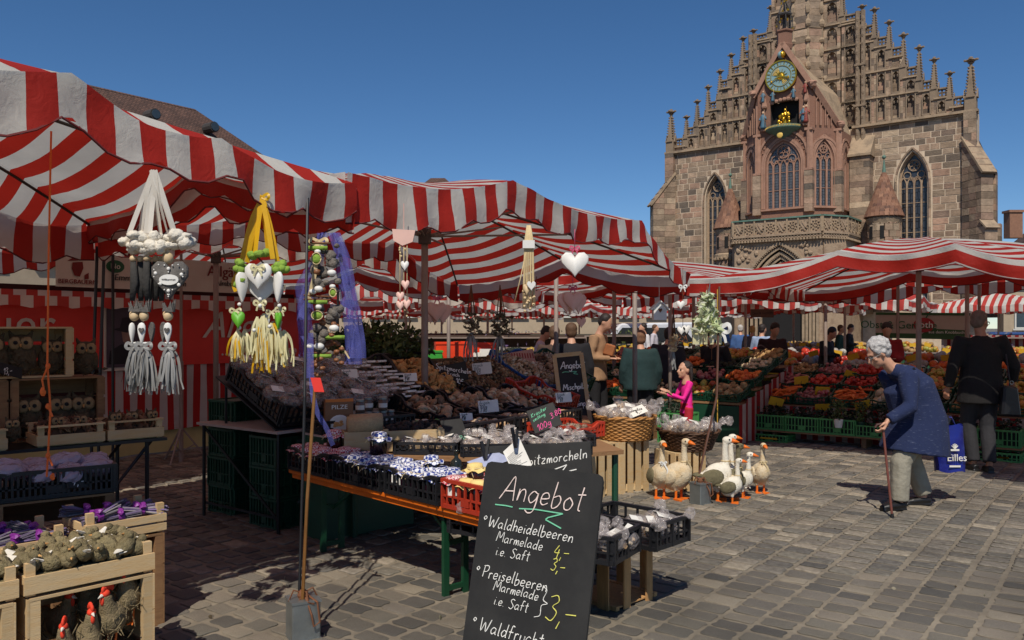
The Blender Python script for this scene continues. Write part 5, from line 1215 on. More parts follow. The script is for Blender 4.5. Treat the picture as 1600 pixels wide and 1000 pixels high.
items=[('Angebot',.085,.15,.102,.0062,mat('chalk_cream',(236,214,204),.9,.12,90)),('~',.075,.176,.0,.0,m_chg),
 ('*',.022,.275,.075,.0045,WC),('Waldheidelbeeren',.05,.275,.07,.0046,WC),('Marmelade',.095,.33,.052,.004,WC),('i.e. Saft',.1,.385,.05,.004,WC),('4,-',.35,.35,.05,.0042,m_chy),('3,-',.345,.405,.048,.0042,m_chy),
 ('*',.02,.485,.07,.0045,WC),('Preiselbeeren',.05,.485,.072,.0046,WC),('Marmelade',.11,.528,.05,.004,WC),('i.e. Saft',.12,.585,.05,.004,WC),('}',.3,.6,.125,.004,WC),('3,-',.345,.6,.1,.005,m_chy),
 ('*',.035,.69,.07,.0045,WC),('Waldfrucht',.07,.7,.08,.005,WC),('Marmelade',.12,.79,.052,.004,WC),('2,-',.38,.775,.08,.0046,m_chy),('i.e. Saft',.12,.85,.05,.004,WC)]
by={}
for (t,u,v,s,wd,m_) in items:
    if s == 0: continue
    gg=by.setdefault(m_.name,(MB(),m_))[0];strokes(gg,t,a+xd*u*1.0-yd*v*.9+n*.002,(xd-yd*.02).normalized(),yd,n,s*(.6 if len(t) > 9 else .72 if len(t) > 7 and t != 'Angebot' else .9),wd*.72,sp=.15,sx=1.0 if len(t) > 7 else .95,slant=.2)
gg=MB()
for pts in (((.07,.18),(.12,.178),(.15,.18)),((.18,.182),(.25,.175),(.37,.176),(.31,.2),(.3,.21),(.37,.235))):
    pp=[a+xd*u-yd*v*.9+n*.003 for u,v in pts];
    for p_,q_ in zip(pp[:-1],pp[1:]): gg.beam(p_,q_,.0045,.0015,up=n)
by['u']=(gg,m_chg)
for g_,m_ in by.values(): obj('chalk_lettering',g_,m_,r,world=True)
# second chalkboard behind it, with clipped paper
r,a,xd,yd,n,w_,h=board('chalkboard','black board reading Spitzmorcheln behind the big foreground chalkboard',P(752,706,5.3),P(922,681,5.1),P(757,905,5.15))
write(r,a,xd,yd,n,[('Spitzmorcheln',.27,.13,.06,.0052,m_chalk)]);gg=MB()
for p_,q_ in (((.36,.2),(.56,.155)),((.56,.155),(.52,.2)),((.52,.2),(.62,.19))): gg.beam(a+xd*p_[0]-yd*p_[1]+n*.003,a+xd*q_[0]-yd*q_[1]+n*.003,.006,.0015,up=n)
obj('chalk_underline',gg,m_chalk,r,world=True)
r=thing('paper_sheet','white printed sheet held by a black clip above the foreground chalkboard','paper',P(808,705,5.05));gg=MB();q=[P(786,706,5.0),P(811,683,5.05),P(831,726,5.0),P(800,735,4.95)];gg.add(q+[p+V((0,.002,0)) for p in q],[(0,3,2,1),(4,5,6,7)]);obj('sheet',gg,m_paper,r,world=True);gg=MB()
for k in range(9): t=.3+k*.07;p_,q_=q[0].lerp(q[3],t)+V((.01,-.003,0)),q[1].lerp(q[2],t)+V((-.012,-.003,0));gg.beam(p_,p_.lerp(q_,R.uniform(.4,.95)),.0016,.0008,up=(0,1,0))
obj('printed_lines',gg,m_ink,r,world=True);gg=MB();gg.beam(P(806,700,4.98),P(800,668,5.0),.02,.012);gg.beam(P(806,700,4.98),P(808,672,5.0),.016,.012);obj('clip',gg,m_blackm,r,world=True)
r,a,xd,yd,n,w_,h=board('paper_sheet','pale blue sheet behind a black clip left of the clipped printed sheet',P(730,722,5.2),P(776,705,5.3),P(752,735,5.0),th=.002,mb_=mat('pale_blue_paper',(170,178,206),.7));gg=MB();gg.beam(P(759,718,5.15),P(752,690,5.2),.02,.012);gg.beam(P(759,718,5.15),P(764,686,5.2),.016,.012);obj('clip',gg,m_blackm,r,world=True)
# ---------------------------------------------------------------- crates on the fruit-crate stand right of the chalkboard
ps=G(963,960,0);r=upright_crate('wooden_crate','upright wooden fruit crate carrying black crates beside the foreground chalkboard',.42,.38,.37,mat('orange_tinted_crate_wood',(196,148,94),.75,.25,6,.3,40,stretch=(9,9,1.2),rand=.1),ns=2,fr=.28,nside=2,fs=.45);put(r,ps,UA*.85)
r2=dup(r,'upright wooden fruit crate hidden behind the foreground chalkboard',ps-U*.02+W*.5)
bcr=crate('black_crate','black plastic crate of bagged mushrooms standing proud beside the chalkboard',.36,.56,.15,m_bk,nsl=6,group='black crates beside the chalkboard');p0_=V((.52,4.28,.37));put(bcr,p0_,UA+.1)
bc2=dup(bcr,'black plastic crate sticking out to the right on the fruit crate stand',p0_+U*.37+V((.04,.0,-.005)),rz=UA-.12)
bc3=dup(bcr,'upper black plastic crate of bags right behind the chalkboard',p0_+W*.52-U*.04+V((0,0,.03)),rz=UA+.06)
for c_,nm,gp in ((bcr,'clear bag of mushrooms in the sunlit black crate beside the chalkboard','sunlit bags one'),(bc3,'clear bag of mushrooms in the upper black crate behind the chalkboard','sunlit bags two'),(bc2,'clear bag of mushrooms in the rightmost black crate','sunlit bags three')):
    M=RM[c_.name]
    for x in range(2):
        for y in range(4 if c_ is not bc2 else 2): bag(nm,M @ V((.1+x*.15+R.uniform(-.02,.02),.08+y*.13+R.uniform(-.02,.02),.03+R.uniform(0,.04))),R.uniform(-3,3),R.uniform(1.1,1.4),group=gp,tilt=R.uniform(-.4,.4),key='s',fill=m_mushp)
# ---------------------------------------------------------------- wicker baskets on crates
m_wick=mat('light_wicker',(172,122,66),.6,.35,14,.3,60);m_wickd=mat('dark_wicker',(84,56,36),.6,.35,14,.3,60)
def basket(label,c,rb,rt,h,m,group=None):
    r=thing('wicker_basket',label,'basket',c);g=MB();NW=40;rows=int(h/.017)
    for j in range(rows):
        z=(j+.5)*h/rows;rr=rb+(rt-rb)*z/h;pts=[]
        for k in range(NW+1): a_=2*math.pi*k/NW;q_=rr+.007*(1 if (k+j) % 2 else -1);pts.append((q_*math.cos(a_),q_*math.sin(a_),z))
        g.tube(pts,h/rows*.56,4,cap=False)
    obj('woven_wall',g,m,r,smooth=True);g=MB()
    for k in range(20): a_=2*math.pi*k/20;g.tube([(rb*math.cos(a_),rb*math.sin(a_),0),(rt*math.cos(a_),rt*math.sin(a_),h)],.005,5)
    obj('stakes',g,m,r,kind='stuff');g=MB()
    for ph in (0,1.5708): g.tube([((rt+.012*math.cos(k*.9+ph))*math.cos(k*.1047),(rt+.012*math.cos(k*.9+ph))*math.sin(k*.1047),h+.012*math.sin(k*.9+ph)) for k in range(61)],.011,5)
    obj('braided_rim',g,m,r,smooth=True);g=MB();g.lathe([(0,.0),(rb,.0),(rb,.01),(0,.01)],20,cap=False);g.lathe([(rt*.93,h*.72),(0,h*.8)],20,cap=False);obj('basket_floor',g,m,r)
    return r
s1=G(962,764,0);r=put(upright_crate('wooden_crate','tall pale wooden crate under the light wicker basket',.42,.42,.5,m_wood,ns=4,group='pale crates under the baskets'),V((1.02,7.95,0)),.62)
dup(r,'pale wooden crate next to it under the light wicker basket, left side',V((.72,7.75,0)),rz=.62)
b1=basket('big light wicker basket of bagged mushrooms with a Steinpilze card',V((1.12,8.25,.505)),.24,.3,.22,m_wick)
r3=put(upright_crate('wooden_crate','short pale wooden crate under the dark wicker basket, behind the geese',.36,.4,.38,m_wood,ns=4,group='pale crates under the baskets'),V((1.6,8.05,0)),.45)
b2=basket('dark wicker basket of bagged mushrooms behind the geese',V((1.77,8.35,.385)),.22,.3,.19,m_wickd)
for (bx,by_,bz,n_,nm,gp) in ((1.12,8.25,.7,9,'clear bag of dried mushrooms in the light wicker basket','bags in the light basket'),(1.77,8.35,.54,9,'clear bag of dried mushrooms in the dark wicker basket','bags in the dark basket')):
    for k in range(n_): a_=k*2.4;rr=.06+.17*(k/n_)**.5;bag(nm,V((bx+rr*math.cos(a_),by_+rr*math.sin(a_),bz-.03+R.uniform(0,.05))),a_,R.uniform(1.3,1.7),group=gp,tilt=R.uniform(-.7,.7),key='s')
r,a,xd,yd,n,w_,h=board('price_card','white card reading Steinpilze 9,- on the light wicker basket',P(974,641,8.1),P(1004,633,8.1),P(984,652,7.98),th=.003,mb_=m_paper);gg=MB();strokes(gg,'Steinpilze',a+xd*.01-yd*.07,xd,yd,n,.045,.006,sx=.7,sp=.1);strokes(gg,'9,-',a+xd*.08-yd*.12,xd,yd,n,.04,.006);obj('ink_lettering',gg,m_ink,r,world=True)
# herb bush and leafy crates behind the back row
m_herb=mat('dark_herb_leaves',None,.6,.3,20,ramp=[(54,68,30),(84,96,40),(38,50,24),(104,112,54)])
r=thing('herb_bunch','bushy dark green herbs standing behind the back row of crates','plant',P(592,584,8.6));r.scale=(1.15,1.1,1.2);g=MB();xf=[]
for k in range(1500):
    d_=V((R.gauss(0,1),R.gauss(0,1),R.gauss(0,1))).normalized();rr=R.random()**.4;xf.append((R.randrange(3),rndM((d_.x*.5*rr,d_.y*.25*rr,.22+d_.z*.24*rr),R.uniform(.05,.1))))
obj('foliage',scatter(TM['leaf'],xf),m_herb,r,kind='stuff');g=MB()
for k in range(14): g.tube([(R.uniform(-.2,.2),0,-.1),(R.uniform(-.45,.45),R.uniform(-.2,.2),R.uniform(.2,.5))],.005,4)
obj('stems',g,m_herb,r,kind='stuff')

for k,(x_,y_,d_,w2_,lb) in enumerate(((752,577,8.75,.2,'white handwritten card stuck in the blue mushroom crate'),(762,636,7.15,.17,'white handwritten card on the pink mushrooms of the second row'),(728,652,6.9,.1,'small white handwritten card standing in the black mushroom crate'),(880,622,7.9,.15,'white handwritten card on the white button mushrooms'),(640,590,7.6,.12,'small white handwritten card beside the chanterelles'),(545,585,7.3,.13,'small white handwritten card among the second crate of bags'))):
    a_=P(x_,y_,d_);r,a,xd,yd,n,w_,h=board('price_card',lb,a_+V((-w2_/2,0,w2_*.3)),a_+V((w2_/2,.04,w2_*.38)),a_+V((-w2_*.42,-.03,-w2_*.3)),th=.003,mb_=m_paper);gg=MB()
    for j,t in enumerate(('frisch','100g','2.80')): strokes(gg,t,a+xd*.012-yd*(w2_*(.2+.19*j)),xd,yd,n,w2_*.17,.003)
    obj('ink_lettering',gg,m_ink,r,world=True)
# ================================================================ LEFT STALL: crates of owls, lavender and straw hens
def shelf_crate(label,p,rz,L,Wd,H,m,gap=True,group=None):
    """open-fronted wooden box: posts, boards at the sides, slats with gaps at the back"""
    r=thing('wooden_box',label,'crate',p,rz,group)
    for z,t in ((.006,.012),(H-.006,.012)): g=MB();g.box((L/2,Wd/2,z),(L,Wd,t));obj('board',g,m,r)
    for x in (.02,L-.02):
        for y in (.018,Wd-.018): g=MB();g.box((x,y,H/2),(.04,.034,H-.026));obj('corner_post',g,m,r)
    for x in (-.005,L+.005):
        n=3
        for k in range(n): g=MB();g.box((x,Wd/2,H*(k+.5)/n),(.009,Wd,H/n*(.86 if gap else .97)));obj('side_board',g,m,r)
    n=3
    for k in range(n): g=MB();g.box((L/2,Wd+.006,H*(k+.5)/n),(L,.009,H/n*.8));obj('back_board',g,m,r)
    return r
DL=V((.69,.724,0)).normalized();DLA=math.atan2(.724,.69);DN=V((-DL.y,DL.x,0))
oA=V((-1.97,3.4,0))
bxA=shelf_crate('open pale wooden box on the ground with straw hens inside, lower left corner',oA+DL*.0,DLA,.5,.36,.49,m_wood,gap=False)
bxB=shelf_crate('open wooden box with a straw hen at the very left edge, lower corner',oA-DL*.56,DLA,.5,.36,.49,m_wood,gap=False)
trA=put(wood_tray('wooden_tray','wooden tray full of grey green moss birds on top of the hen box',.53,.38,.085,m_wood,post=.05),oA+DL*-.02+V((0,0,.497)),DLA)
trB=put(wood_tray('wooden_tray','wooden tray of moss birds cut off by the left edge, beside the hen box',.53,.38,.085,m_wood,post=.05),oA-DL*.57+V((0,0,.497)),DLA)
m_moss=mat('grey_moss',(140,126,92),.95,.5,40,1.0,110,col2=(92,82,54),bd=.01,rand=.2)
m_felt=mat('white_felt',(220,214,200),.9,.15,20)
m_straw=mat('plaited_straw',(142,124,92),.9,.4,50,.9,140,col2=(104,92,64),bd=.01,rand=.15)
def birdy(label,M,group,first=[]):
    if not first:
        r=thing('moss_bird',label,'ornament',(0,0,0),0,group);g=MB();g.ell((0,0,.03),(.05,.036,.034),16,11,jit=.13);g.ell((.042,0,.055),(.022,.021,.021),8,6,jit=.05);obj('moss_body',g,m_moss,r,smooth=True)
        g=MB();g.tube([(.06,0,.055),(.075,0,.052)],[.006,.001],6);obj('beak',g,m_chant,r);g=MB();g.tube([(-.045,0,.04),(-.08,0,.05)],[.018,.006],6,sq=.4);obj('tail',g,m_felt,r);first.append(r)
        r.matrix_basis=M;return
    c=dup(first[0],label,group=group);c.matrix_basis=M
for c_,lb,gp in ((trA,'grey moss bird heaped in the tray on the hen box','moss birds in the near tray'),(trB,'grey moss bird heaped in the tray at the left edge','moss birds in the left tray')):
    M=RM[c_.name];f=MB();f.box((.265,.19,.05),(.48,.33,.06));obj('tray_filling',f,m_moss,c_)
    for x in range(8):
        for y in range(5):
            if c_ is trB and x < 4: continue
            birdy(lb,M @ Matrix.LocRotScale(V((.05+x*.062,.05+y*.07,.075+R.uniform(0,.035))),Euler((R.uniform(-.5,.5),R.uniform(-.5,.5),R.uniform(-3,3))),V((R.uniform(.8,1.15),)*3)),gp)
def hen(label,p,rz,s=1.0,first=[]):
    if first: return dup(first[0],label,p,rz=rz,scale=s)
    r=thing('straw_hen',label,'ornament',p,rz,'straw hens');m=MB();m.ell((0,.01,.12),(.055,.075,.07),12,8,M=Matrix.Rotation(.5,3,'X'));m.tube([(0,-.01,.15),(0,-.03,.2),(0,-.035,.235)],[.045,.03,.024],10);m.tube([(0,.06,.13),(0,.12,.17)],[.035,.012],8)
    me=remesh(m,.007,2,'hen_body');link('straw_body',me,m_straw,r)
    g=MB();xf=[(R.randrange(3),rndM((R.gauss(0,.036),.01+R.gauss(0,.045),.12+R.gauss(0,.04)),.05)) for _ in range(90)];o=obj('loose_straw',scatter(TM['stick'],xf),m_straw,r,kind='stuff')
    m_comb=mat('orange_red_felt',(226,64,36),.8,.15,20);g=MB()
    for k in range(5): g.ell((0,-.05+k*.014,.262+.008*math.sin(k*.9)),(.008,.012,.016),7,5)
    g.ell((0,-.058,.215),(.01,.008,.02),7,5);g.ell((0,-.038,.243),(.02,.022,.018),10,6);obj('comb',g,m_comb,r,smooth=True)
    g=MB();g.tube([(0,-.06,.24),(0,-.085,.235)],[.008,.001],6);obj('beak',g,m_felt,r);g=MB()
    for s_ in (-1,1): g.tube([(s_*.02,.01,.06),(s_*.02,0,.0)],.005,6);g.tube([(s_*.02,0,.004),(s_*.03,-.04,.004)],.004,5);g.tube([(s_*.02,0,.004),(s_*.01,-.04,.004)],.004,5)
    obj('legs',g,mat('orange_legs',(220,110,40),.6,.1),r);r['group']='straw hens';r.scale=(s,)*3;first.append(r);return r
for a,b,z_,rz,lb,s in ((.42,.1,.22,-1.9,'straw hen standing highest at the right in the open box',1.0),(.33,.06,.15,-2.2,'straw hen second from the right in the open box',1.0),(.24,.06,.1,-1.3,'straw hen in the middle of the open box',.95),(.15,.08,.06,-1.7,'straw hen low at the left of the open box',.95),(.32,.26,.18,-2.6,'straw hen in the shade at the back of the box',1.0),(.2,.26,.12,-.8,'straw hen with its tail up behind the others',1.0)):
    hen(lb,oA+DL*a+DN*(b-.03)+V((0,0,z_+.05)),DLA+rz+1.2,s)
hen('straw hen with an orange beak in the box at the left edge',oA-DL*.18+DN*.1+V((0,0,.14)),DLA-.9,1.15)
g=MB();g.box((.25,.18,.1),(.44,.26,.13));o=obj('straw_bed',g,m_straw,None);tag(o,'bed of straw the hens stand on inside the open box','straw');o.location=oA;o.rotation_euler=(0,0,DLA);o['kind']='stuff'
g=MB();g.box((.25,.18,.09),(.44,.26,.11));o=obj('straw_bed',g,m_straw,None);tag(o,'bed of straw in the box at the left edge','straw');o.location=oA-DL*.56;o.rotation_euler=(0,0,DLA);o['kind']='stuff'
# lavender
oL=V((-2.15,4.2,0))
m_lav=mat('lavender_flowers',None,.9,.3,30,ramp=[(92,84,104),(130,124,126),(74,70,76),(116,96,140),(150,144,136)])
m_pur=mat('purple_ribbon',(124,40,136),.5,.15,9)
for k,(lb,p,z) in enumerate((('wooden tray of lavender bundles with purple ribbons, right hand one',oL,.5),('wooden tray of lavender bundles with purple ribbons, left hand one',oL-DL*.46+V((-.02,-.05,0)),.47))):
    c_=put(wood_tray('wooden_tray',lb,.41,.34,.1,m_wood,post=.055,rows=2),p+V((0,0,z)),DLA);M=RM[c_.name]
    f=MB();f.box((.205,.17,.04),(.36,.29,.05));obj('tray_filling',f,m_lav,c_)
    for i in range(9):
        if k == 0 and i == 0:
            lr=thing('lavender_bundle','','bundle',(0,0,0),0,'');g=MB()
            for j in range(46): a=R.uniform(0,6.28);rr=.02*R.random()**.5;g.tube([(-.09,rr*.6*math.cos(a),rr*.6*math.sin(a)),(0,rr*.5*math.cos(a),rr*.5*math.sin(a)),(.05,rr*math.cos(a)*1.1,rr*1.1*math.sin(a)),(.1+R.uniform(-.02,.02),rr*1.5*math.cos(a),rr*1.5*math.sin(a))],[.0022,.0022,.005,.004],4,tint=R.random())
            obj('stems',g,m_lav,lr,kind='stuff');g=MB();g.tube([(-.015,0,0),(.012,0,0)],.02,10);g.ell((0,.0,.026),(.016,.03,.012),8,5,jit=.2);obj('ribbon',g,m_pur,lr)
            c2=lr
        else: c2=dup(lr,'lavender bundle')
        c2['label']='lavender bundle tied with purple ribbon in the %s tray' % ('right hand','left hand')[k];c2['group']='lavender bundles %s' % ('right','left')[k]
        c2.matrix_basis=M @ Matrix.LocRotScale(V((.09+(i % 3)*.11,.07+(i//3)*.095,.095+R.uniform(0,.025))),Euler((R.uniform(-.3,.3),R.uniform(-.2,.2),R.uniform(-.5,.5)+(0 if R.random() < .6 else 2.6))),V((1.1,)*3))
    b_=shelf_crate('wooden box on the ground supporting the %s lavender tray' % ('right','left')[k],p,DLA,.39,.32,z-.004,m_woodd,gap=False)
# black crate with bags and price slate 7,-
oK=V((-2.75,4.42,0));KA=.64;KD=V((math.cos(KA),math.sin(KA),0));KN=V((-KD.y,KD.x,0))
bk1=put(crate('black_crate','black plastic crate of lilac cellophane bags with a small 7,- slate',.6,.4,.16,m_bk,nsl=22),oK+V((0,0,.66)),KA);M=RM[bk1.name]
m_lil=film('lilac_cellophane',(178,164,180),.75)
for x in range(4):
    for y in range(3):
        if x == y == 0:
            lb_=thing('lilac_bag','lilac grey cellophane bag in the black crate behind the lavender trays','bag',(0,0,0),0,'lilac bags');g=MB();g.ell((0,0,.03),(.1,.075,.05),14,9,jit=.09);obj('bag_body',g,m_lil,lb_);q_=lb_
        else: q_=dup(lb_,lb_['label'])
        q_.matrix_basis=M @ Matrix.LocRotScale(V((.08+x*.145,.08+y*.12,.09+R.uniform(0,.05))),Euler((R.uniform(-.3,.3),R.uniform(-.3,.3),R.uniform(-3,3))),V((1,1,1)))
dup(bk1,'black plastic crate cut off by the left edge beside the lilac bags',oK-KD*.62+V((0,0,.66)))
shelf_crate('dark wooden box under the black crate of lilac bags',oK,KA,.58,.38,.655,m_woodd,gap=False);shelf_crate('dark wooden box under the black crate at the left edge',oK-KD*.62,KA,.58,.38,.655,m_woodd,gap=False)
r,a,xd,yd,n,w_,h=board('price_slate','small black slate reading 7,- clipped to the black crate',P(104,742,4.62),P(140,739,4.72),P(105,764,4.6),th=.006);write(r,a,xd,yd,n,[('7,-',.03,.062,.042,.004,m_chalk)])
# table with trays and the owl boxes
oT=V((-3.0,5.22,0));TT=.73;tdir=V((math.cos(TT),math.sin(TT),0));tn=V((-tdir.y,tdir.x,0))
q=[oT-tdir*.9,oT+tdir*.82,oT+tdir*.82+tn*.75,oT-tdir*.9+tn*.75]
tb=table('black folding table carrying the owl boxes and leaf trays at the left',[(p.x,p.y) for p in q],.84,.02,m_blackm,[(p.x,p.y) for p in (oT+tdir*.7+tn*.05,oT+tdir*.7+tn*.7,oT-tdir*.8+tn*.05)],m_blackm)
for s_ in (0,1): g=MB();g.tube([oT+tdir*.75+tn*(.1+.5*s_)+V((0,0,.82)),oT+tdir*.45+tn*(.1+.5*s_)+V((0,0,.45)),oT+tdir*.75+tn*(.1+.5*s_)+V((0,0,.02))],.012,6);obj('folding_leg',g,m_blackm,tb,world=True)
m_leaf=mat('dried_brown_leaves',None,.8,.3,20,ramp=[(104,66,44),(140,96,66),(80,50,36),(166,128,92)])
m_owlb=mat('owl_bark_body',(92,76,54),.95,.4,30,.9,90,col2=(62,54,38),bd=.01);m_owlf=mat('owl_face_fibre',(150,124,88),.95,.25,60,.7,150,bd=.005)
for k,(t,L_,lb) in enumerate(((-.72,.58,'pale wooden tray with a printed end at the left edge of the owl table'),(.02,.40,'pale wooden tray of dried leaf owls, middle one on the owl table'),(.44,.36,'pale wooden tray of small owls at the right end of the owl table'))):
    p=oT+tdir*t+tn*.01+V((0,0,.842));c_=put(wood_tray('wooden_tray',lb,L_,.3,.075,m_wood,post=.06),p,TT);g=MB();g.beam((.0,.0,.128),(L_,.0,.128),.014,.012);g.beam((.0,.3,.128),(L_,.3,.128),.014,.012);obj('top_rail',g,m_wood,c_)
    heap(c_,'dried_leaves',L_-.04,.26,.07,.07,['leaf','slice'],240,.06,m_leaf,.02,.02,base=m_body)
def owl(label,p,rz,s=1.0,first=[]):
    if first: return dup(first[0],label,p,rz=rz,scale=s)
    r=thing('owl_figure',label,'ornament',p,rz,'bark and fibre owls');m=MB();m.ell((0,0,.1),(.065,.055,.1),12,9);m.ell((0,-.005,.19),(.066,.05,.05),12,8)
    for s_ in (-1,1): m.tube([(s_*.04,-.01,.22),(s_*.062,-.015,.265)],[.02,.006],7);m.ell((s_*.062,-.005,.1),(.02,.035,.065),8,6)
    link('bark_body',remesh(m,.008,1,'owl_body'),m_owlb,r)
    g=MB()
    for s_ in (-1,1): g.ell((s_*.03,-.045,.19),(.034,.014,.036),16,9,jit=.12)
    obj('face_discs',g,m_owlf,r,smooth=True);g=MB()
    for s_ in (-1,1): g.ell((s_*.026,-.06,.192),(.012,.006,.012),10,6)
    obj('eyes',g,m_ink,r,smooth=True);g=MB();g.tube([(0,-.058,.182),(0,-.07,.165)],[.008,.001],6);obj('beak',g,m_chant,r)
    xf=[(R.randrange(3),rndM((R.gauss(0,.04),-.03+R.gauss(0,.02),.09+R.gauss(0,.04)),.05)) for _ in range(40)];obj('leaf_feathers',scatter(TM['leaf'],xf),m_owlb,r,kind='stuff');r.scale=(s,)*3;first.append(r);return r
oW=oT+tn*.36
b1_=shelf_crate('aged wooden box with three owls, lower row on the owl table',oW+tdir*-.05+V((0,0,.842)),TT,.56,.3,.42,m_woodd)
b2_=shelf_crate('aged wooden box at the left edge beside the lower owl box',oW-tdir*.64+V((0,0,.842)),TT,.56,.3,.42,m_woodd)
b3_=shelf_crate('upper wooden box of owls with a 13 price slate, stacked on the lower boxes',oW-tdir*.25+V((0,0,1.266)),TT,.56,.3,.34,m_wood)
for k,(t,z,lb,s) in enumerate(((.06,.856,'owl at the left inside the lower wooden box',1.15),(.25,.856,'owl in the middle inside the lower wooden box',1.15),(.4,.856,'owl at the right inside the lower wooden box',1.15),(-.14,1.28,'owl at the left inside the upper wooden box',1.1),(.02,1.28,'owl in the middle inside the upper wooden box',1.15),(.2,1.28,'owl at the right inside the upper wooden box',1.0),(.42,1.266,'owl with raised ears standing outside on the lower box',1.0))):
    owl(lb,oW+tdir*t+tn*.1+V((0,0,z)),TT-.25+R.uniform(-.2,.3),s)
for k,(t,lb) in enumerate(((.5,'small owl at the left in the right hand leaf tray'),(.62,'small owl in the middle of the right hand leaf tray'),(.74,'small owl at the right of the right hand leaf tray'),(.15,'small owl among the leaves of the middle tray'),(.3,'small owl at the right among the leaves of the middle tray'),(-.1,'small owl in the leaf tray at the left edge'))): owl(lb,oT+tdir*t+tn*.1+V((0,0,.88)),TT+R.uniform(-.6,.3),.62)
r,a,xd,yd,n,w_,h=board('price_slate','black slate reading 13,- in front of the upper owls',P(0,572,5.3),P(34,568,5.5),P(0,590,5.28),th=.006);write(r,a,xd,yd,n,[('13,-',.03,.06,.042,.004,m_chalk)])
# ================================================================ CHEESE STALL BEHIND
S0=V((-4.9,9.9,0));sp_=lambda t,z,o=0: S0+U*t+V((0,0,z))-W*0+V((.794,-.607,0))*o
m_ban=mat('red_printed_banner',(214,46,30),.5,.12,3);m_wban=mat('white_printed_banner',(206,196,182),.6,.08,3);m_cream=mat('cream_tarpaulin',(190,176,120),.7,.15,3);m_bio=mat('bio_green',(30,90,56),.6,.05)
m_skirt=stripe_mat('striped_stall_skirt',.19,red=(182,38,32),white=(206,196,188),transl=.15)
stall=thing('cheese_stall','cheese stall with red banners, white sign and striped skirt behind the hanging hearts','market stall',sp_(0,0))
def wallsheet(nm,t0,t1,z0,z1,m,off=0,wav=.0,n=40,par=stall,st=True,nz=6):
    g=MB();gr=[];sv=[]
    for j in range(nz+1):
        z=z0+(z1-z0)*j/nz;row=[]
        for i in range(n+1): t=t0+(t1-t0)*i/n;row.append(sp_(t,z,off+wav*math.sin(t*9)*(1-j/nz)+wav*.5*math.sin(t*23+j*.5)));sv.append(t)
        gr.append(row)
    g.sheet(gr);g.st=sv if st else None;return obj(nm,g,m,par,smooth=True,world=True)
wallsheet('red_banner',-4.2,.05,1.12,1.96,m_ban,0,.008);wallsheet('red_banner',.52,3.4,1.12,1.9,m_ban,0,.008);wallsheet('striped_skirt',.0,3.6,.3,1.14,m_skirt,-.02,.02,80);wallsheet('cream_tarpaulin',-4.2,3.6,.02,.34,m_cream,-.08,.03)
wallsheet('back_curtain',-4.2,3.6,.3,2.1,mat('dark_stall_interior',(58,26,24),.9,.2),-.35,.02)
sg=wallsheet('white_sign',-.62,1.95,2.06,2.46,m_wban,.25,0)
def put_text(t,s,tt,z,off,m,par,shear=0,sx=1.0): me=text_mesh(t,s,frameM(sp_(tt,z,off),U,(0,0,1)),.003,shear,sx);I=RM[stall.name].inverted();me.transform(I);return link('lettering',me,m,par)
m_dred=mat('dark_red_print',(120,30,26),.7);m_bprint=mat('black_print',(30,28,28),.7)
put_text('Käse',.2,.62,2.33,.262,m_dred,sg);put_text('Allgäu',.2,1.5,2.33,.262,m_dred,sg);put_text('Emmentaler',.1,.28,2.19,.262,m_bprint,sg,.1);put_text('Ziegen',.1,.82,2.15,.262,m_bprint,sg,.1);put_text('Almbutter',.1,1.58,2.18,.262,m_bprint,sg,.1);put_text('BERGBAUERN',.07,-.38,2.12,.262,m_dred,sg)
for t in (.05,1.79):
    g=MB();c=sp_(t,2.32,.258);g.v=[tuple(c+U*(.11*math.cos(k*.2618))+V((0,0,.075*math.sin(k*.2618)))) for k in range(24)];g.f=[tuple(range(24))];g.t=[0];obj('bio_badge',g,m_bio,stall,world=True);put_text('Bio',.09,t,2.32,.264,m_paper,stall)
g=MB();c=sp_(-.38,2.3,.262)      # printed head with hat and beard
lo=lambda x,z: c+U*x+V((0,0,z))
for pg in ([(-.12,.05),(.12,.08),(.05,.11),(.03,.17),(-.05,.15),(-.06,.09)],[(-.06,.04),(.05,.05),(.06,-.02),(.02,-.12),(-.04,-.11),(-.07,-.03)],[(.07,-.1),(.12,-.07),(.12,-.14),(.07,-.15)]): g.add([lo(*p) for p in pg],[tuple(range(len(pg)))])
obj('printed_head',g,m_dred,stall,world=True)
put_text('Bergbäuer',.5,-1.56,1.63,.02,m_wban,stall,0,1.0);put_text('Allgäu',.5,1.95,1.62,.02,m_wban,stall,.35);put_text('...frisch',.24,1.95,1.3,.02,m_wban,stall,.0)
g=MB();q=[sp_(.06,1.12,.03),sp_(.5,1.12,.03),sp_(.5,1.84,.03),sp_(.06,1.84,.03)];g.add(q,[(0,1,2,3)]);ph_=obj('portrait_poster',g,mat('poster_dusk',(72,58,70),.5,.3,2),stall,world=True)
def flat(pts,z0=0,off=.036): return [sp_(.28+x,1.46+z,off) for x,z in pts]
for nm,pts,c_,of in (('printed_hat',[(-.16,.12),(-.06,.14),(-.03,.26),(.08,.27),(.11,.15),(.18,.1),(.02,.08)],(34,30,36),.036),('printed_face',[(-.04,.1),(.1,.1),(.1,-.02),(.05,-.08),(-.02,-.03)],(150,120,106),.034),('printed_coat',[(-.2,-.3),(-.18,-.14),(-.04,-.06),(.08,-.08),(.2,-.2),(.2,-.3)],(22,20,24),.035)):
    g=MB();g.add(flat(pts,0,of),[tuple(range(len(pts)))]);obj(nm,g,mat('print_'+nm,c_,.7),stall,world=True)
g=MB();q=[sp_(.03,1.08,.02),sp_(.53,1.08,.02),sp_(.53,1.88,.02),sp_(.03,1.88,.02)];g.add(q,[(0,1,2,3)]);obj('poster_border',g,m_wban,stall,world=True)
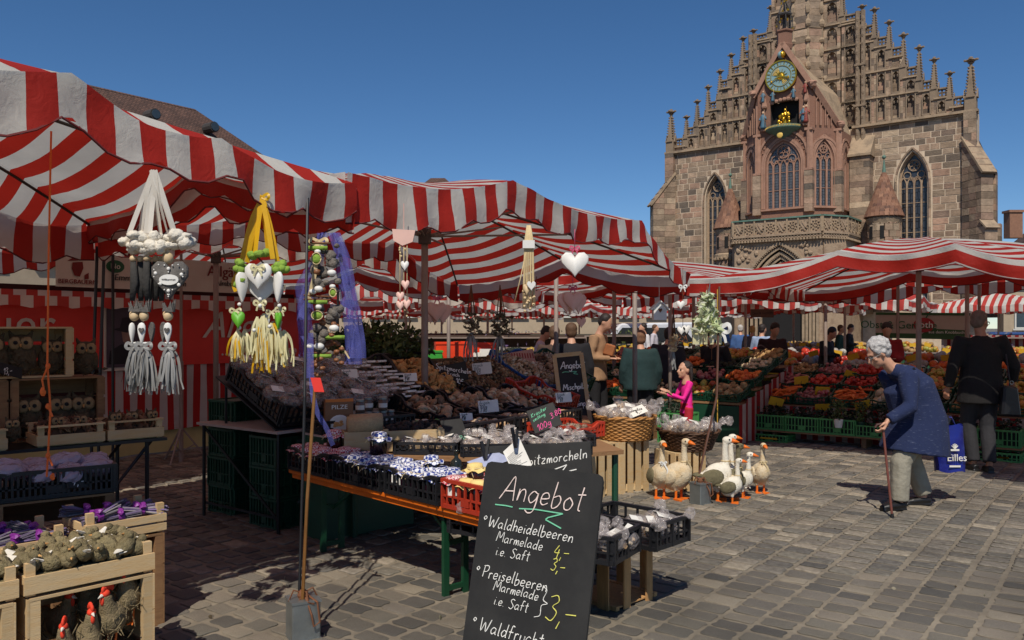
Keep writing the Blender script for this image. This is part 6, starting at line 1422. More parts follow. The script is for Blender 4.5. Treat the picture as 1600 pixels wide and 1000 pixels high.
for z0,off,lb in ((1.95,.3,'low'),(2.02,.12,'high')):
    g=MB();sv=[];gr=[]
    for j in range(4):
        row=[]
        for i in range(121): t=-4.2+7.6*i/120;row.append(sp_(t,z0-(.14*j/3)*(1-.25*abs(math.sin(t*7.1))),off+.01*math.sin(t*20)));sv.append(t)
        gr.append(row)
    g.sheet(gr);g.st=sv;obj('striped_valance',g,m_strf,stall,smooth=True,world=True)
for t in (-2.6,.0,3.4): g=MB();g.tube([sp_(t,0,.3),sp_(t,2.5,.3)],.018,6);obj('stall_post',g,m_blackm,stall,world=True)
# lamp tripod and thin black poles
r=thing('tripod_stand','grey metal tripod stand in front of the striped stall skirt','stand',G(283,722));c=RM[r.name].translation;g=MB();g.tube([c,c+V((0,0,1.2))],.028,8);g.tube([c+V((0,0,1.1)),c+V((0,0,2.6))],.018,8);obj('pole',g,m_pole,r,world=True)
for k in range(3): a=k*2.094+.5;g=MB();g.tube([c+V((0,0,.42)),c+V((.3*math.cos(a),.3*math.sin(a),.01))],.012,6);g.tube([c+V((0,0,.12)),c+V((.16*math.cos(a),.16*math.sin(a),.21))],.008,5);obj('leg',g,m_pole,r,world=True)
for px,lb in ((163,'thin black pole left of the hanging grey hearts'),(152,'second thin black pole beside the first one left of the grey hearts')):
    g=MB();g.tube([P(px,385,6.95),P(px-9,660,6.9)],.014,6);a=P(px-9,660,6.9);g.tube([a,V((a.x,a.y,0))],.014,6);o=obj('thin_pole',g,m_blackm);tag(o,lb,'pole','thin black poles')
# ================================================================ HANGING DECORATIONS
m_rib=mat('white_satin_ribbon',(214,208,196),.35,.1,9,transl=.2);m_ribg=mat('grey_satin_ribbon',(140,138,134),.4,.15,9);m_riby=mat('yellow_satin_ribbon',(230,180,20),.4,.12,9,transl=.25);m_ribc=mat('cream_ribbon',(224,216,170),.45,.12,9,transl=.2)
m_wht=mat('white_painted_wood',(224,222,216),.55,.08,9);m_gry=mat('grey_felt_heart',(96,92,88),.95,.25,30,.5,120);m_blkf=mat('dark_bark_strip',(52,50,48),.9,.35,12,.6,40);m_wool=mat('raw_wool',(220,212,196),.98,.15,20,.9,60,bd=.01);m_grf=mat('green_felt',(128,160,60),.9,.2,20,.5,80);m_lgr=mat('bright_green_lacquer',(96,170,40),.5,.1);m_bead=mat('wooden_bead',(206,180,140),.6,.15,20)
m_tul=mat('blue_tulle',(92,96,172),.8,.3,14,alpha=.5);m_pinkw=mat('pale_pink_wood',(226,184,170),.6,.1);m_cone=mat('grey_lichen',(112,104,96),.95,.4,60,.9,130,bd=.01);m_twig=mat('twig_brown',(112,70,44),.8,.3,12)
def heart_pts(w_,h,n=9):
    L_=[]
    for k in range(2*n):
        t=math.pi*k/n;x=16*math.sin(t)**3;y=13*math.cos(t)-5*math.cos(2*t)-2*math.cos(3*t)-math.cos(4*t);L_.append((x/32*w_,(y-12)/29*h))
    return L_
def heart(g,c,w_,h,th=.012,rz=0,drop=False):
    pts=heart_pts(w_,h) if not drop else [(w_/2*math.sin(math.pi*2*k/16)*(.6+.4*math.cos(math.pi*2*k/16)),-h/2+h/2*math.cos(math.pi*2*k/16)) for k in range(16)]
    g.X=Matrix.Translation(V(c)) @ Matrix.Rotation(rz,4,'Z');n=len(pts);
    vs=[(p[0]*.9,-th/2,p[1]*.9-.05*h) for p in pts]+[(p[0],-th/4,p[1]) for p in pts]+[(p[0],th/4,p[1]) for p in pts]+[(p[0]*.9,th/2,p[1]*.9-.05*h) for p in pts]
    fs=[tuple(range(n)),tuple(range(4*n-1,3*n-1,-1))]+[(a*n+i,(a+1)*n+i,(a+1)*n+(i+1) % n,a*n+(i+1) % n) for a in range(3) for i in range(n)]
    g.add(vs,fs);g.X=None
def ribbon(g,pts,w_,tw=0.0):
    pp=[V(p) for p in cr([tuple(p) for p in pts],4)];n=len(pp);gr=[[],[]]
    for i,p in enumerate(pp):
        t=(pp[min(i+1,n-1)]-pp[max(i-1,0)]).normalized();a=tw*i/n;s_=t.cross(V((math.sin(a),-math.cos(a),0)));s_=s_.normalized() if s_.length > 1e-3 else V((1,0,0));gr[0].append(p-s_*w_/2);gr[1].append(p+s_*w_/2)
    g.sheet(gr)
def tassel(g,c,L_,n,spread,w_=.009):
    c=V(c)
    for k in range(n):
        a=R.uniform(0,6.28);r_=spread*R.uniform(.2,1);e_=c+V((r_*math.cos(a),r_*.6*math.sin(a),-L_*R.uniform(.7,1.1)));o_=V((r_*.35*math.cos(a),r_*.2*math.sin(a),0));ribbon(g,[c,c.lerp(e_,.3)+o_,c.lerp(e_,.7)+o_*.6+V((R.uniform(-.006,.006),0,0)),e_+V((R.uniform(-.014,.014),R.uniform(-.01,.01),-.01))],w_*R.uniform(.7,1.3),R.uniform(-2.4,2.4))
def bow(g,c,s):
    c=V(c)
    for a in (-1,1): ribbon(g,[c,c+V((a*s,0,s*.6)),c+V((a*s*1.3,-.005,0)),c+V((a*s*.9,0,-s*.4)),c],s*.5,.8);ribbon(g,[c,c+V((a*s*.6,0,-s*.9)),c+V((a*s*.8,0,-s*1.7))],s*.4,.6)
def hang(label,p,cat='hanging decoration',name='hanging_decoration',group='decorations hanging from the umbrellas',rz=0): r=thing(name,label,cat,p,rz,group);r._=None if False else None;return r
# H1 grey and white garlands: local origin at the top knot, x right, z down
def parts(r,d):
    for nm,(g,m_,sm) in d.items():
        if g.v:
            if 'tassel' in nm or 'tuft' in nm: obj(nm,g,m_,r,smooth=sm,kind='stuff')
            else: islands(nm[:-1] if nm.endswith('s') and not nm.endswith('ss') else nm,g,m_,r,sm,most=90)
px_=3.9/1300
r=thing('heart_garland','garlands of white wool, dark strips, grey hearts and silver tassels on white ribbons','hanging decoration',P(240,262,3.9),0,'decorations hanging from the umbrellas')
X=lambda x,y,o=0: V(((x-240)*px_,o,-(y-262)*px_))
rb_,wo,st_,be,sm_,wd_,tg_,hk=MB(),MB(),MB(),MB(),MB(),MB(),MB(),MB()
for x in (205,215,228,238,246,256,268,272): ribbon(rb_,[X(240+R.uniform(-3,3),266),X((240+x)/2,310),X(x,365,R.uniform(-.05,.05))],.022,R.uniform(-1,1))
for k in range(40): x=R.uniform(194,292);wo.ell(X(x,R.uniform(366,392),R.uniform(-.05,.03)),(R.uniform(.02,.04),.03,R.uniform(.016,.032)),10,7,jit=.22)
for x,o in ((208,0),(216,.02),(232,-.02),(240,.02),(225,.05),(248,.03)):
    be.ell(X(x,404,o),.016,10,8);st_.tube([X(x,408,o),X(x+R.uniform(-2,2),440,o),X(x+R.uniform(-2,2),470,o)],[.014,.02,.012],7,sq=.5)
be.ell(X(265,404,-.02),(.026,.026,.03),10,8);be.ell(X(258,392,-.03),(.02,)*3,8,6)
hb=MB();heart(hb,X(270,408,-.03),.17,.185,.03,.1);hd=MB()
for k in range(0,18,1): p=heart_pts(.14,.15)[k];hd.ell(X(270,414,-.05)+V((p[0],0,p[1])),.004,6,4)
for (x,y) in ((250,428),(270,421),(290,430),(258,444),(286,446),(270,455)): hd.ell(X(x,y,-.05),(.009,.006,.009),8,5)
oval=MB();oval.lathe([(0,0),(.045,.0),(.045,.008),(0,.008)],18,c=X(271,438,-.047),M=Matrix.Rotation(math.pi/2,3,'X') @ Matrix.Scale(.55,3,(0,1,0)),cap=False)
for (x,o) in ((213,0),(231,-.02),(271,-.04)):
    for k in range(3): sm_.prism([(X(x,480).x-.03+k*.01,X(x,472+R.uniform(-3,3)).z),(X(x,480).x+.005,X(x,480).z-.01),(X(x,480).x+.035-k*.008,X(x,470+R.uniform(-3,3)).z),(X(x,480).x+.03,X(x,488).z),(X(x,480).x-.02,X(x,487).z)],o-.02-k*.01,o-.016-k*.01)
    be.ell(X(x,494,o-.02),(.022,.02,.024),12,9,jit=.05);be.ell(X(x-8,491,o+.01),.014,8,6)
    heart(wd_,X(x-3 if x != 271 else x,504,o-.025),.052 if x != 213 else .04,.1,.012,.7 if x == 213 else .1,True);heart(sm_,X(x+9 if x != 271 else x-10,503,o+.0),.046,.095,.014,-.3,True)
    if x != 213: heart(sm_,X(x-2 if x != 271 else x,512,o-.036),.026,.028,.006,.1)
    for k in range(4): hk.ell(X(x-4+k*3,536,o-.02),.006,7,5)
    bow(tg_,X(x+1,541,o-.03),.028);tassel(tg_,X(x+1,540,o-.01),.2,56,.055,.009)
sm2=sm_
parts(r,{'white_ribbons': (rb_,m_rib,True),'wool_tufts': (wo,m_wool,True),'dark_bark_strips': (st_,m_blkf,True),'round_beads': (be,m_bead,True),'grey_heart': (hb,m_gry,True),'heart_studs': (hd,m_wht,True),'oval_plate': (oval,m_wht,False),'grey_hearts': (sm_,m_gry,False),'white_drops': (wd_,m_wht,True),'pearls': (hk,m_wht,True),'silver_tassels': (tg_,m_ribg,True)})
me=text_mesh('Willkommen',.0125,frameM(X(271,438,-.0565),(1,0,0),(0,0,1)),.0005);link('lettering',me,m_bprint,r)
# H2 yellow and green
d_=4.44;px2=d_/1300;r=thing('heart_garland','white hearts, green felt roses and cream tassels on yellow satin ribbons','hanging decoration',P(409,302,d_),0,'decorations hanging from the umbrellas')
X=lambda x,y,o=0: V(((x-409)*px2,o,-(y-302)*px2));ye,gf,wh,bc,lg,tc,pe=MB(),MB(),MB(),MB(),MB(),MB(),MB()
bow(ye,X(409,308),.03)
for x,y,o in ((386,410,0),(392,405,.03),(428,405,-.02),(432,408,.02),(416,400,.05),(400,400,-.02),(372,425,.02)): ribbon(ye,[X(409,310),X((409+x)/2,350,o/2),X(x,y,o)],.026,R.uniform(-.6,.6))
ribbon(ye,[X(372,420,.03),X(362,440,.03),X(366,455,.03)],.024,.5)
for (x,y) in ((376,412),(382,420),(370,420),(405,398),(416,396),(395,400),(438,414),(444,422),(432,420),(378,438),(373,444)):
    for k in range(3): gf.ell(X(x+R.uniform(-4,4),y+R.uniform(-3,3),R.uniform(-.03,.02)),(.024,.02,.02),8,6,jit=.16)
heart(wh,X(408,412,-.05),.145,.145,.02,0);heart(wh,X(408,430,.01),.17,.16,.02,0);heart(wh,X(381,424,-.03),.1,.17,.02,.6,True);heart(wh,X(437,424,-.03),.1,.17,.02,-.6,True);heart(wh,X(414,490,.02),.06,.09,.012,.2,True)
bow(bc,X(409,420,-.07),.026);bow(bc,X(409,474,-.03),.024);bow(bc,X(372,486,-.04),.022);bow(bc,X(440,484,-.02),.02);bow(bc,X(424,488,0),.02)
heart(lg,X(377,487,-.05),.07,.095,.016,.2);heart(lg,X(439,488,-.05),.05,.09,.016,-.7)
for (x,y) in ((377,476),(377,512),(409,468),(409,478),(439,478),(439,514),(400,516),(424,510)): pe.ell(X(x,y,-.03),.011,9,7)
for (x,y,l_) in ((372,515,.15),(382,515,.16),(402,495,.24),(412,490,.27),(424,505,.22),(437,516,.16),(444,516,.17)): tassel(tc,X(x,y),l_,20,.055,.010)
for (x,y,l_) in ((370,520,.14),(406,500,.26),(428,505,.22),(416,520,.2)): tassel(ye,X(x,y),l_,7,.055,.010)
parts(r,{'yellow_ribbons': (ye,m_riby,True),'green_felt_roses': (gf,m_grf,True),'white_hearts': (wh,m_wht,True),'cream_bows': (bc,m_ribc,True),'green_hearts': (lg,m_lgr,True),'pearls': (pe,m_wht,True),'cream_tassels': (tc,m_ribc,True)})
# H3 blue tulle column
d_=4.72;px3=d_/1300;r=thing('tulle_garland','column of lichen hearts, shells, twigs and green slices wrapped in blue tulle','hanging decoration',P(508,358,d_),0,'decorations hanging from the umbrellas')
X=lambda x,y,o=0: V(((x-508)*px3,o,-(y-358)*px3));tu,li,sh,tw,gs_,nu,ra=MB(),MB(),MB(),MB(),MB(),MB(),MB()
for x0,x1,y1 in ((500,480,560),(514,540,570),(505,478,500),(516,534,480),(520,545,560)):
    g0=[]
    for s_ in range(7): g0.append([X(x0+(x1-x0)*min(1,t*1.6)+(s_-3)*(1.8+t*2)+2*math.sin(t*9+s_),362+(y1-362)*t,.05+.025*math.sin(s_*2.1+t*7)) for t in [k/16 for k in range(17)]])
    tu.sheet(g0)
ribbon(tu,[X(488,470,-.03),X(478,500,-.03),X(486,545,-.04),X(488,590,-.04)],.03,.5);ribbon(tu,[X(492,520,-.04),X(494,600,-.05),X(500,640,-.05),X(512,668,-.04),X(518,696,0)],.024,.6)
for (x,y) in ((495,422),(505,425),(500,436),(516,400),(516,410),(518,490),(516,500),(500,512),(494,520),(508,520),(502,532),(524,480),(500,444)):
    for k in range(3): li.ell(X(x+R.uniform(-3,3),y+R.uniform(-4,4),R.uniform(-.02,.02)),(.022,.02,.024),9,7,jit=.12)
for (x,y,s_) in ((500,394,.015),(518,427,.022),(501,452,.022),(494,456,.018),(501,480,.017),(521,513,.024),(491,541,.019),(502,541,.024),(519,448,.015)): sh.ell(X(x,y,-.03),(s_,s_*.8,s_*.85),10,8,jit=.04)
for y in (379,462,467,550): tw.tube([X(482,y+R.uniform(-1,1),-.02),X(516,y+2,-.02)],.006,6)
for (x,y) in ((500,472),(522,527),(505,556),(500,388)): gs_.tube([X(x-12,y,-.02),X(x+12,y,-.02)],.012,8)
for (x,y,rr) in ((499,405,.022),(500,493,.026),(520,458,.016)):
    gs_.lathe([(0,0),(rr,0),(rr,.008),(0,.008)],16,c=X(x,y,-.03),M=Matrix.Rotation(math.pi/2,3,'X') @ Matrix.Scale(1.5 if y < 420 or y == 458 else 1,3,(0,1,0)),cap=False);ra.tube([X(x,y,-.04)+V((rr*math.cos(k*.4488),0,rr*(1.5 if y < 420 or y == 458 else 1)*math.sin(k*.4488))) for k in range(15)],.003,5)
for k in range(46): x=R.uniform(490,526);y=R.uniform(384,560);(li if R.random() < .6 else nu).ell(X(x,y,R.uniform(-.02,.03)),(R.uniform(.01,.02),)*3,8,6,jit=.15)
for k in range(26): x=R.choice([496,502,520,524,528]);nu.ell(X(x+R.uniform(-4,4),R.uniform(500,588) if x > 510 else R.uniform(560,590),R.uniform(-.03,.01)),(.014,.013,.012),8,6)
ribbon(ra,[X(500,375,-.02),X(496,430,-.03),X(488,470,-.02)],.02,.4);ribbon(ra,[X(530,540,-.02),X(540,560,-.02)],.008);bow(ra,X(501,378,-.02),.03)
parts(r,{'blue_tulle': (tu,m_tul,True),'lichen_hearts': (li,m_cone,True),'shells': (sh,m_wht,True),'twigs': (tw,m_twig,True),'green_slices': (gs_,m_grf,True),'nuts': (nu,mat('nut_brown',(132,84,52),.5,.25,20),True),'raffia_ties': (ra,m_str_,True)})
r.scale=(1.22,1.1,1.0)
# weighted poles at the umbrella corners
m_gold2=mat('brass_coloured_rod',(150,104,56),.4,.2,9,metal=.5)
def weight(label,p,s,rz):
    r=thing('umbrella_weight',label,'weight',p,rz);g=MB();g.box((0,0,.1*s),(.145*s,.145*s,.2*s));obj('steel_can',g,m_metal,r,bevel=.006);g=MB();g.box((0,0,.2*s),(.153*s,.153*s,.012));g.box((0,0,.006),(.15*s,.15*s,.012));islands('folded_rim',g,m_metal,r);g=MB()
    for k in range(4): a=k*1.6;g.tube([(.0,.0,.23*s),(.05*math.cos(a),.05*math.sin(a),.25*s),(.075*math.cos(a),.075*math.sin(a),.2*s),(.06*math.cos(a+.5),.06*math.sin(a+.5)-.03,.19*s),(.0,0,.22*s)],.005,5)
    g.tube([(.02,-.02,.22*s),(.05,-.09,.2*s),(.06,-.1,.1*s),(.03,-.095,.08*s),(.02,-.09,.14*s),(.0,-.05,.22*s)],.006,5)
    g.ell((0,0,.22*s),(.03,.03,.03),8,6);obj('rope_knot',g,m_twig,r);return r
w1=weight('square galvanised weight can holding the cord of the nearest umbrella, bottom centre left',V((-1.08,4.3,0)),1.0,.5)
g=MB();g.tube([V((-1.1,4.3,.2)),P(476,620,4.4),P(481,292,4.7)],.008,6);o=obj('guy_pole',g,m_blackm);tag(o,'thin black guy pole from the first umbrella corner to its weight can','pole')
g=MB();g.tube([V((-1.075,4.27,.2)),P(480,780,4.3),P(493,590,4.4)],.009,8);o=obj('brass_rod',g,m_gold2);tag(o,'brass coloured rod with a red tag standing in the front weight can','rod')
g=MB();q=P(485,590,4.36);g.sheet([[q+V((x*.055+j*.02,-.01*x,-.075*j)) for x in (0,.5,1)] for j in (0,.5,1)]);o=obj('red_tag',g,mat('bright_red_card',(232,60,50),.6,.08));tag(o,'bright red tag tied to the brass rod','tag')
w2=weight('square galvanised weight can standing among the geese',G(1094,787),.95,.6)
g=MB();g.tube([G(1092,784)+V((0,.03,.2)),P(1120,620,7.9),P(1124,448,8.1)],.011,6);o=obj('guy_pole',g,mat('rusty_pole',(92,60,44),.5,.25,5));tag(o,'thin reddish guy pole rising from the weight can among the geese','pole')
g=MB();g.tube([P(1121,452,8.6),P(1121,672,8.6)],.006,5);o=obj('golden_cord',g,mat('golden_cord',(190,150,50),.6,.2,30));tag(o,'golden cord hanging from the corner of the middle umbrella','cord')
g=MB();g.tube([P(80,205,4.2),P(76,400,4.2),P(74,570,4.2),P(79,640,4.2),P(73,745,4.2)],.0055,6)
for y in (572,635,712): g.ell(P(75,y,4.19),(.012,.012,.016),8,6);g.tube([P(75,y,4.19),P(66,y+22,4.18),P(68,y+32,4.18),P(64,y+44,4.18)] if y == 572 else [P(75,y,4.19),P(82,y+16,4.18)],.005,5)
g.ell(P(67,612,4.17),(.014,.012,.022),8,6,jit=.2);g.ell(P(82,745,4.17),(.012,.01,.018),8,6,jit=.2)
o=obj('orange_cord',g,mat('orange_cord',(240,110,40),.7,.15,60));tag(o,'orange cord with frayed knots hanging in front of the owl boxes','cord')
# smaller hanging pieces
def small(label,px,y0,d,fn,name='hanging_decoration',rz=0):
    r=thing(name,label,'hanging decoration',P(px,y0,d),rz,'decorations hanging from the umbrellas');s=d/1300
    fn(r,lambda x,y,o=0: V((x*s,o,-y*s)),s);return r
def f4(r,X,s):
    g,b,c,t=MB(),MB(),MB(),MB();g.tube([X(0,-40),X(0,0)],.003,4);g.prism([(X(-18,0).x,X(0,0).z),(X(18,0).x,X(0,2).z),(X(14,0).x,X(0,20).z),(X(-2,0).x,X(0,26).z),(X(-16,0).x,X(0,18).z)],-.01,.01)
    for x in (-6,0,5): b.tube([X(x,10),X(x,130)],.003,4)
    for (x,y) in ((2,50),(3,80),(-5,98),(5,110),(-5,112)): heart(c if y > 60 else t,X(x,y,-.02),13*s,16*s,.01)
    for k in range(14): b.ell(X(R.uniform(-7,7),R.uniform(28,44) if k < 7 else R.uniform(120,140)),.007,6,5)
    parts(r,{'driftwood': (g,m_pinkw,False),'strings': (b,m_str_,True),'pink_hearts': (c,m_pinkw,True),'white_hearts': (t,m_wht,True)})
small('string of small pink and white wooden hearts under driftwood beside the pole',631,358,5.22,f4)
def f5(r,X,s):
    b,c,t=MB(),MB(),MB()
    for k in range(9): x=-6+k*1.6;b.tube([X(x*.4,0),X(x,25),X(x*1.2+R.uniform(-2,2),90),X(x*1.5,130)],.005,5)
    b.tube([X(-2,30),X(-12,80),X(-22,120)],.005,5);c.box(X(0,30),(.09,.05,.06));heart(c,X(4,88,-.04),14*s,15*s,.012);heart(t,X(-3,92,-.02),12*s,18*s,.012)
    for k in range(20): t.ell(X(R.uniform(-10,10),R.uniform(100,135)),.012,6,5)
    parts(r,{'dried_stalks': (b,m_str_,True),'white_heart': (c,m_wht,False),'shell_beads': (t,m_bead,True)})
small('bunch of pale dried stalks with a small white heart hanging under the middle umbrella',826,352,6.28,f5)
def f6(r,X,s):
    a,b=MB(),MB();b.tube([X(0,-20),X(0,12)],.003,4);bow(b,X(0,10),.03);heart(a,X(0,16,-.02),44*s,40*s,.025);parts(r,{'white_heart': (a,m_wht,True),'pink_ribbon': (b,mat('pink_ribbon',(196,80,110),.5),True)})
small('large sunlit white wooden heart on a pink ribbon under the middle umbrella',898,378,6.85,f6)
def f7(r,X,s):
    a,b=MB(),MB();b.tube([X(0,-20),X(0,12)],.003,4);bow(b,X(0,8),.03)
    for k,(x,y) in enumerate(((0,14),(-10,16),(9,17),(-4,18))): heart(a,X(x,y,-.05+k*.03),32*s,32*s,.02,.3*k)
    parts(r,{'hearts': (a,m_pinkw,True),'ribbon': (b,mat('pink_ribbon',(196,80,110),.5),True)})
small('cluster of shaded greyish hearts hanging below the large white heart',895,442,8.2,f7)
small('shaded pinkish heart cluster hanging left of the small pink hearts pole side',683,458,8.3,f7)
def bunch(mcol,n=60,L_=60,w_=12):
    def f(r,X,s):
        a,b=MB(),MB()
        for k in range(5): b.tube([X(0,-35),X(R.uniform(-w_*.5,w_*.5),10)],.006,5)
        xf=[(R.randrange(3),rndM(X(R.gauss(0,w_*.45),R.uniform(8,L_*.55),R.uniform(-.05,.05)),R.uniform(.05,.09))) for _ in range(n)];obj('dried_bunch',scatter(TM['leaf']+TM['stick'],xf),mcol,r,kind='stuff');tassel(a,X(0,L_*.5),L_*.5*s,16,w_*s*.8,.012);parts(r,{'strings': (b,m_twig,True),'trailing_ribbons': (a,m_ribg,True)})
    return f
m_dry=mat('dried_flowers',None,.9,.3,20,ramp=[(96,88,68),(130,120,96),(70,62,50),(150,140,120)])
small('dried wreath bunch hanging in the shade behind the morel chalkboard',736,480,8.6,bunch(m_dry,90,80,16));small('dried heart wreath hanging in the shade above the blue crate',781,480,8.8,bunch(m_dry,120,85,18));small('twig and shell mobile hanging beside the birdhouse',1052,515,9.0,bunch(m_bead,60,60,8))
m_flow=mat('white_green_flowers',None,.8,.25,20,ramp=[(206,214,176),(170,186,120),(228,230,212),(190,196,150)],transl=.2)
def f9(r,X,s):
    a,b=MB(),MB();xf=[]
    for k in range(240): y=R.uniform(0,60);w_=5+y*.32;xf.append((R.randrange(3),rndM(X(R.uniform(-w_,w_),y,R.uniform(-.1,.1)),R.uniform(.06,.12))))
    obj('white_blossoms',scatter(TM['leaf'],xf),m_flow,r,kind='stuff');b.tube([X(0,-14),X(0,10)],.004,4)
    for k in range(12): x=R.uniform(-20,20);ribbon(a,[X(x*.4,25),X(x,50),X(x*1.1,78)],.03,R.uniform(-1,1))
    parts(r,{'string': (b,m_twig,True),'white_petals': (a,m_ribc,True)})
small('bunch of white and pale green silk flowers at the right corner of the middle umbrella',1105,460,8.05,f9)
def f10(r,X,s):
    a,b,c=MB(),MB(),MB();bow(a,X(12,12),.08);b.tube([X(0,-45),X(0,60)],.003,4)
    for k in range(26): c.ell(X(R.uniform(-10,6),R.uniform(0,32),R.uniform(-.04,.04)),R.uniform(.012,.02),7,5)
    parts(r,{'white_bow': (a,m_wht,True),'string': (b,m_twig,True),'white_blossoms': (c,m_wht,True)})
small('white fabric bow with small blossoms below the silk flowers',1112,502,8.1,f10)
def f11(r,X,s):
    b,c,t=MB(),MB(),MB();b.tube([X(0,-30),X(0,70)],.003,4)
    for (x,y) in ((-4,22),(-3,62),(5,60)): heart(c,X(x,y,-.02),13*s,14*s,.012)
    bow(c,X(0,0),.03)
    for k in range(12): t.tube([X(R.uniform(-8,8),R.uniform(68,90)),X(R.uniform(-12,12),R.uniform(68,92))],.004,4)
    parts(r,{'string': (b,m_twig,True),'white_hearts': (c,m_wht,True),'twigs': (t,m_twig,True)})
small('string of sunlit small white hearts left of the silk flowers',1067,448,8.4,f11)
def f12(r,X,s):
    a,b,c=MB(),MB(),MB();a.prism([(X(-10,0).x,X(0,30).z),(X(10,0).x,X(0,30).z),(X(10,0).x,X(0,12).z),(0,X(0,2).z),(X(-10,0).x,X(0,12).z)],-.06,.06);b.beam(X(0,0),X(-14,14),.012,.16,up=(0,1,0));b.beam(X(0,0),X(14,14),.012,.16,up=(0,1,0));b.tube([X(0,-30),X(0,2)],.003,4);heart(c,X(0,12,-.065),6*s,7*s,.006);parts(r,{'house_body': (a,m_wht,False),'roof': (b,m_wht,False),'heart_hole': (c,m_twig,False)})
small('little white wooden birdhouse hanging near the right end of the middle umbrella',1030,470,8.6,f12,'birdhouse')
def f13(r,X,s): a,b=MB(),MB();b.tube([X(0,-20),X(0,2)],.003,4);heart(a,X(0,0,-.02),15*s,17*s,.012);bow(b,X(0,2),.02);parts(r,{'heart': (a,m_pinkw,True),'ribbon': (b,m_twig,True)})
small('tiny pinkish heart hanging in front of the dark coated back',908,496,8.8,f13);small('small shaded white heart right of the dried stalks',838,452,8.0,f13)
# ================================================================ VEGETABLE STALL ON THE RIGHT
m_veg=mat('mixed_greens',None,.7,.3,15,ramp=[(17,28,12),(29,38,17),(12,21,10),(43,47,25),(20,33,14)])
m_carr=mat('carrots',None,.6,.2,15,ramp=[(214,96,30),(226,120,44),(190,76,26)]);m_tom=mat('red_vegetables',None,.35,.15,9,ramp=[(170,36,26),(196,60,34),(140,26,24)]);m_pot=mat('potatoes',None,.8,.25,15,ramp=[(176,140,92),(150,116,72),(194,160,110)]);m_app=mat('apples',None,.4,.2,6,ramp=[(170,60,36),(190,140,50),(150,150,60),(196,90,40)]);m_rad=mat('radish_pink',None,.5,.2,9,ramp=[(150,50,60),(176,120,110),(120,40,50)]);m_asp=mat('asparagus_white',None,.6,.2,9,ramp=[(206,190,160),(190,170,130)])
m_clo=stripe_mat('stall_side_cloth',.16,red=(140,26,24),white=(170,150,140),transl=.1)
VD=(-W).normalized();VZ=math.atan2(VD.y,VD.x)         # along the stall front, left to right
v0=V((3.42,11.85,0));vp=lambda a,b,z=0: v0+VD*a+U*b+V((0,0,z))
gc=crate('green_crate','x',.46,.36,.21,m_gn,nsl=10,group='green crates along the vegetable stall front')
gl=crate('green_crate','x',.5,.36,.11,m_gn,nsl=10,group='low green crates on the ground')
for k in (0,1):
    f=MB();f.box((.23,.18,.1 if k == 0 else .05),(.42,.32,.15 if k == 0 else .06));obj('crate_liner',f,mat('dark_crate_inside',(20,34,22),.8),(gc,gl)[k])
pl_=thing('plank_bench','low dark plank bench carrying the front row of green crates','bench',vp(0,0));g=MB();g.beam(vp(-.05,.2,.15),vp(3.3,.2,.15),.4,.02);obj('plank',g,m_woodd,pl_,world=True)
for a in (.3,1.5,2.8): g=MB();g.beam(vp(a,.05,.07),vp(a,.36,.07),.06,.138);obj('support',g,m_woodd,pl_,world=True)
lab=['first green crate from the left in the front row, holding leafy greens','second green crate from the left in the front row, holding bagged herbs','third green crate from the left in the front row, with a yellow price card','fourth crate of the front row, a lower green one with potted herbs','fifth green crate of the front row behind the old woman','sixth green crate of the front row beyond the old woman','rightmost green crate of the front row']
VC=[]
for k in range(7):
    c_=dup(gc,lab[k],vp(.46*k+.01*k,0,.163+(-.0 if k != 3 else 0)),rz=VZ,scale=(1,1,1 if k != 3 else .72)) if k else put(gc,vp(0,0,.163),VZ);c_['label']=lab[k];VC.append(c_)
for k,(a,lb) in enumerate(((.02,'low green crate with a yellow strip on the ground at the left of the stall'),(2.25,'low green crate on the ground behind the walking stick'),(2.8,'low green crate on the ground at the right of the stall'))):
    c_=put(gl,vp(a,-.08,0),VZ) if k == 0 else dup(gl,lb,vp(a,-.08,0),rz=VZ);c_['label']=lb
    g=MB();g.beam(vp(a+.13,-.088,.055),vp(a+.37,-.088,.055),.004,.022);c2=obj('yellow_strip',g,m_yel,c_,world=True)
def greens(label,p,n,s,m,name='greens_heap',sz=(.4,.3,.16),tm=('leaf',),cat='vegetables',grp='vegetables on the right hand stall'):
    r=thing(name,label,cat,p,VZ,grp);r['kind']='stuff';tl=[]
    for t in tm: tl+=TM[t]
    xf=[(R.randrange(len(tl)),rndM((R.uniform(.02,sz[0]),R.uniform(.02,sz[1]),R.uniform(0,sz[2])),s*R.uniform(.7,1.3))) for _ in range(n)];o=obj(name,scatter(tl,xf),m,r,smooth=True,kind='stuff');return r
for k in range(7): greens('%s filling crate number %s of the front row' % (('lettuce leaves','bagged herbs','spinach','rosemary and potted herbs','chard','kale','parsley')[k],('one','two','three','four','five','six','seven')[k]),vp(.47*k+.02,.02,.32 if k != 3 else .28),190,.07,m_veg,sz=(.42,.3,.16 if k != 3 else .3))
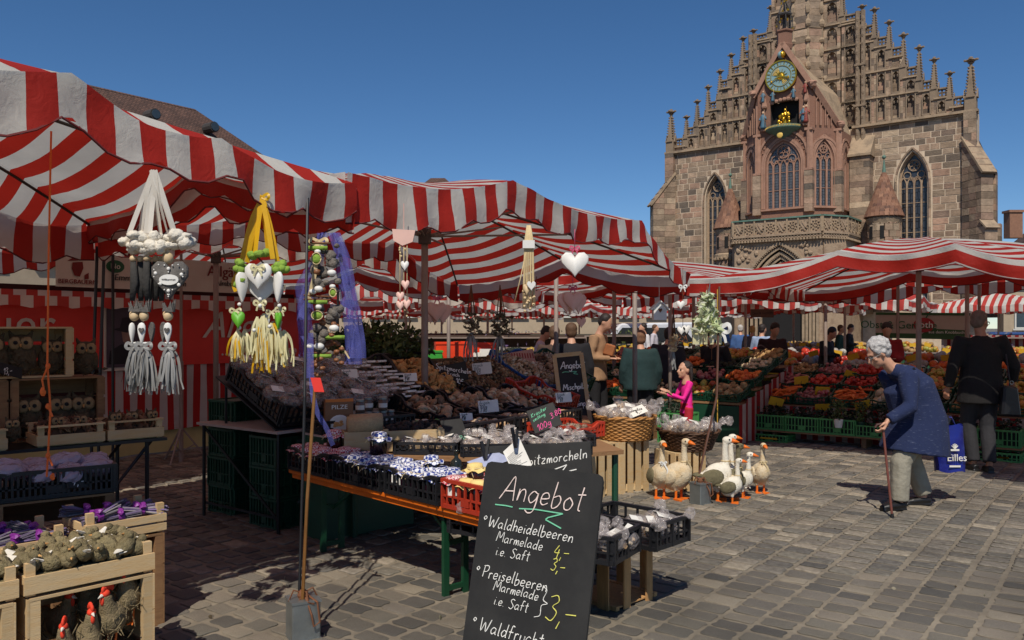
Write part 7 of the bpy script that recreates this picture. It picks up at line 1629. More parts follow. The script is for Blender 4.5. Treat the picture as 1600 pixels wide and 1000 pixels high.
# tiers above: sloping rows of crates with produce
tabv=thing('vegetable_counter','tiered counter of the vegetable stall under the right hand umbrella','counter',vp(0,.5));
for a0,b0,z0 in ((0,.42,.50),(0,.95,.66),(0,1.45,.8)): g=MB();g.beam(vp(-.1,b0+.25,z0-.02),vp(3.5,b0+.25,z0-.02),.5,.03);obj('shelf',g,m_woodd,tabv,world=True)
for a in (.0,1.7,3.4):
    for b,z in ((.45,.47),(1.7,.77)): g=MB();g.tube([vp(a,b,0),vp(a,b,z)],.02,6);obj('leg',g,m_pole,tabv,world=True)
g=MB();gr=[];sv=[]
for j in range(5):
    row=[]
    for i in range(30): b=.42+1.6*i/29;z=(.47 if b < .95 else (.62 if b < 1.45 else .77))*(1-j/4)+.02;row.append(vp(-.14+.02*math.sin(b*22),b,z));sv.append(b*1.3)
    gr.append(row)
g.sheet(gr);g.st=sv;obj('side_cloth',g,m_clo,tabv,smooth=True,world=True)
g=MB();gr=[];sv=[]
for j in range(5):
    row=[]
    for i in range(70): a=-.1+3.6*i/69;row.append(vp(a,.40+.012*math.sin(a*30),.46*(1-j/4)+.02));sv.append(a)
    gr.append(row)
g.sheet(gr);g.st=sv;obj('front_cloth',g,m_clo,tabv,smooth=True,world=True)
tc_=crate('produce_crate','x',.46,.46,.12,m_dg,lowmid=.2,nsl=7,group='produce crates on the vegetable counter')
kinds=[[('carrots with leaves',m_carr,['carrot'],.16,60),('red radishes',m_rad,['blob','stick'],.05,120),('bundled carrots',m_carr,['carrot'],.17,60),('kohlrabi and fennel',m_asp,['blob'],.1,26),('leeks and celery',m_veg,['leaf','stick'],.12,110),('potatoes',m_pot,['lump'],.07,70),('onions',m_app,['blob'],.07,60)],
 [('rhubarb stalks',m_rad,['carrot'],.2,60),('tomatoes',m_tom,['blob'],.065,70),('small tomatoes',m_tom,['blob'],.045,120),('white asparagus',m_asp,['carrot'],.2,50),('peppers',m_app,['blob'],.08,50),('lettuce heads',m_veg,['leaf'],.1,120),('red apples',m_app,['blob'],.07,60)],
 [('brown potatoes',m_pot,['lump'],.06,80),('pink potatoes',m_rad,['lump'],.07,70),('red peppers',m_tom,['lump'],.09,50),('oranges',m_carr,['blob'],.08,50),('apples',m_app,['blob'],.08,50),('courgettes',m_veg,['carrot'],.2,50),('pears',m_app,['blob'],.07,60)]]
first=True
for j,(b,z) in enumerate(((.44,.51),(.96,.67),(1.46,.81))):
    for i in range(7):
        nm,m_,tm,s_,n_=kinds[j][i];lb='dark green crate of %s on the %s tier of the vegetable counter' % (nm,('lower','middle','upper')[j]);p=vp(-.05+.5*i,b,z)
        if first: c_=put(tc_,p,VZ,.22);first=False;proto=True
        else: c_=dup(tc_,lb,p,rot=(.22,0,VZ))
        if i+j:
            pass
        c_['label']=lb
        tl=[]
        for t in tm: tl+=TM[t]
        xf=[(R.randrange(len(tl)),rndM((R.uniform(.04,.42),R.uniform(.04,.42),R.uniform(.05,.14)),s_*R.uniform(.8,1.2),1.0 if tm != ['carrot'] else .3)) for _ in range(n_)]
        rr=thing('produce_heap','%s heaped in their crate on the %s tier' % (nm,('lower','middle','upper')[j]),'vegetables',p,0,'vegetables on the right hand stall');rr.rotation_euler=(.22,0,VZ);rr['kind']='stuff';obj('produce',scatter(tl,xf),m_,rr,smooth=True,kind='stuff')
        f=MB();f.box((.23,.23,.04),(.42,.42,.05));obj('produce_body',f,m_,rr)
def card(px,py,d,lb,s=.11,m=m_yel,rz=0):
    r=thing('price_card',lb,'price card',P(px,py,d),rz,'price cards');g=MB();g.box((0,0,s*.36),(s*1.3,.004,s*.75),M=Matrix.Rotation(.25,3,'X') @ Matrix.Rotation(R.uniform(-.3,.3),3,'Y'));obj('card',g,m,r);g=MB();g.tube([(0,.004,-.12),(0,.004,s*.3)],.004,5);obj('holder',g,m_blackm,r)
for px,py,d,lb in ((1213,634,11.9,'yellow price card above the first green crate'),(1285,644,11.6,'yellow price card above the third green crate'),(1252,600,12.3,'yellow price card among the upper carrots at the left of the counter'),(1285,617,11.9,'yellow price card in front of the fennel'),(1330,592,12.4,'yellow price card behind the white asparagus'),(1348,640,11.2,'yellow price card among the potted herbs'),(1410,580,12.5,'orange yellow card behind the old woman')): card(px,py,d,lb,.16)
for k,(px,py) in enumerate(((1310,668),(1345,672))):
    r=thing('herb_pot',('small white card plant pot with herbs in the fourth crate','dark plant pot of rosemary in the fourth crate')[k],'plant',P(px,py,11.05),0);g=MB();g.lathe([(.045,0),(.06,.1),(.06,.11)],12);obj('pot',g,(m_paper,m_dg)[k],r);g=MB()
    xf=[(R.randrange(3),rndM((R.gauss(0,.05),R.gauss(0,.05),.12+R.random()*.25),.05)) for _ in range(160)];obj('herb_leaves',scatter(TM['leaf'],xf),m_herb,r,kind='stuff')
# red bag on a wooden crate left of the green crates
r=put(wood_tray('wooden_crate','grey wooden crate under the pink red plastic bag, left of the green crates',.5,.4,.3,mat('grey_crate_wood',(150,126,108),.85,.25,5,.3,30,rand=.1),post=.0,rows=3),V((3.0,12.15,0)),VZ);
r=thing('plastic_bag_bundle','pink and clear plastic film bundle lying on the grey wooden crate','bag',V((3.0,12.15,.31)),VZ);g=MB();g.ell((.25,.2,.12),(.24,.19,.13),16,10,jit=.1);obj('red_contents',g,mat('red_plastic_contents',(170,50,54),.4,.25,9,.5,20),r,smooth=True);g=MB();g.ell((.25,.2,.16),(.26,.2,.15),16,10,jit=.13);obj('clear_film',g,film('pink_film',(214,170,168),.3),r)
card(1131,654,12.0,'yellow price card in front of the pink plastic bundle',.16)
# left half of the fruit stall: dark counter with striped side cloth
u0=V((2.05,12.2,0));up2=lambda a,b,z=0: u0+VD*a+U*b+V((0,0,z))
cn=thing('fruit_counter','dark tiered fruit counter behind the little girl with a red striped side cloth','counter',up2(0,0))
for b0,z0 in ((0,.55),(.5,.72),(1.0,.88),(1.5,1.0)): g=MB();g.beam(up2(-1.6,b0+.25,z0),up2(1.35,b0+.25,z0),.5,.03);obj('shelf',g,m_woodd,cn,world=True)
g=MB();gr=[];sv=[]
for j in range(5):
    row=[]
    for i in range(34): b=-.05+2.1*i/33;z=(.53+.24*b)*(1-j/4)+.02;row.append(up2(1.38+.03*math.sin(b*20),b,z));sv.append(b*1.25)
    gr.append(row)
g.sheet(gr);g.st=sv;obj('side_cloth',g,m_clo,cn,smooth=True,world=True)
g=MB();g.beam(up2(-1.6,0,.27),up2(1.35,0,.27),.02,.5);obj('front_panel',g,m_dg,cn,world=True)
fr=[('plums',m_rad,'blob',.07),('mandarins',m_carr,'blob',.08),('green apples',m_veg,'blob',.08),('white eggs',m_asp,'blob',.06),('peaches',m_app,'blob',.09),('brown pears',m_pot,'lump',.09)]
for j,(b,z) in enumerate(((.0,.575),(.5,.745),(1.0,.905),(1.5,1.025))):
    for i in range(6):
        nm,m_,t,s_=fr[(i+j*2) % 6];lb='crate of %s on the %s shelf of the fruit counter' % (nm,('lowest','second','third','top')[j]);p=up2(-1.58+.49*i,b,z);c_=dup(tc_,lb,p,rot=(.25,0,VZ));c_['group']='fruit crates on the fruit counter'
        rr=thing('produce_heap','%s in their crate on the %s shelf of the fruit counter' % (nm,('lowest','second','third','top')[j]),'fruit',p,0,'fruit on the fruit counter');rr.rotation_euler=(.25,0,VZ);rr['kind']='stuff'
        xf=[(R.randrange(3),rndM((R.uniform(.04,.42),R.uniform(.04,.42),R.uniform(.05,.13)),s_*R.uniform(.85,1.15))) for _ in range(55)];obj('produce',scatter(TM[t],xf),m_,rr,smooth=True,kind='stuff')
for k,(px,py) in enumerate(((1198,567),(1155,575),(1130,570),(1178,592),(1010,598),(1030,604),(1150,608),(1205,595))): card(px,py,13.2-(py-567)*.02,'yellow price card on the fruit counter, %s' % ('beside the dark vendor','left of the vendor','behind the silk flowers','over the peaches','behind the beige jacket man','left of the girl','above the girl','near the striped cloth')[k],.17)
# green and wooden crates in front of the fruit counter
for k,(a,b,z,lb) in enumerate(((-1.5,-.5,0,'green crate on the ground left of the girl, lower'),(-1.5,-.5,.215,'green crate left of the girl, upper, with violet lavender'),(-.95,-.5,0,'green crate on the ground behind the light basket, lower'),(-.95,-.5,.215,'green crate behind the light basket, upper'),(.35,-.5,0,'green crate on the ground right of the girl, lower'),(.35,-.5,.215,'green crate right of the girl, upper'))): c_=dup(gc,lb,up2(a,b,z),rz=VZ);c_['group']='green crates before the fruit counter'
put(wood_tray('wooden_crate','grey slatted wooden crate on the ground behind the girl',.5,.38,.5,m_woodd,post=0,rows=5),up2(-.35,-.5),VZ)
greens('violet lavender plants in the upper green crate left of the girl',up2(-1.5,-.5,.4),200,.06,m_lav,sz=(.42,.3,.25));greens('herbs in the upper green crate behind the light basket',up2(-.95,-.5,.4),160,.06,m_veg,sz=(.42,.3,.15));greens('herbs in the upper green crate right of the girl',up2(.35,-.5,.4),160,.06,m_veg,sz=(.42,.3,.18))
# fruit banner on the right
bn=thing('stall_banner','white and green banner reading Obst & Gemüse with a red cherry badge','banner',P(1370,530,14.5));BA,BB=P(1368,488,15.0),P(1516,489,14.2);BC=P(1368,527,15.0);bx=(BB-BA);bz=V((0,0,BC.z-BA.z))
g=MB();g.add([BA,BB,BB+bz,BA+bz],[(0,3,2,1)]);obj('banner_sheet',g,mat('banner_offwhite',(176,160,146),.7,.08),bn,world=True);g=MB();o_=V((0,-.01,0));g.add([BA+bz*.82+o_,BB+bz*.82+o_,BB+bz*1.02+o_,BA+bz*1.02+o_],[(0,3,2,1)]);g.add([BA+o_,BB+o_,BB+bz*.1+o_,BA+bz*.1+o_],[(0,3,2,1)]);g.add([BA+bx*.6+bz*.62+o_,BA+bx*.97+bz*.66+o_,BB+bz*.83-bx*.03+o_,BA+bx*.5+bz*.83+o_],[(0,3,2,1)]);obj('green_band',g,mat('banner_green',(48,84,44),.7,.08),bn,world=True)
def btext(t,u,v,s,m,o=.02): me=text_mesh(t,s,frameM(BA+bx*u+bz*v+V((0,-o,0)),bx,(0,0,1)),.002);me.transform(RM[bn.name].inverted());link('lettering',me,m,bn)
btext('Obst & Gemüse',.24,.5,.19,m_bio);g=MB();c=BA+bx*.52+bz*.48+V((0,-.02,0));g.add([c+bx.normalized()*(.17*math.cos(k*.3927))+V((0,0,.13*math.sin(k*.3927))) for k in range(16)],[tuple(range(16))]);obj('cherry_badge',g,mat('cherry_red',(150,30,34),.6),bn,world=True);btext('roth',.52,.48,.16,m_paper,.03);btext('aus dem Knoblauchsland',.8,.75,.07,m_paper,.02)
g=MB();g.tube([BA+bx*.54+bz*.2+o_*2,BA+bx*.57+bz*.02+o_*2,BA+bx*.61-bz*.08+o_*2],.01,5);obj('cherry_stalk',g,m_bio,bn,world=True)
for px,d,lb in ((1403,14.8,'grey metal pole in front of the fruit banner'),(1290,13.4,'thin grey pole in the middle of the vegetable stall'),(992,9.6,'light grey metal pole right of the green jacketed back'),(1047,11.9,'dark thin pole beside the birdhouse'),(869,10.4,'dark thin pole left of the dark coated back'),(701,12.5,'grey brown pole in front of the orange boxes'),(1530,14.5,'thin pole behind the walking man')):
    g=MB();a=P(px,500,d);g.tube([V((a.x,a.y,0)),V((a.x,a.y,2.45))],.028,8);o=obj('thin_pole',g,m_pole,smooth=True);tag(o,lb,'pole','stall poles')
# small sign above the fruit counter
r,a,xd,yd,n,w_,h=board('stall_sign','small brown hanging sign reading Obst & Gemüse above the dark vendor',P(1173,484,14.6),P(1209,482,14.6),P(1173,497,14.6),th=.02,mb_=mat('brown_sign',(96,66,52),.7));me=text_mesh('Obst & Gemüse',.055,frameM(a+xd*w_/2-yd*.07+n*.003,xd,yd),.001);me.transform(RM[r.name].inverted());link('lettering',me,m_bprint,r)
# ================================================================ MIDDLE DISTANCE: stalls, awnings, people stand among them
uf=umbrella('far small striped umbrella directly behind the tulle garland',P(590,600,17)-U*1.5,[(-1.6,2.25),(0,2.42),(1.5,2.42),(2.6,2.25)],3.2,.15,(.7,1.6,2.85),2.35,m_strf,val=.26,group='sunlit far umbrellas',uv=(-W,U),sdir=-W)
far=[(762,22,0,'beyond the hanging wreaths'),(690,27,0,'behind the pink hearts'),(850,29,0,'behind the dark stalks'),(960,31,0,'behind the man in beige'),(905,36,.4,'far back over the dark coat'),(1165,21,0,'just left of the hanging stall sign'),(1240,25,.2,'right of the hanging stall sign'),(1320,22,0,'above the old woman'),(1095,34,0,'behind the silk flowers'),(560,30,0,'far back at the left gap'),(1560,30,0,'far back at the right edge'),(640,38,.3,'farthest at the left'),(800,40,.1,'farthest in the middle')]
for px,d,rz,lb in far: dup(uf,'small sunlit striped umbrella '+lb,P(px,512,d)-V((0,0,1.6)),rz=rz,group='sunlit far umbrellas')
m_gcl=mat('green_table_cloth',(24,74,44),.8,.2,3);m_redc=mat('red_table_front',(150,34,30),.8,.2,3)
BACK=[mat('dark_brown_backdrop',(78,62,52),.9,.2),m_clo,mat('red_brown_backdrop',(96,56,46),.9,.2),mat('dark_green_backdrop',(74,70,60),.9,.2)]
def farstall(px,d,L_,rz,front,lb,goods,hz=.85):
    r=thing('market_table',lb,'table',P(px,512,d)-V((0,0,1.6)),rz,'far market tables');g=MB();g.box((0,0,hz/2),(L_,1.1,hz));obj('draped_front',g,front,r);g=MB();g.box((0,0,hz+.015),(L_+.06,1.16,.03));obj('table_top',g,m_pole,r)
    if d > 18 and (px < 1000 or px > 1450):
        g=MB();gr=[];sv=[]
        for z_ in (.9,1.15,1.42): gr.append([V((-L_/2+L_*i/24,.95+.03*math.sin(i*1.7+z_),z_)) for i in range(25)]);sv+=[L_*i/24 for i in range(25)]
        g.sheet(gr);g.st=sv;obj('stall_backdrop',g,BACK[len(bpy.data.objects) % 4],r,smooth=True);g=MB()
        for z_ in (1.12,1.36): g.box((0,.8,z_),(L_,.3,.03))
        for x_ in (-L_/2,0,L_/2): g.box((x_,.8,.7),(.05,.05,1.4))
        obj('shelf_rack',g,m_pole,r);xf=[(R.randrange(3),rndM((R.uniform(-L_/2,L_/2),.75,R.choice((1.18,1.42,.95))+R.uniform(0,.1)),R.uniform(.06,.14))) for _ in range(int(L_*22))];obj('shelf_goods',scatter(TM['leaf']+TM['lump'],xf),R.choice([m_mush,m_lav,m_yg,m_herb]),r,kind='stuff')
    g=MB()
    for k in range(int(L_*2)): g.box((-L_/2+.25+k*.5,-.5+.5*(k % 2),hz+.26),(.2,.01,.11),M=Matrix.Rotation(R.uniform(-.4,.4),3,'Y'))
    obj('price_labels',g,m_yel,r,kind='stuff')
    n=int(L_/.5)
    for k in range(n):
        for j in range(2):
            m_=goods[(k+j) % len(goods)];xf=[(R.randrange(3),rndM((-L_/2+.25+k*.5+R.uniform(-.2,.2),-.28+j*.55+R.uniform(-.2,.2),hz+.06+.14*j+R.uniform(0,.1)),R.uniform(.1,.16))) for _ in range(26)];obj('goods',scatter(TM['blob'],xf),m_,r,smooth=True,kind='stuff')
m_yg=mat('yellow_goods',None,.5,.2,9,ramp=[(180,154,34),(163,129,51),(197,180,103)]);m_wg=mat('white_goods',None,.5,.2,9,ramp=[(172,168,159),(146,137,129),(189,184,172)])
for k,(px,d,L_,rz,fm,lb,gd) in enumerate(((600,13.0,2.6,.2,m_gcl,'dark green covered table behind the herb bunch',[m_veg,m_pot]),(690,16.5,3.0,-.2,m_gcl,'green covered table behind the morel crates',[m_veg,m_wg]),(790,19,4.0,.1,m_redc,'long table of yellow and white goods behind the wreaths',[m_yg,m_wg,m_veg]),(870,23,5,0,m_gcl,'far table of yellow goods behind the dark coated back',[m_yg,m_veg]),(640,21,4,0,m_redc,'far red fronted table at the left',[m_app,m_wg,m_yg]),(1110,17,3.5,-.4,m_gcl,'dark table behind the fruit counter',[m_app,m_carr]),(1250,18,4,-.3,m_redc,'dark red table behind the vegetable stall',[m_wg,m_tom]),(1480,15,3.5,-.6,m_redc,'red fronted table of boxes behind the walking man',[m_wg,m_carr]),(1580,19,3,-.6,m_gcl,'far table at the right edge',[m_app]),(980,15.2,2.6,-.5,m_gcl,'dark green table behind the man in beige',[m_carr,m_app,m_veg]),(735,26,5,.1,m_redc,'distant table with a rack behind the orange boxes',[m_wg,m_pot]),(1010,27,5,-.1,m_gcl,'distant table with a rack near the white van',[m_veg,m_wg]),(1190,27,5,-.3,m_redc,'distant table with a rack behind the dark vendor',[m_pot,m_wg]),(1330,27,5,-.3,m_gcl,'distant table with a rack behind the fruit banner',[m_pot,m_app]),(560,25,4,.2,m_gcl,'distant table with a rack in the left gap',[m_pot,m_wg]))): farstall(px,d,L_,rz,fm,lb,gd,.8)
for k,(px,py,d,L_,h,m_,lb) in enumerate(((703,552,13.2,.46,.36,m_or,'bright orange plastic box left of the dark pole'),(757,548,14.0,.34,.27,m_or,'bright orange plastic box right of the hanging wreath'),(845,562,14.0,.3,.12,m_or,'low orange plastic box left of the framed chalkboard'),(674,556,13.0,.3,.18,m_lg,'bright green plastic crate left of the orange box'),(725,549,13.4,.3,.32,m_or,'second orange plastic box beside the dark pole'))):
    r=thing('plastic_box',lb,'box',P(px,py,d)-V((0,0,h/2)),.2,'bright plastic boxes on the far tables');g=MB();g.box((0,-.15,h/2),(L_,.012,h));g.box((0,.15,h/2),(L_,.012,h));g.box((-L_/2,0,h/2),(.012,.3,h));g.box((L_/2,0,h/2),(.012,.3,h));g.box((0,0,.006),(L_,.3,.012));g.box((0,-.16,h-.02),(L_+.03,.02,.03));obj('box_walls',g,m_,r);g=MB();g.box((0,0,h*.8),(L_-.03,.27,.02));obj('contents',g,m_yg,r)
    g=MB();q_=P(px,py,d);g.box((q_.x,q_.y,(q_.z-h/2)/2),(L_,.3,q_.z-h/2));o=obj('dark_stand',g,m_gcl);tag(o,'dark green stand under the '+lb,'stand')
r=thing('paper_bag_stack','white paper bags pinned beside the orange boxes behind the blue crate','bag',P(758,556,12.0));g=MB();g.box((0,0,.0),(.16,.01,.2));g.box((-.12,-.01,-.03),(.1,.01,.16));obj('paper_bags',g,m_paper,r)
g=MB();g.tube([P(745,556,12.0)-V((0,-.02,1.2)),P(745,530,12.0)+V((0,.02,0))],.01,5);obj('pin_pole',g,m_blackm,r,world=True)
# vehicles far away
def van(label,p,rz,col,kind='van'):
    r=thing('parked_'+kind,label,kind,p,rz);L_,Wd=4.4,1.8;pr=[(-2.2,.3),(-2.2,.9),(-1.9,1.0),(-1.2,1.75 if kind == 'van' else 1.4),(1.9 if kind == 'van' else 1.1,1.8 if kind == 'van' else 1.42),(2.15,1.0),(2.2,.5),(2.1,.3)];g=MB();g.prism(pr,-Wd/2,Wd/2);obj('body',g,col,r,bevel=.06)
    gm=mat('car_window',(26,30,36),.1,.05)
    for y in (-Wd/2-.005,Wd/2+.005): g=MB();g.prism([(-1.6,1.05),(-1.15,1.6 if kind == 'van' else 1.32),(1.0,1.6 if kind == 'van' else 1.34),(1.5,1.05)],y-.004,y+.004);obj('side_window',g,gm,r)
    g=MB();g.beam((-1.87,0,1.08),(-1.27,0,1.66 if kind == 'van' else 1.34),Wd*.84,.02,up=(-1,0,1));obj('windscreen',g,gm,r)
    for x in (-1.4,1.4):
        for y in (-Wd/2+.08,Wd/2-.08): g=MB();g.lathe([(.2,-.1),(.33,-.1),(.33,.1),(.2,.1)],20,c=(x,y,.33),M=Matrix.Rotation(math.pi/2,3,'X'));w_=obj('wheel',g,mat('tyre_rubber',(22,22,22),.9),r);g=MB();g.lathe([(0,-.105),(.2,-.105),(.2,.105),(0,.105)],14,c=(x,y,.33),M=Matrix.Rotation(math.pi/2,3,'X'));obj('rim',g,m_metal,w_)
    for y in (-.6,.6): g=MB();g.box((-2.2,y,.75),(.05,.35,.16));obj('headlight',g,m_paper,r)
    g=MB();g.box((-2.22,0,.5),(.02,.5,.11));obj('number_plate',g,m_paper,r);return r
van('white van parked far behind the man in beige',V((4.9,30,0)),.1,mat('van_white',(206,208,212),.3,.05));van('blue car parked far away at the right edge, seen from the front',V((21.6,36,0)),1.1,mat('car_blue',(50,74,120),.3,.05),'car');van('dark blue van parked behind the far umbrellas',V((6.6,34,0)),.0,mat('van_blue',(40,74,124),.35,.05))
# ================================================================ BUILDINGS
m_bei=mat('beige_plaster',(172,154,130),.9,.12,2,.2,12);m_winf=mat('window_frame_white',(200,198,190),.6,.06);m_wgd=mat('window_glass_far',(60,72,80),.15,.15)
def tilemat():
    m=bpy.data.materials.new('far_roof_tiles');m.use_nodes=True;n=m.node_tree.nodes;l=m.node_tree.links;b=n['Principled BSDF'];t=n.new('ShaderNodeTexCoord');br=n.new('ShaderNodeTexBrick');br.inputs['Scale'].default_value=1;br.inputs['Brick Width'].default_value=.2;br.inputs['Row Height'].default_value=.16;br.inputs['Mortar Size'].default_value=.012
    br.inputs['Color1'].default_value=lin(104,76,64);br.inputs['Color2'].default_value=lin(84,62,54);br.inputs['Mortar'].default_value=lin(58,42,36);l.new(t.outputs['UV'],br.inputs[0]);nz=n.new('ShaderNodeTexNoise');nz.inputs['Scale'].default_value=1.1;nz.inputs['Detail'].default_value=8;l.new(t.outputs['Object'],nz.inputs[0]);mr=n.new('ShaderNodeMapRange');mr.inputs[1].default_value=.3;mr.inputs[2].default_value=.7;mr.inputs[3].default_value=.7;mr.inputs[4].default_value=1.3;l.new(nz.outputs[0],mr.inputs[0]);vm=n.new('ShaderNodeVectorMath');vm.operation='SCALE';l.new(br.outputs[0],vm.inputs[0]);l.new(mr.outputs[0],vm.inputs['Scale']);l.new(vm.outputs[0],b.inputs['Base Color']);b.inputs['Roughness'].default_value=.9
    bp=n.new('ShaderNodeBump');bp.inputs['Distance'].default_value=.05;l.new(br.outputs['Fac'],bp.inputs['Height']);bp.invert=True;l.new(bp.outputs[0],b.inputs['Normal']);return m
m_rt=tilemat()
def roofpoly(name,pts,par,m=None):
    """roof face with its own UV in metres along the eave and up the slope, on a solid slab"""
    pts=[V(p) for p in pts];x=(pts[1]-pts[0]).normalized();n=x.cross(pts[2]-pts[0]).normalized();y=n.cross(x);k=len(pts);me=bpy.data.meshes.new(name);vs=pts+[p-n*.15 for p in pts];me.from_pydata([tuple(p) for p in vs],[],[tuple(range(k)),tuple(range(2*k-1,k-1,-1))]+[(i,i+k,(i+1) % k+k,(i+1) % k) for i in range(k)]);uv=me.uv_layers.new(name='UVMap')
    for lp in me.loops: p=vs[lp.vertex_index]-pts[0];uv.data[lp.index].uv=(p.dot(x),p.dot(y))
    return link(name,me,m or m_rt,par)
def house(label,c,Ww,Dp,zeave,zr,rz,hip=3.0,rows=2,nwin=8,x0=0,name='town_house',m=None):
    r=thing(name,label,'building',c,rz);g=MB();g.box((Ww/2,Dp/2,zeave/2),(Ww,Dp,zeave));obj('wall',g,m or m_bei,r);o=.5
    A,B,C_,D_=(-o,-o,zeave),(Ww+o,-o,zeave),(Ww+o,Dp+o,zeave),(-o,Dp+o,zeave);E,F_=(hip,Dp/2,zr),(Ww-hip,Dp/2,zr)
    roofpoly('roof',[A,B,F_,E],r);roofpoly('roof',[B,C_,F_],r);roofpoly('roof',[C_,D_,E,F_],r);roofpoly('roof',[D_,A,E],r)
    for j in range(rows):
        for i in range(nwin):
            x=Ww*(i+.5)/nwin;z=zeave-1.9-j*2.9;g=MB();g.box((x,-.01,z),(1.0,.14,1.5));w_=obj('window',g,m_winf,r)
            for s_ in (-1,1): g=MB();g.box((x+s_*.23,-.07,z),(.38,.04,1.34));obj('pane',g,m_wgd,w_)
            g=MB();g.box((x,-.08,z-.8),(1.15,.22,.08));obj('sill',g,m_winf,w_)
    return r
h1=house('town house with a big brown tiled hip roof behind the first umbrella',V((-25.2,29.6,0)),28,12,7.0,14.3,UA,hip=9,rows=2,nwin=12)
for x,z in ((15.3,12.9),(18.8,12.9)):
    r_=MB();c2=V((x,4.3,z));r_.lathe([(.3,-.2),(.3,.6)],12,c=c2,M=Matrix.Rotation(math.pi/2,3,'X'));d_=obj('dormer',r_,m_lead,h1);g=MB();g.lathe([(.0,.0),(.24,.0),(.24,.05),(0,.05)],12,c=c2+V((0,-.62,0)),M=Matrix.Rotation(math.pi/2,3,'X'),cap=False);obj('dormer_window',g,m_wgd,d_)
h2=house('long beige building with rows of windows behind the far umbrellas',V((-13,47,0)),22,10,4.9,6.9,0.02,hip=3,rows=1,nwin=14)
h4=house('house whose brown roof tip shows just above the middle umbrella',V((-10.5,60,0)),9.5,9,8.5,13.2,.0,hip=4.2,rows=2,nwin=5)
h3=house('brown brick house with a tiled roof and chimney right of the church',V((42.6,68,0)),16,10,8.0,11.6,-.3,hip=2.5,rows=2,nwin=7,m=mat('brown_plaster',(108,78,66),.9,.15,2))
c=P(1583,352,71);g=MB();g.box((0,0,0),(1.1,.9,2.2));g.box((0,0,1.15),(1.3,1.1,.2));g.v=[tuple(RM[h3.name].inverted() @ (V(p)+c)) for p in g.v];obj('chimney',g,m_tile,h3)
h5=house('low market side building seen under the far umbrellas at the right',V((26,44,0)),20,8,4.2,6.2,-.5,hip=2,rows=1,nwin=10)
g=MB();g.box((.0,0,0),(3.2,.2,.5));o=obj('shop_sign',g,mat('green_shop_sign',(40,150,50),.5,.05));o.location=P(935,487,44);tag(o,'long green shop fascia sign far behind the umbrellas','sign')
# ================================================================ PEOPLE
m_skin=mat('skin',(198,148,120),.55,.12,9,.1,60);m_skind=mat('tanned_skin',(176,122,94),.55,.12,9,.1,60)
m_hgrey=mat('grey_hair',(204,200,196),.8,.3,30,1,90,col2=(150,146,144),bd=.01);m_hdark=mat('dark_hair',(38,28,24),.6,.3,30,.8,90,bd=.008);m_hbr=mat('brown_hair',(92,64,42),.7,.3,30,.8,90,bd=.008)
m_shoe=mat('black_shoe_leather',(24,22,22),.45,.1);m_strapm=mat('black_bag_leather',(22,22,25),.4,.15,9,.2,40)
def hand_tubes(m,wr,d,nrm,side,sc=1.0,curl=.5):
    """palm, four fingers of different length and a thumb; d points to the finger tips, nrm out of the palm"""
    wr,d,nrm=V(wr),V(d).normalized(),V(nrm).normalized();lat=d.cross(nrm)*side
    m.tube([wr-d*.02*sc,wr+d*.03*sc,wr+d*.085*sc],[(.022*sc,.016*sc),(.036*sc,.016*sc),(.04*sc,.014*sc)],8)
    for k,(o,l) in enumerate(((-.03,.066),(-.01,.078),(.01,.074),(.03,.058))):
        a=wr+d*.08*sc+lat*o*sc;b=a+(d*math.cos(curl*.6)+nrm*math.sin(curl*.6))*l*.5*sc;c=b+(d*math.cos(curl*1.8)+nrm*math.sin(curl*1.8))*l*.3*sc;e=c+(d*math.cos(curl*2.8)+nrm*math.sin(curl*2.8))*l*.28*sc
        m.tube([a,b,c,e],[.0095*sc,.009*sc,.008*sc,.006*sc],6)
    a=wr+d*.02*sc-lat*.03*sc;m.tube([a,a+d*.03*sc-lat*.018*sc+nrm*.008*sc,a+d*.058*sc-lat*.018*sc+nrm*.02*sc],[.013*sc,.011*sc,.007*sc],6)
def head_shape(m,c,fd,ud,s=1.0):
    """skull, face wedge, nose, brow, chin and ears; fd forward, ud up"""
    c,fd,ud=V(c),V(fd).normalized(),V(ud).normalized();sd=fd.cross(ud).normalized();ud=sd.cross(fd).normalized();Mx=Matrix((sd,fd,ud)).transposed();q=lambda x,y,z: c+sd*x*s+fd*y*s+ud*z*s
    m.ell(q(0,-.012,.02),(.074*s,.094*s,.1*s),16,12,M=Mx);m.ell(q(0,.03,-.045),(.056*s,.06*s,.075*s),14,10,M=Mx);m.ell(q(0,.062,-.1),(.026*s,.024*s,.02*s),10,7,M=Mx)
    m.tube([q(0,.085,.012),q(0,.105,-.02),q(0,.116,-.036),q(0,.092,-.044)],[.009*s,.012*s,.014*s,.01*s],7);m.tube([q(-.04,.07,.022),q(0,.088,.026),q(.04,.07,.022)],.011*s,6);m.tube([q(-.022,.085,-.066),q(0,.094,-.066),q(.022,.085,-.066)],[.006*s,.009*s,.006*s],6)
    for a in (-1,1): m.ell(q(a*.076,-.005,-.01),(.01*s,.018*s,.03*s),8,6,M=Mx);m.ell(q(a*.04,.062,-.028),(.02*s,.02*s,.02*s),8,6,M=Mx)
    return q,Mx
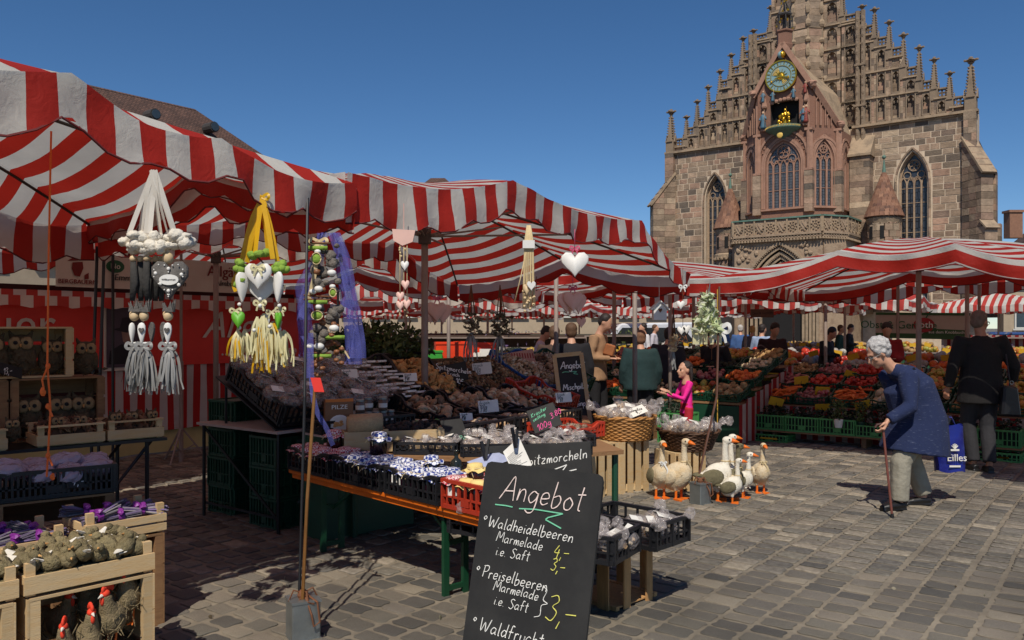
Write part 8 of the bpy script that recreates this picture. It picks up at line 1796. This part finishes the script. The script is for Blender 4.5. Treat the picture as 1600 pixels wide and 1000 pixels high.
def person(label,loc,rz,J,top,trou,hair,skin=None,vox=.012,top_z=.82,sleeve=1.0,shoe=None,coat_w=1.0,hs=1.0,nm='person',group=None,open_hair='short',belly=1.0,trou_w=1.0,flare=1.0):
    """continuous body with hair, garments and shoes as children. J: joints in the local frame, the figure faces -y"""
    skin=skin or m_skin;r=thing(nm,label,'person',loc,rz,group);j={k: V(v) for k,v in J.items() if isinstance(v,tuple)};fd,ud=V(J.get('fd',(0,-1,0))),V(J.get('hd',(0,0,1)))
    bw_=min(1,coat_w*.85);m=MB();q,Mx=head_shape(m,j['head'],fd,ud,hs);m.tube([q(0,-.02,-.06),j['neck'],j['chest']+V((0,0,.08))],[.052*hs,.055*hs,.1],10)
    m.tube([j['chest']+V((0,0,.12)),j['chest'],(j['chest']+j['pelvis'])/2,j['pelvis']],[(.09*bw_,.06*bw_),(.14*bw_,.09*bw_),(.135*bw_,.09*bw_),(.14*bw_,.09*bw_)],12)
    for a in 'LR':
        m.tube([j['sh'+a],j['el'+a],j['wr'+a]],[.036,.03,.023],8);m.tube([j['hip'+a],j['kn'+a],j['an'+a]],[.085,.055,.036],8);m.tube([j['an'+a],j['an'+a]-V((0,0,.04)),j['to'+a]],[.034,.036,.028],8)
        hd_=(j['wr'+a]-j['el'+a]).normalized();side=1 if a == 'L' else -1
        hand_tubes(m,j['wr'+a],J.get('hd'+a,hd_),J.get('hn'+a,(-side*.6,-.7,0)),side,hs,J.get('curl',.45))
    link('body',remesh(m,vox*.75 if vox < .015 else vox,2,'body',.4),skin,r)
    for a in (-1,1):      # eyes
        if vox < .02: e=MB();e.ell(q(a*.03*1,.083,-.002),(.011*hs,)*3,8,6);obj('eye',e,m_ink,r,smooth=True)
    # garment on the upper body
    m=MB();c,p=j['chest'],j['pelvis'];hemz=top_z;t=(p.z-hemz);axis=(c-p).normalized()
    hem=V((J.get('hemx',p.x),J.get('hemy',p.y),hemz));cw=coat_w
    pth=[j['neck']-V((0,0,.015)),c+axis*.11,c,(c+p)/2,p,hem];m.tube(pth,[(.062,.06),(.15*cw,.085*cw),(.185*cw,.125*belly*cw),(.18*cw,.13*belly*cw),(.195*cw,.14*belly*cw),(.215*cw*flare,.16*belly*cw*flare)],18)
    for a in 'LR':
        e_=j['el'+a].lerp(j['wr'+a],.92*sleeve);m.tube([(j['sh'+a]+c*.6+j['neck']*.0)/1.6,j['sh'+a],j['sh'+a].lerp(j['el'+a],.5),j['el'+a],e_],[.075*cw,.078*cw,.066*cw,.058*cw,.046*cw],10)
    tm=remesh(m,vox,3,'jacket');link(J.get('topname','jacket'),tm,top,r)
    # folds
    m=MB()
    m.tube([p+V((0,0,.06)),p,p-V((0,0,.08))],[(.15,.12),(.165*trou_w,.13*trou_w),(.15*trou_w,.125*trou_w)],14)
    for a in 'LR': m.tube([j['hip'+a]+V((0,0,.02)),j['hip'+a].lerp(j['kn'+a],.5),j['kn'+a],j['kn'+a].lerp(j['an'+a],.5),j['an'+a]+V((0,0,-.01))],[.105*trou_w,.098*trou_w,.082*trou_w,.076*trou_w,.07*trou_w],10)
    link('trousers',remesh(m,vox,2,'trousers'),trou,r)
    for a in 'LR':
        m=MB();an,to=j['an'+a],j['to'+a];d=(to-an);d.z=0;d.normalize();b_=V((an.x,an.y,to.z));m.tube([b_-d*.055+V((0,0,.012)),b_+V((0,0,.018)),to+V((0,0,.01)),to+d*.05+V((0,0,0))],[(.034,.03),(.042,.042),(.046,.03),(.03,.018)],10);m.box((b_+to)/2+V((0,0,-.022)),(.075,.24,.016),M=Matrix.Rotation(math.atan2(d.y,d.x)-math.pi/2,3,'Z'));link('shoe',remesh(m,.009,1,'shoe'),shoe or m_shoe,r)
    if hair:
        m=MB();m.ell(q(0,-.03,.045),(.084*hs,.09*hs,.088*hs),16,12,M=Mx,jit=.03);m.ell(q(0,-.055,-.01),(.078*hs,.06*hs,.07*hs),14,10,M=Mx,jit=.04)
        if open_hair == 'curly':
            for k in range(90):
                a=R.uniform(0,6.28);b=R.uniform(-.5,1.5);x,y,z=.08*math.cos(a)*math.cos(b),.09*math.sin(a)*math.cos(b)-.03,.09*math.sin(b)+.04
                if y > .035 and z < .06: continue
                m.ell(q(x,y,z),R.uniform(.016,.026)*hs,7,5)
        if open_hair == 'long':
            for k in range(24): a=3.3+k*.12;x=.07*math.cos(a);m.tube([q(x,-.05+.03*math.sin(a),.04),q(x*1.15,-.07,-.06),q(x*1.25,-.075,-.15)],[.025*hs,.024*hs,.01*hs],6)
        link('hair',remesh(m,.009 if vox < .02 else .016,0 if open_hair == 'curly' else 1,'hair'),hair,r)
    return r,q,j
def stand(h=1.75,arms='down',stride=.0,sw=1.0,fdx=0,look=None,bend=0.0):
    k=h/1.75;J=dict(head=(0,-.03-bend*.3,1.625*k),neck=(0,-.005-bend*.15,1.49*k),chest=(0,-bend*.08,1.3*k),pelvis=(0,.0,.98*k))
    for a,x in (('L',1),('R',-1)):
        J['sh'+a]=(x*.185*sw,-bend*.1,1.42*k);J['hip'+a]=(x*.09,0,.93*k);st=stride*x
        J['kn'+a]=(x*.1,-.03-st*.5,.52*k);J['an'+a]=(x*.1,.02-st,.09*k);J['to'+a]=(x*.115,-.12-st,.035)
        if arms == 'down': J['el'+a]=(x*.25*sw,.02,1.13*k);J['wr'+a]=(x*.26*sw,-.06,.88*k)
        if arms == 'front': J['el'+a]=(x*.24*sw,-.02,1.14*k);J['wr'+a]=(x*.1,-.27,1.13*k)
    if look: J['fd']=look
    J['head']=tuple(V(J['head'])+V((0,-.02,0)))
    return J
# --- the old woman with the walking stick
def knit():
    m=mat('navy_knit_jacket',(31,43,80),.95,.25,30,.8,150,col2=(26,37,70),bd=.006);n=m.node_tree.nodes;l=m.node_tree.links;b=n['Principled BSDF'];t=n.new('ShaderNodeTexCoord');mp=n.new('ShaderNodeMapping');mp.inputs['Scale'].default_value=(6,9,90);l.new(t.outputs['Object'],mp.inputs[0]);nz=n.new('ShaderNodeTexNoise');nz.inputs['Scale'].default_value=2.2;nz.inputs['Detail'].default_value=3;l.new(mp.outputs[0],nz.inputs[0]);g=n.new('ShaderNodeMapRange');g.inputs[1].default_value=.64;g.inputs[2].default_value=.70;l.new(nz.outputs[0],g.inputs[0]);old=b.inputs['Base Color'].links[0].from_socket;mx=n.new('ShaderNodeMix');mx.data_type='RGBA';mx.inputs['B'].default_value=lin(150,158,180);ml=n.new('ShaderNodeMath');ml.operation='MULTIPLY';ml.inputs[1].default_value=.3;l.new(g.outputs[0],ml.inputs[0]);l.new(ml.outputs[0],mx.inputs['Factor']);l.new(old,mx.inputs['A']);l.new(mx.outputs['Result'],b.inputs['Base Color']);return m
J=dict(head=(.0,-.285,1.375),neck=(0,-.17,1.25),chest=(0,-.01,1.09),pelvis=(0,.09,.80),fd=(0,-.86,-.5),hd=(0,-.5,.86),
 shL=(.17,-.10,1.16),elL=(.25,-.13,.92),wrL=(.24,-.33,.80),shR=(-.17,-.10,1.16),elR=(-.24,.03,.92),wrR=(-.22,.14,.72),
 hipL=(.09,.05,.76),knL=(.1,-.13,.42),anL=(.1,-.14,.10),toL=(.12,-.27,.035),hipR=(-.09,.06,.76),knR=(-.09,.07,.42),anR=(-.09,.19,.12),toR=(-.1,.08,.035),hemy=.05,hdL=(0,-.5,-.85),hnL=(-.5,-.6,.1),hdR=(0,0,-1),curl=.9,topname='knit_jacket')
WL=V((3.52,7.38,0));WZ=-1.5
woman,qh,wj=person('bent old woman in a navy knit jacket walking left with a stick and bags',WL,WZ,J,knit(),mat('grey_beige_trousers',(150,144,128),.9,.2,7,.5,20,bd=.02),m_hgrey,vox=.012,top_z=.50,coat_w=1.13,belly=1.5,open_hair='curly',trou_w=1.1,flare=1.12)
m=MB()
for a in (-1,1): m.tube([qh(a*.03+.022*math.cos(k*.785),.098,-.002+.018*math.sin(k*.785)) for k in range(9)],.002,5);m.tube([qh(a*.055,.09,0),qh(a*.08,0,.0)],.002,5)
obj('glasses',m,m_metal,woman)
RM_w=RM[woman.name];hx=RM_w @ V((.235,-.365,.765));cb=G(1394,809);r=thing('walking_stick','reddish brown metal walking stick held by the bent old woman','walking stick',cb)
m=MB();m.tube([cb+V((0,0,.01)),hx+V((0,0,.0))],.0105,8);obj('shaft',m,mat('copper_red_stick',(132,76,62),.35,.12,metal=.4),r,world=True);m=MB();m.tube([hx+V((.045,.0,-.005)),hx+V((.0,0,.012)),hx+V((-.05,0,.005)),hx+V((-.065,0,-.02))],.012,8);obj('handle',m,mat('dark_grip',(70,40,32),.5),r,world=True);m=MB();m.tube([cb,cb+V((0,0,.035))],[.018,.013],8);obj('rubber_foot',m,m_shoe,r,world=True)
hp=RM_w @ V((-.24,.2,.8));r=thing('shopping_bag','blue plastic shopping bag printed Eilles with a crest, carried by the old woman','bag',G(1478,738));c=P(1484,700,7.62);mb_=MB();gr=[]
for k in range(9):
    t=k/8;z=.42*(1-t)+.29;wv=.12+.02*t;gr.append([V((c.x+(wv+.004*math.sin(a*5+k))*math.cos(a),c.y+(.05+.03*t)*math.sin(a)+.01*math.sin(a*3+k),z+.01*math.sin(a*4))) for a in [i*6.2832/24 for i in range(24)]])
mb_.sheet(gr,close=True);mb_.lathe([(0,.3),(.12,.3)],12,c=(c.x,c.y,0),cap=False,M=Matrix.Scale(.5,3,(0,1,0)));m_bb=mat('blue_shopping_bag',(26,34,118),.3,.2,6,.5,12,bd=.02);obj('bag_body',mb_,m_bb,r,smooth=True,world=True);m=MB();m.tube([V((c.x-.07,c.y,.7)),V((c.x-.05,c.y-.03,.78)),hp],.008,5);m.tube([V((c.x+.05,c.y,.7)),V((c.x,c.y-.03,.78)),hp],.008,5);obj('handles',m,m_bb,r,world=True)
me=text_mesh('Eilles',.09,frameM(V((c.x+.018,c.y-.088,.42)),(1,.0,0),(0,0,1)),.003);me.transform(RM[r.name].inverted());link('lettering',me,m_paper,r);m=MB()
for k in range(5): a=-.9+k*.45;m.tube([V((c.x,c.y-.085,.5)),V((c.x+.035*math.sin(a),c.y-.087,.5+.05*math.cos(a)))],.005,5)
m.box((c.x,c.y-.086,.492),(.08,.006,.016));m.box((c.x,c.y-.09,.345),(.1,.004,.016));obj('crest',m,m_paper,r,world=True)
r=thing('handbag','black leather handbag on the old woman behind her jacket','bag',P(1462,676,7.5));c=P(1458,672,7.5);m=MB();m.tube([c+V((-.14,0,.06)),c+V((0,.0,.08)),c+V((.11,0,.02))],[(.06,.13),(.075,.15),(.05,.1)],12);link('bag_body',(lambda me: (me.transform(RM[r.name].inverted()),me)[1])(remesh(m,.012,2,'bag')),m_strapm,r);m=MB();m.tube([RM_w @ V((.13,-.03,1.245)),RM_w @ V((.03,.14,1.12)),RM_w @ V((-.03,.25,.95)),c+V((.08,0,.12))],.011,6);obj('strap',m,m_strapm,r,world=True)
# --- the man walking away
J=dict(head=(.0,-.02,1.665),neck=(0,.0,1.53),chest=(0,0,1.33),pelvis=(0,0,.98),fd=(-.75,-.6,-.12),hd=(0,0,1),shL=(.21,0,1.45),elL=(.3,.03,1.16),wrL=(.33,-.04,.92),shR=(-.21,0,1.45),elR=(-.33,.04,1.17),wrR=(-.36,-.08,1.0),
 hipL=(.09,0,.93),knL=(.1,-.1,.52),anL=(.08,.02,.12),toL=(.1,-.1,.035),hipR=(-.09,0,.93),knR=(-.06,.02,.5),anR=(-.03,.16,.13),toR=(-.04,.04,.035),hemy=.0)
man,qh,mj=person('man in a long black jacket and dark trousers walking away with a black shoulder bag',V((5.24,9.3,0)),math.pi-.15,J,mat('black_jacket_cloth',(24,21,20),.9,.2,6,.6,14,bd=.02),mat('charcoal_trousers',(40,39,42),.9,.2,7,.4,20,bd=.02),mat('thin_grey_brown_hair',(110,92,80),.8,.3,30,.6,90),skin=m_skind,vox=.013,top_z=.76,coat_w=1.17,belly=1.05)
m=MB();m.tube([qh(.03+.022*math.cos(k*.785),.1,-.002+.018*math.sin(k*.785)) for k in range(9)],.003,5);m.tube([qh(.055,.09,0),qh(.085,0,.0)],.003,5);m.tube([qh(-.055,.09,0),qh(-.085,0,.0)],.003,5);obj('glasses',m,m_blackm,man)
r=thing('shoulder_bag','black shoulder bag with a metal clasp hanging at the right side of the walking man','bag',P(1575,650,9.0));c=P(1576,626,9.05);m=MB();m.prism([(c.x-.1,c.z-.16),(c.x+.12,c.z-.17),(c.x+.08,c.z+.15),(c.x-.07,c.z+.17)],c.y-.05,c.y+.05);obj('bag_body',m,m_strapm,r,world=True,bevel=.02);m=MB();m.tube([c+V((0,-.02,.15)),c+V((-.01,-.03,.24)),c+V((.03,.1,.5))],.008,5);obj('strap',m,m_strapm,r,world=True);m=MB();m.tube([c+V((.02*math.cos(k),-.055,.2+.02*math.sin(k))) for k in range(7)],.004,5);obj('clasp',m,m_metal,r,world=True)
# --- girl in pink
k=.66;J=stand(1.75);J={a: tuple(V(b)*k) if isinstance(b,tuple) else b for a,b in J.items()};J.update(elL=(.13,-.1,.74),wrL=(.1,-.25,.80),elR=(-.15,-.08,.74),wrR=(-.12,-.22,.78),hdL=(0,-.8,.5),toL=(.08,-.1,.035),toR=(-.08,-.1,.035),neck=(0,-.01,.985),head=(0,-.03,1.085),fd=(.2,-1,.1),shL=(.105,0,.93),shR=(-.105,0,.93))
def small_person(label,loc,rz,J,top,trou,hair,k,**kw):
    J2={a: (tuple(V(b)/k) if isinstance(b,tuple) and a not in ('fd','hd','hdL','hdR') else b) for a,b in J.items()};r_,q_,j_=person(label,loc,rz,J2,top,trou,hair,**kw);r_.scale=(k,k,k);return r_,q_,j_
g_,qh,gj=small_person('little dark haired girl in a bright pink top and red trousers reaching out',P(1073,620,10.15)-V((0,0,P(1073,620,10.15).z)),-1.35,J,mat('bright_pink_jersey',(240,34,146),.8,.12,7,.3,20,bd=.02),mat('red_trousers',(176,30,44),.8,.15,7,.3,20),m_hdark,.66,vox=.016,top_z=.84,coat_w=.78,belly=.9,hs=1.34,open_hair='long',trou_w=.85,shoe=mat('child_shoe',(150,60,60),.6))
# --- shoppers and vendors further back
cl=lambda n_,c,r_=.9: mat(n_,c,r_,.2,6,.4,14,bd=.02)
crowd=[('man in a beige blouson looking down at something in his hands',932,12.0,1.8,1.1,(158,122,90),(26,24,26),m_hdark,'front',.3,1.0),('person seen from behind in a dark coat at the fruit counter',893,11.2,1.66,3.2,(26,24,28),(30,28,30),m_hbr,'down',0,1.1),('person with light brown hair in a brown coat beside the dark coated one',866,12.2,1.62,3.0,(74,54,44),(30,28,30),m_hbr,'down',0,1.0),('grey haired person from behind in a dark teal jacket',1001,11.8,1.55,3.2,(28,52,52),(30,30,34),mat('ginger_hair',(120,84,60),.8,.3,30),'down',0,1.15),('person in a dark grey coat bending beside the pole',1042,12.6,1.6,2.6,(38,38,44),(30,28,30),m_hdark,'down',.3,1.2),('man in a white shirt walking in the sun far behind',1007,21,1.72,-1.4,(206,204,206),(50,50,60),m_hdark,'down',0,1.0),('dark sweatered vendor facing us above the fruit counter',1206,14.8,1.68,.1,(44,22,26),(30,28,30),m_hdark,'front',.3,1.15),('vendor in a red and black jacket under the fruit banner',1384,14.0,1.68,-.3,(140,26,30),(30,28,30),m_hdark,'front',.3,1.1),('woman in white leaning over the goods left of the beige man',842,15.5,1.62,1.6,(186,176,190),(60,80,120),m_hdark,'front',.3,.95),('person in a violet pullover far behind the herbs',594,18.5,1.5,.5,(126,96,200),(40,40,50),m_hdark,'down',.3,1.0),('dark dressed person left of the violet pullover',572,18,1.64,1.5,(40,34,38),(30,28,30),m_hbr,'down',0,1.1),('vendor leaning over behind the silk flowers',1122,12.9,1.56,-.9,(24,22,26),(24,24,26),m_hdark,'front',.9,1.1),('person in blue seen far behind beside the hanging sign',1157,24,1.68,3,(60,90,140),(40,150,190),m_hgrey,'down',0,1.0),('blond person in grey beside the one in blue',1175,23,1.65,2.5,(90,90,96),(50,50,60),mat('blond_hair',(190,150,90),.8,.3,30),'down',0,1.0),('dark clad person above the vegetable counter left of the old woman',1290,17,1.6,.8,(28,28,32),(30,28,30),m_hdark,'front',.3,1.0),('person in dark green far behind the old woman',1312,24,1.68,1,(28,60,52),(30,30,34),m_hbr,'down',0,1.0),('far person in black right of the green one',1327,25,1.7,1,(24,24,28),(30,30,34),m_hdark,'front',0,1.0),('pale blue shirted person behind the dark vendor',1190,19,1.68,2.2,(150,168,196),(40,40,50),m_hdark,'down',0,1.05),('far person in a light shirt at the gap behind the birdhouse',1022,26,1.7,1.2,(196,190,196),(60,60,70),m_hbr,'down',0,1.0)]
for i,(lb,px,d,h,rz,tc,lc,hr,arms,bend,cw) in enumerate(crowd):
    loc=P(px,512,d)-V((0,0,1.6));J=stand(h,arms,.05,1.0,bend=bend,look=(0,-.85,-.5) if arms == 'front' else (0,-1,0));person(lb,loc,rz,J,cl('cloth_%d' % i,tc),cl('trousers_%d' % i,lc),hr,vox=.024 if d < 14 else .034,top_z=.72 if arms == 'down' else .84,coat_w=cw,group='shoppers and vendors')
r=thing('brown_paper_bag','orange brown paper bag in the hands of the man in beige','bag',P(952,547,11.85));m=MB();m.box((0,0,0),(.15,.1,.17),M=Matrix.Rotation(.3,3,'Y'));obj('bag_body',m,mat('brown_paper',(150,90,50),.8,.2,9,.5,20),r,bevel=.02)
# ================================================================ STRAW GEESE
m_gw=mat('cream_plush',(226,208,176),.95,.3,14,.8,90,col2=(196,172,134),bd=.01);m_gww=mat('white_plush',(228,220,202),.95,.2,14,.8,90,bd=.01);m_gg=mat('grey_green_moss_wing',(112,104,78),.95,.35,30,.9,130,bd=.01);m_go=mat('orange_bill',(228,112,24),.6,.12,9)
def goose(label,px,py,hpx,rz,body,neckc,wing,lean=.25,bw=1.0,neck=1.0,d=None,fluff=True,scarf=m_str_):
    p=G(px,py) if d is None else V(((px-800)/F*d,d,0));s=hpx/1300*p.y/.54;bw=bw*1.04;r=thing('straw_goose',label,'ornament',p,rz,'straw geese standing on the cobbles');r.scale=(s,s,s)
    m=MB();Mb=Matrix.Rotation(-lean,3,'X');m.ell((0,.03,.2),(.085*bw,.13*bw,.1*bw),16,12,M=Matrix.Rotation(-.5-lean,3,'X'));m.ell((0,-.03,.23),(.07*bw,.07*bw,.09*bw),14,10);m.tube([(0,.1,.2),(0,.17,.2),(0,.2,.21)],[(.05,.05),(.045,.03),(.02,.01)],10);m.tube([(0,-.03,.27),(0,-.05,.33),(0,-.045,.42*neck+.0),(0,-.05,.49*neck)],[.055,.032,.025,.026],10);m.ell((0,-.065,.505*neck),(.032,.045,.034),12,9)
    for a in (-1,1): m.tube([(a*.035,.02,.13),(a*.037,.01,.08)],[.032,.018],8)
    link('goose_body',remesh(m,.009,2,'goose'),body,r)
    m=MB()
    for a in (-1,1): m.ell((a*.07*bw,.06,.2),(.03,.1,.07),12,8,M=Matrix.Rotation(-.35,3,'X'),jit=.05)
    m.ell((0,.15,.21),(.05,.07,.022),10,7,jit=.08);obj('wings',m,wing,r,smooth=True)
    m=MB();m.tube([(0,-.1,.505*neck),(0,-.125,.5*neck),(0,-.16,.492*neck)],[(.024,.022),(.02,.015),(.008,.004)],8);bl=obj('bill',m,m_go,r,smooth=True)
    m=MB()
    for a in (-1,1): m.ell((a*.03,-.08,.515*neck),.006,8,6)
    obj('eyes',m,m_ink,r,smooth=True)
    for a in (-1,1):
        m=MB();m.tube([(a*.037,.01,.1),(a*.038,.012,.012)],.011,8);m.prism([(a*.038-.012,.03),(a*.038+.012,.03),(a*.038+.036,-.05),(a*.038+.012,-.06),(a*.038,-.052),(a*.038-.012,-.06),(a*.038-.036,-.05)],.002,.016,ax='z');obj('leg',m,m_go,r)
    if scarf: m=MB();m.tube([(.03*math.cos(k*.785),-.048+.03*math.sin(k*.785),.335) for k in range(9)],.007,5);bow(m,(.0,-.085,.335),.022);ribbon(m,[(.0,-.088,.335),(.03,-.1,.28),(.03,-.1,.24)],.014);obj('neck_ribbon',m,scarf,r)
    if fluff: xf=[(R.randrange(3),rndM((R.uniform(-.07,.07)*bw,.02+R.uniform(-.09,.09),.2+R.uniform(-.07,.07)),.03)) for _ in range(90)];obj('fluff',scatter(TM['leaf'],xf),body,r,kind='stuff')
    return r
goose('cream goose with a white scarf, leftmost of the flock in front of the tall crate',1032,779,93,.15,m_gw,0,m_gg,scarf=m_wht)
goose('plump cream goose with a raffia bow left of the weight can',1062,781,98,.75,m_gw,0,m_gw,bw=1.12,lean=.15)
goose('tall white goose with grey wings behind the weight can, looking right',1124,783,102,1.35,m_gww,0,m_gg,bw=1.0)
goose('white headed goose at the back of the flock, tallest of all',1134,762,88,1.5,m_gww,0,m_gww,d=7.9,neck=1.12)
goose('grey faced goose behind the tall white one, beak pointing right',1146,766,84,1.4,m_gg,0,m_gw,d=7.7,neck=1.08)
goose('small white goose with a grey wing in front, bending its head down',1146,787,72,1.3,m_gww,0,m_gg,bw=1.0)
goose('small grey necked goose right behind the small white one',1163,779,74,1.1,m_gww,0,m_gg,bw=.95)
goose('cream goose with a grey neck, rightmost of the flock, facing us',1189,771,81,.1,m_gw,0,m_gw,bw=1.05)

# ---------------------------------------------------------------- scraps on the paving
mb=MB();xf=[]
for k in range(260):
    y=3.6+R.random()**.7*9;x=R.uniform(-.62,.62)*y;xf.append((R.randrange(6),Matrix.LocRotScale(V((x,y,.014)),Euler((R.uniform(-.3,.3),R.uniform(-.3,.3),R.uniform(0,6.3))),V((R.uniform(.01,.03),)*3))))
o=obj('leaf_litter',scatter(TM['leaf']+TM['slice'],xf),mat('dry_litter',None,.9,.3,20,ramp=[(120,104,76),(70,60,44),(150,140,120),(90,96,60)]),None,kind='stuff')
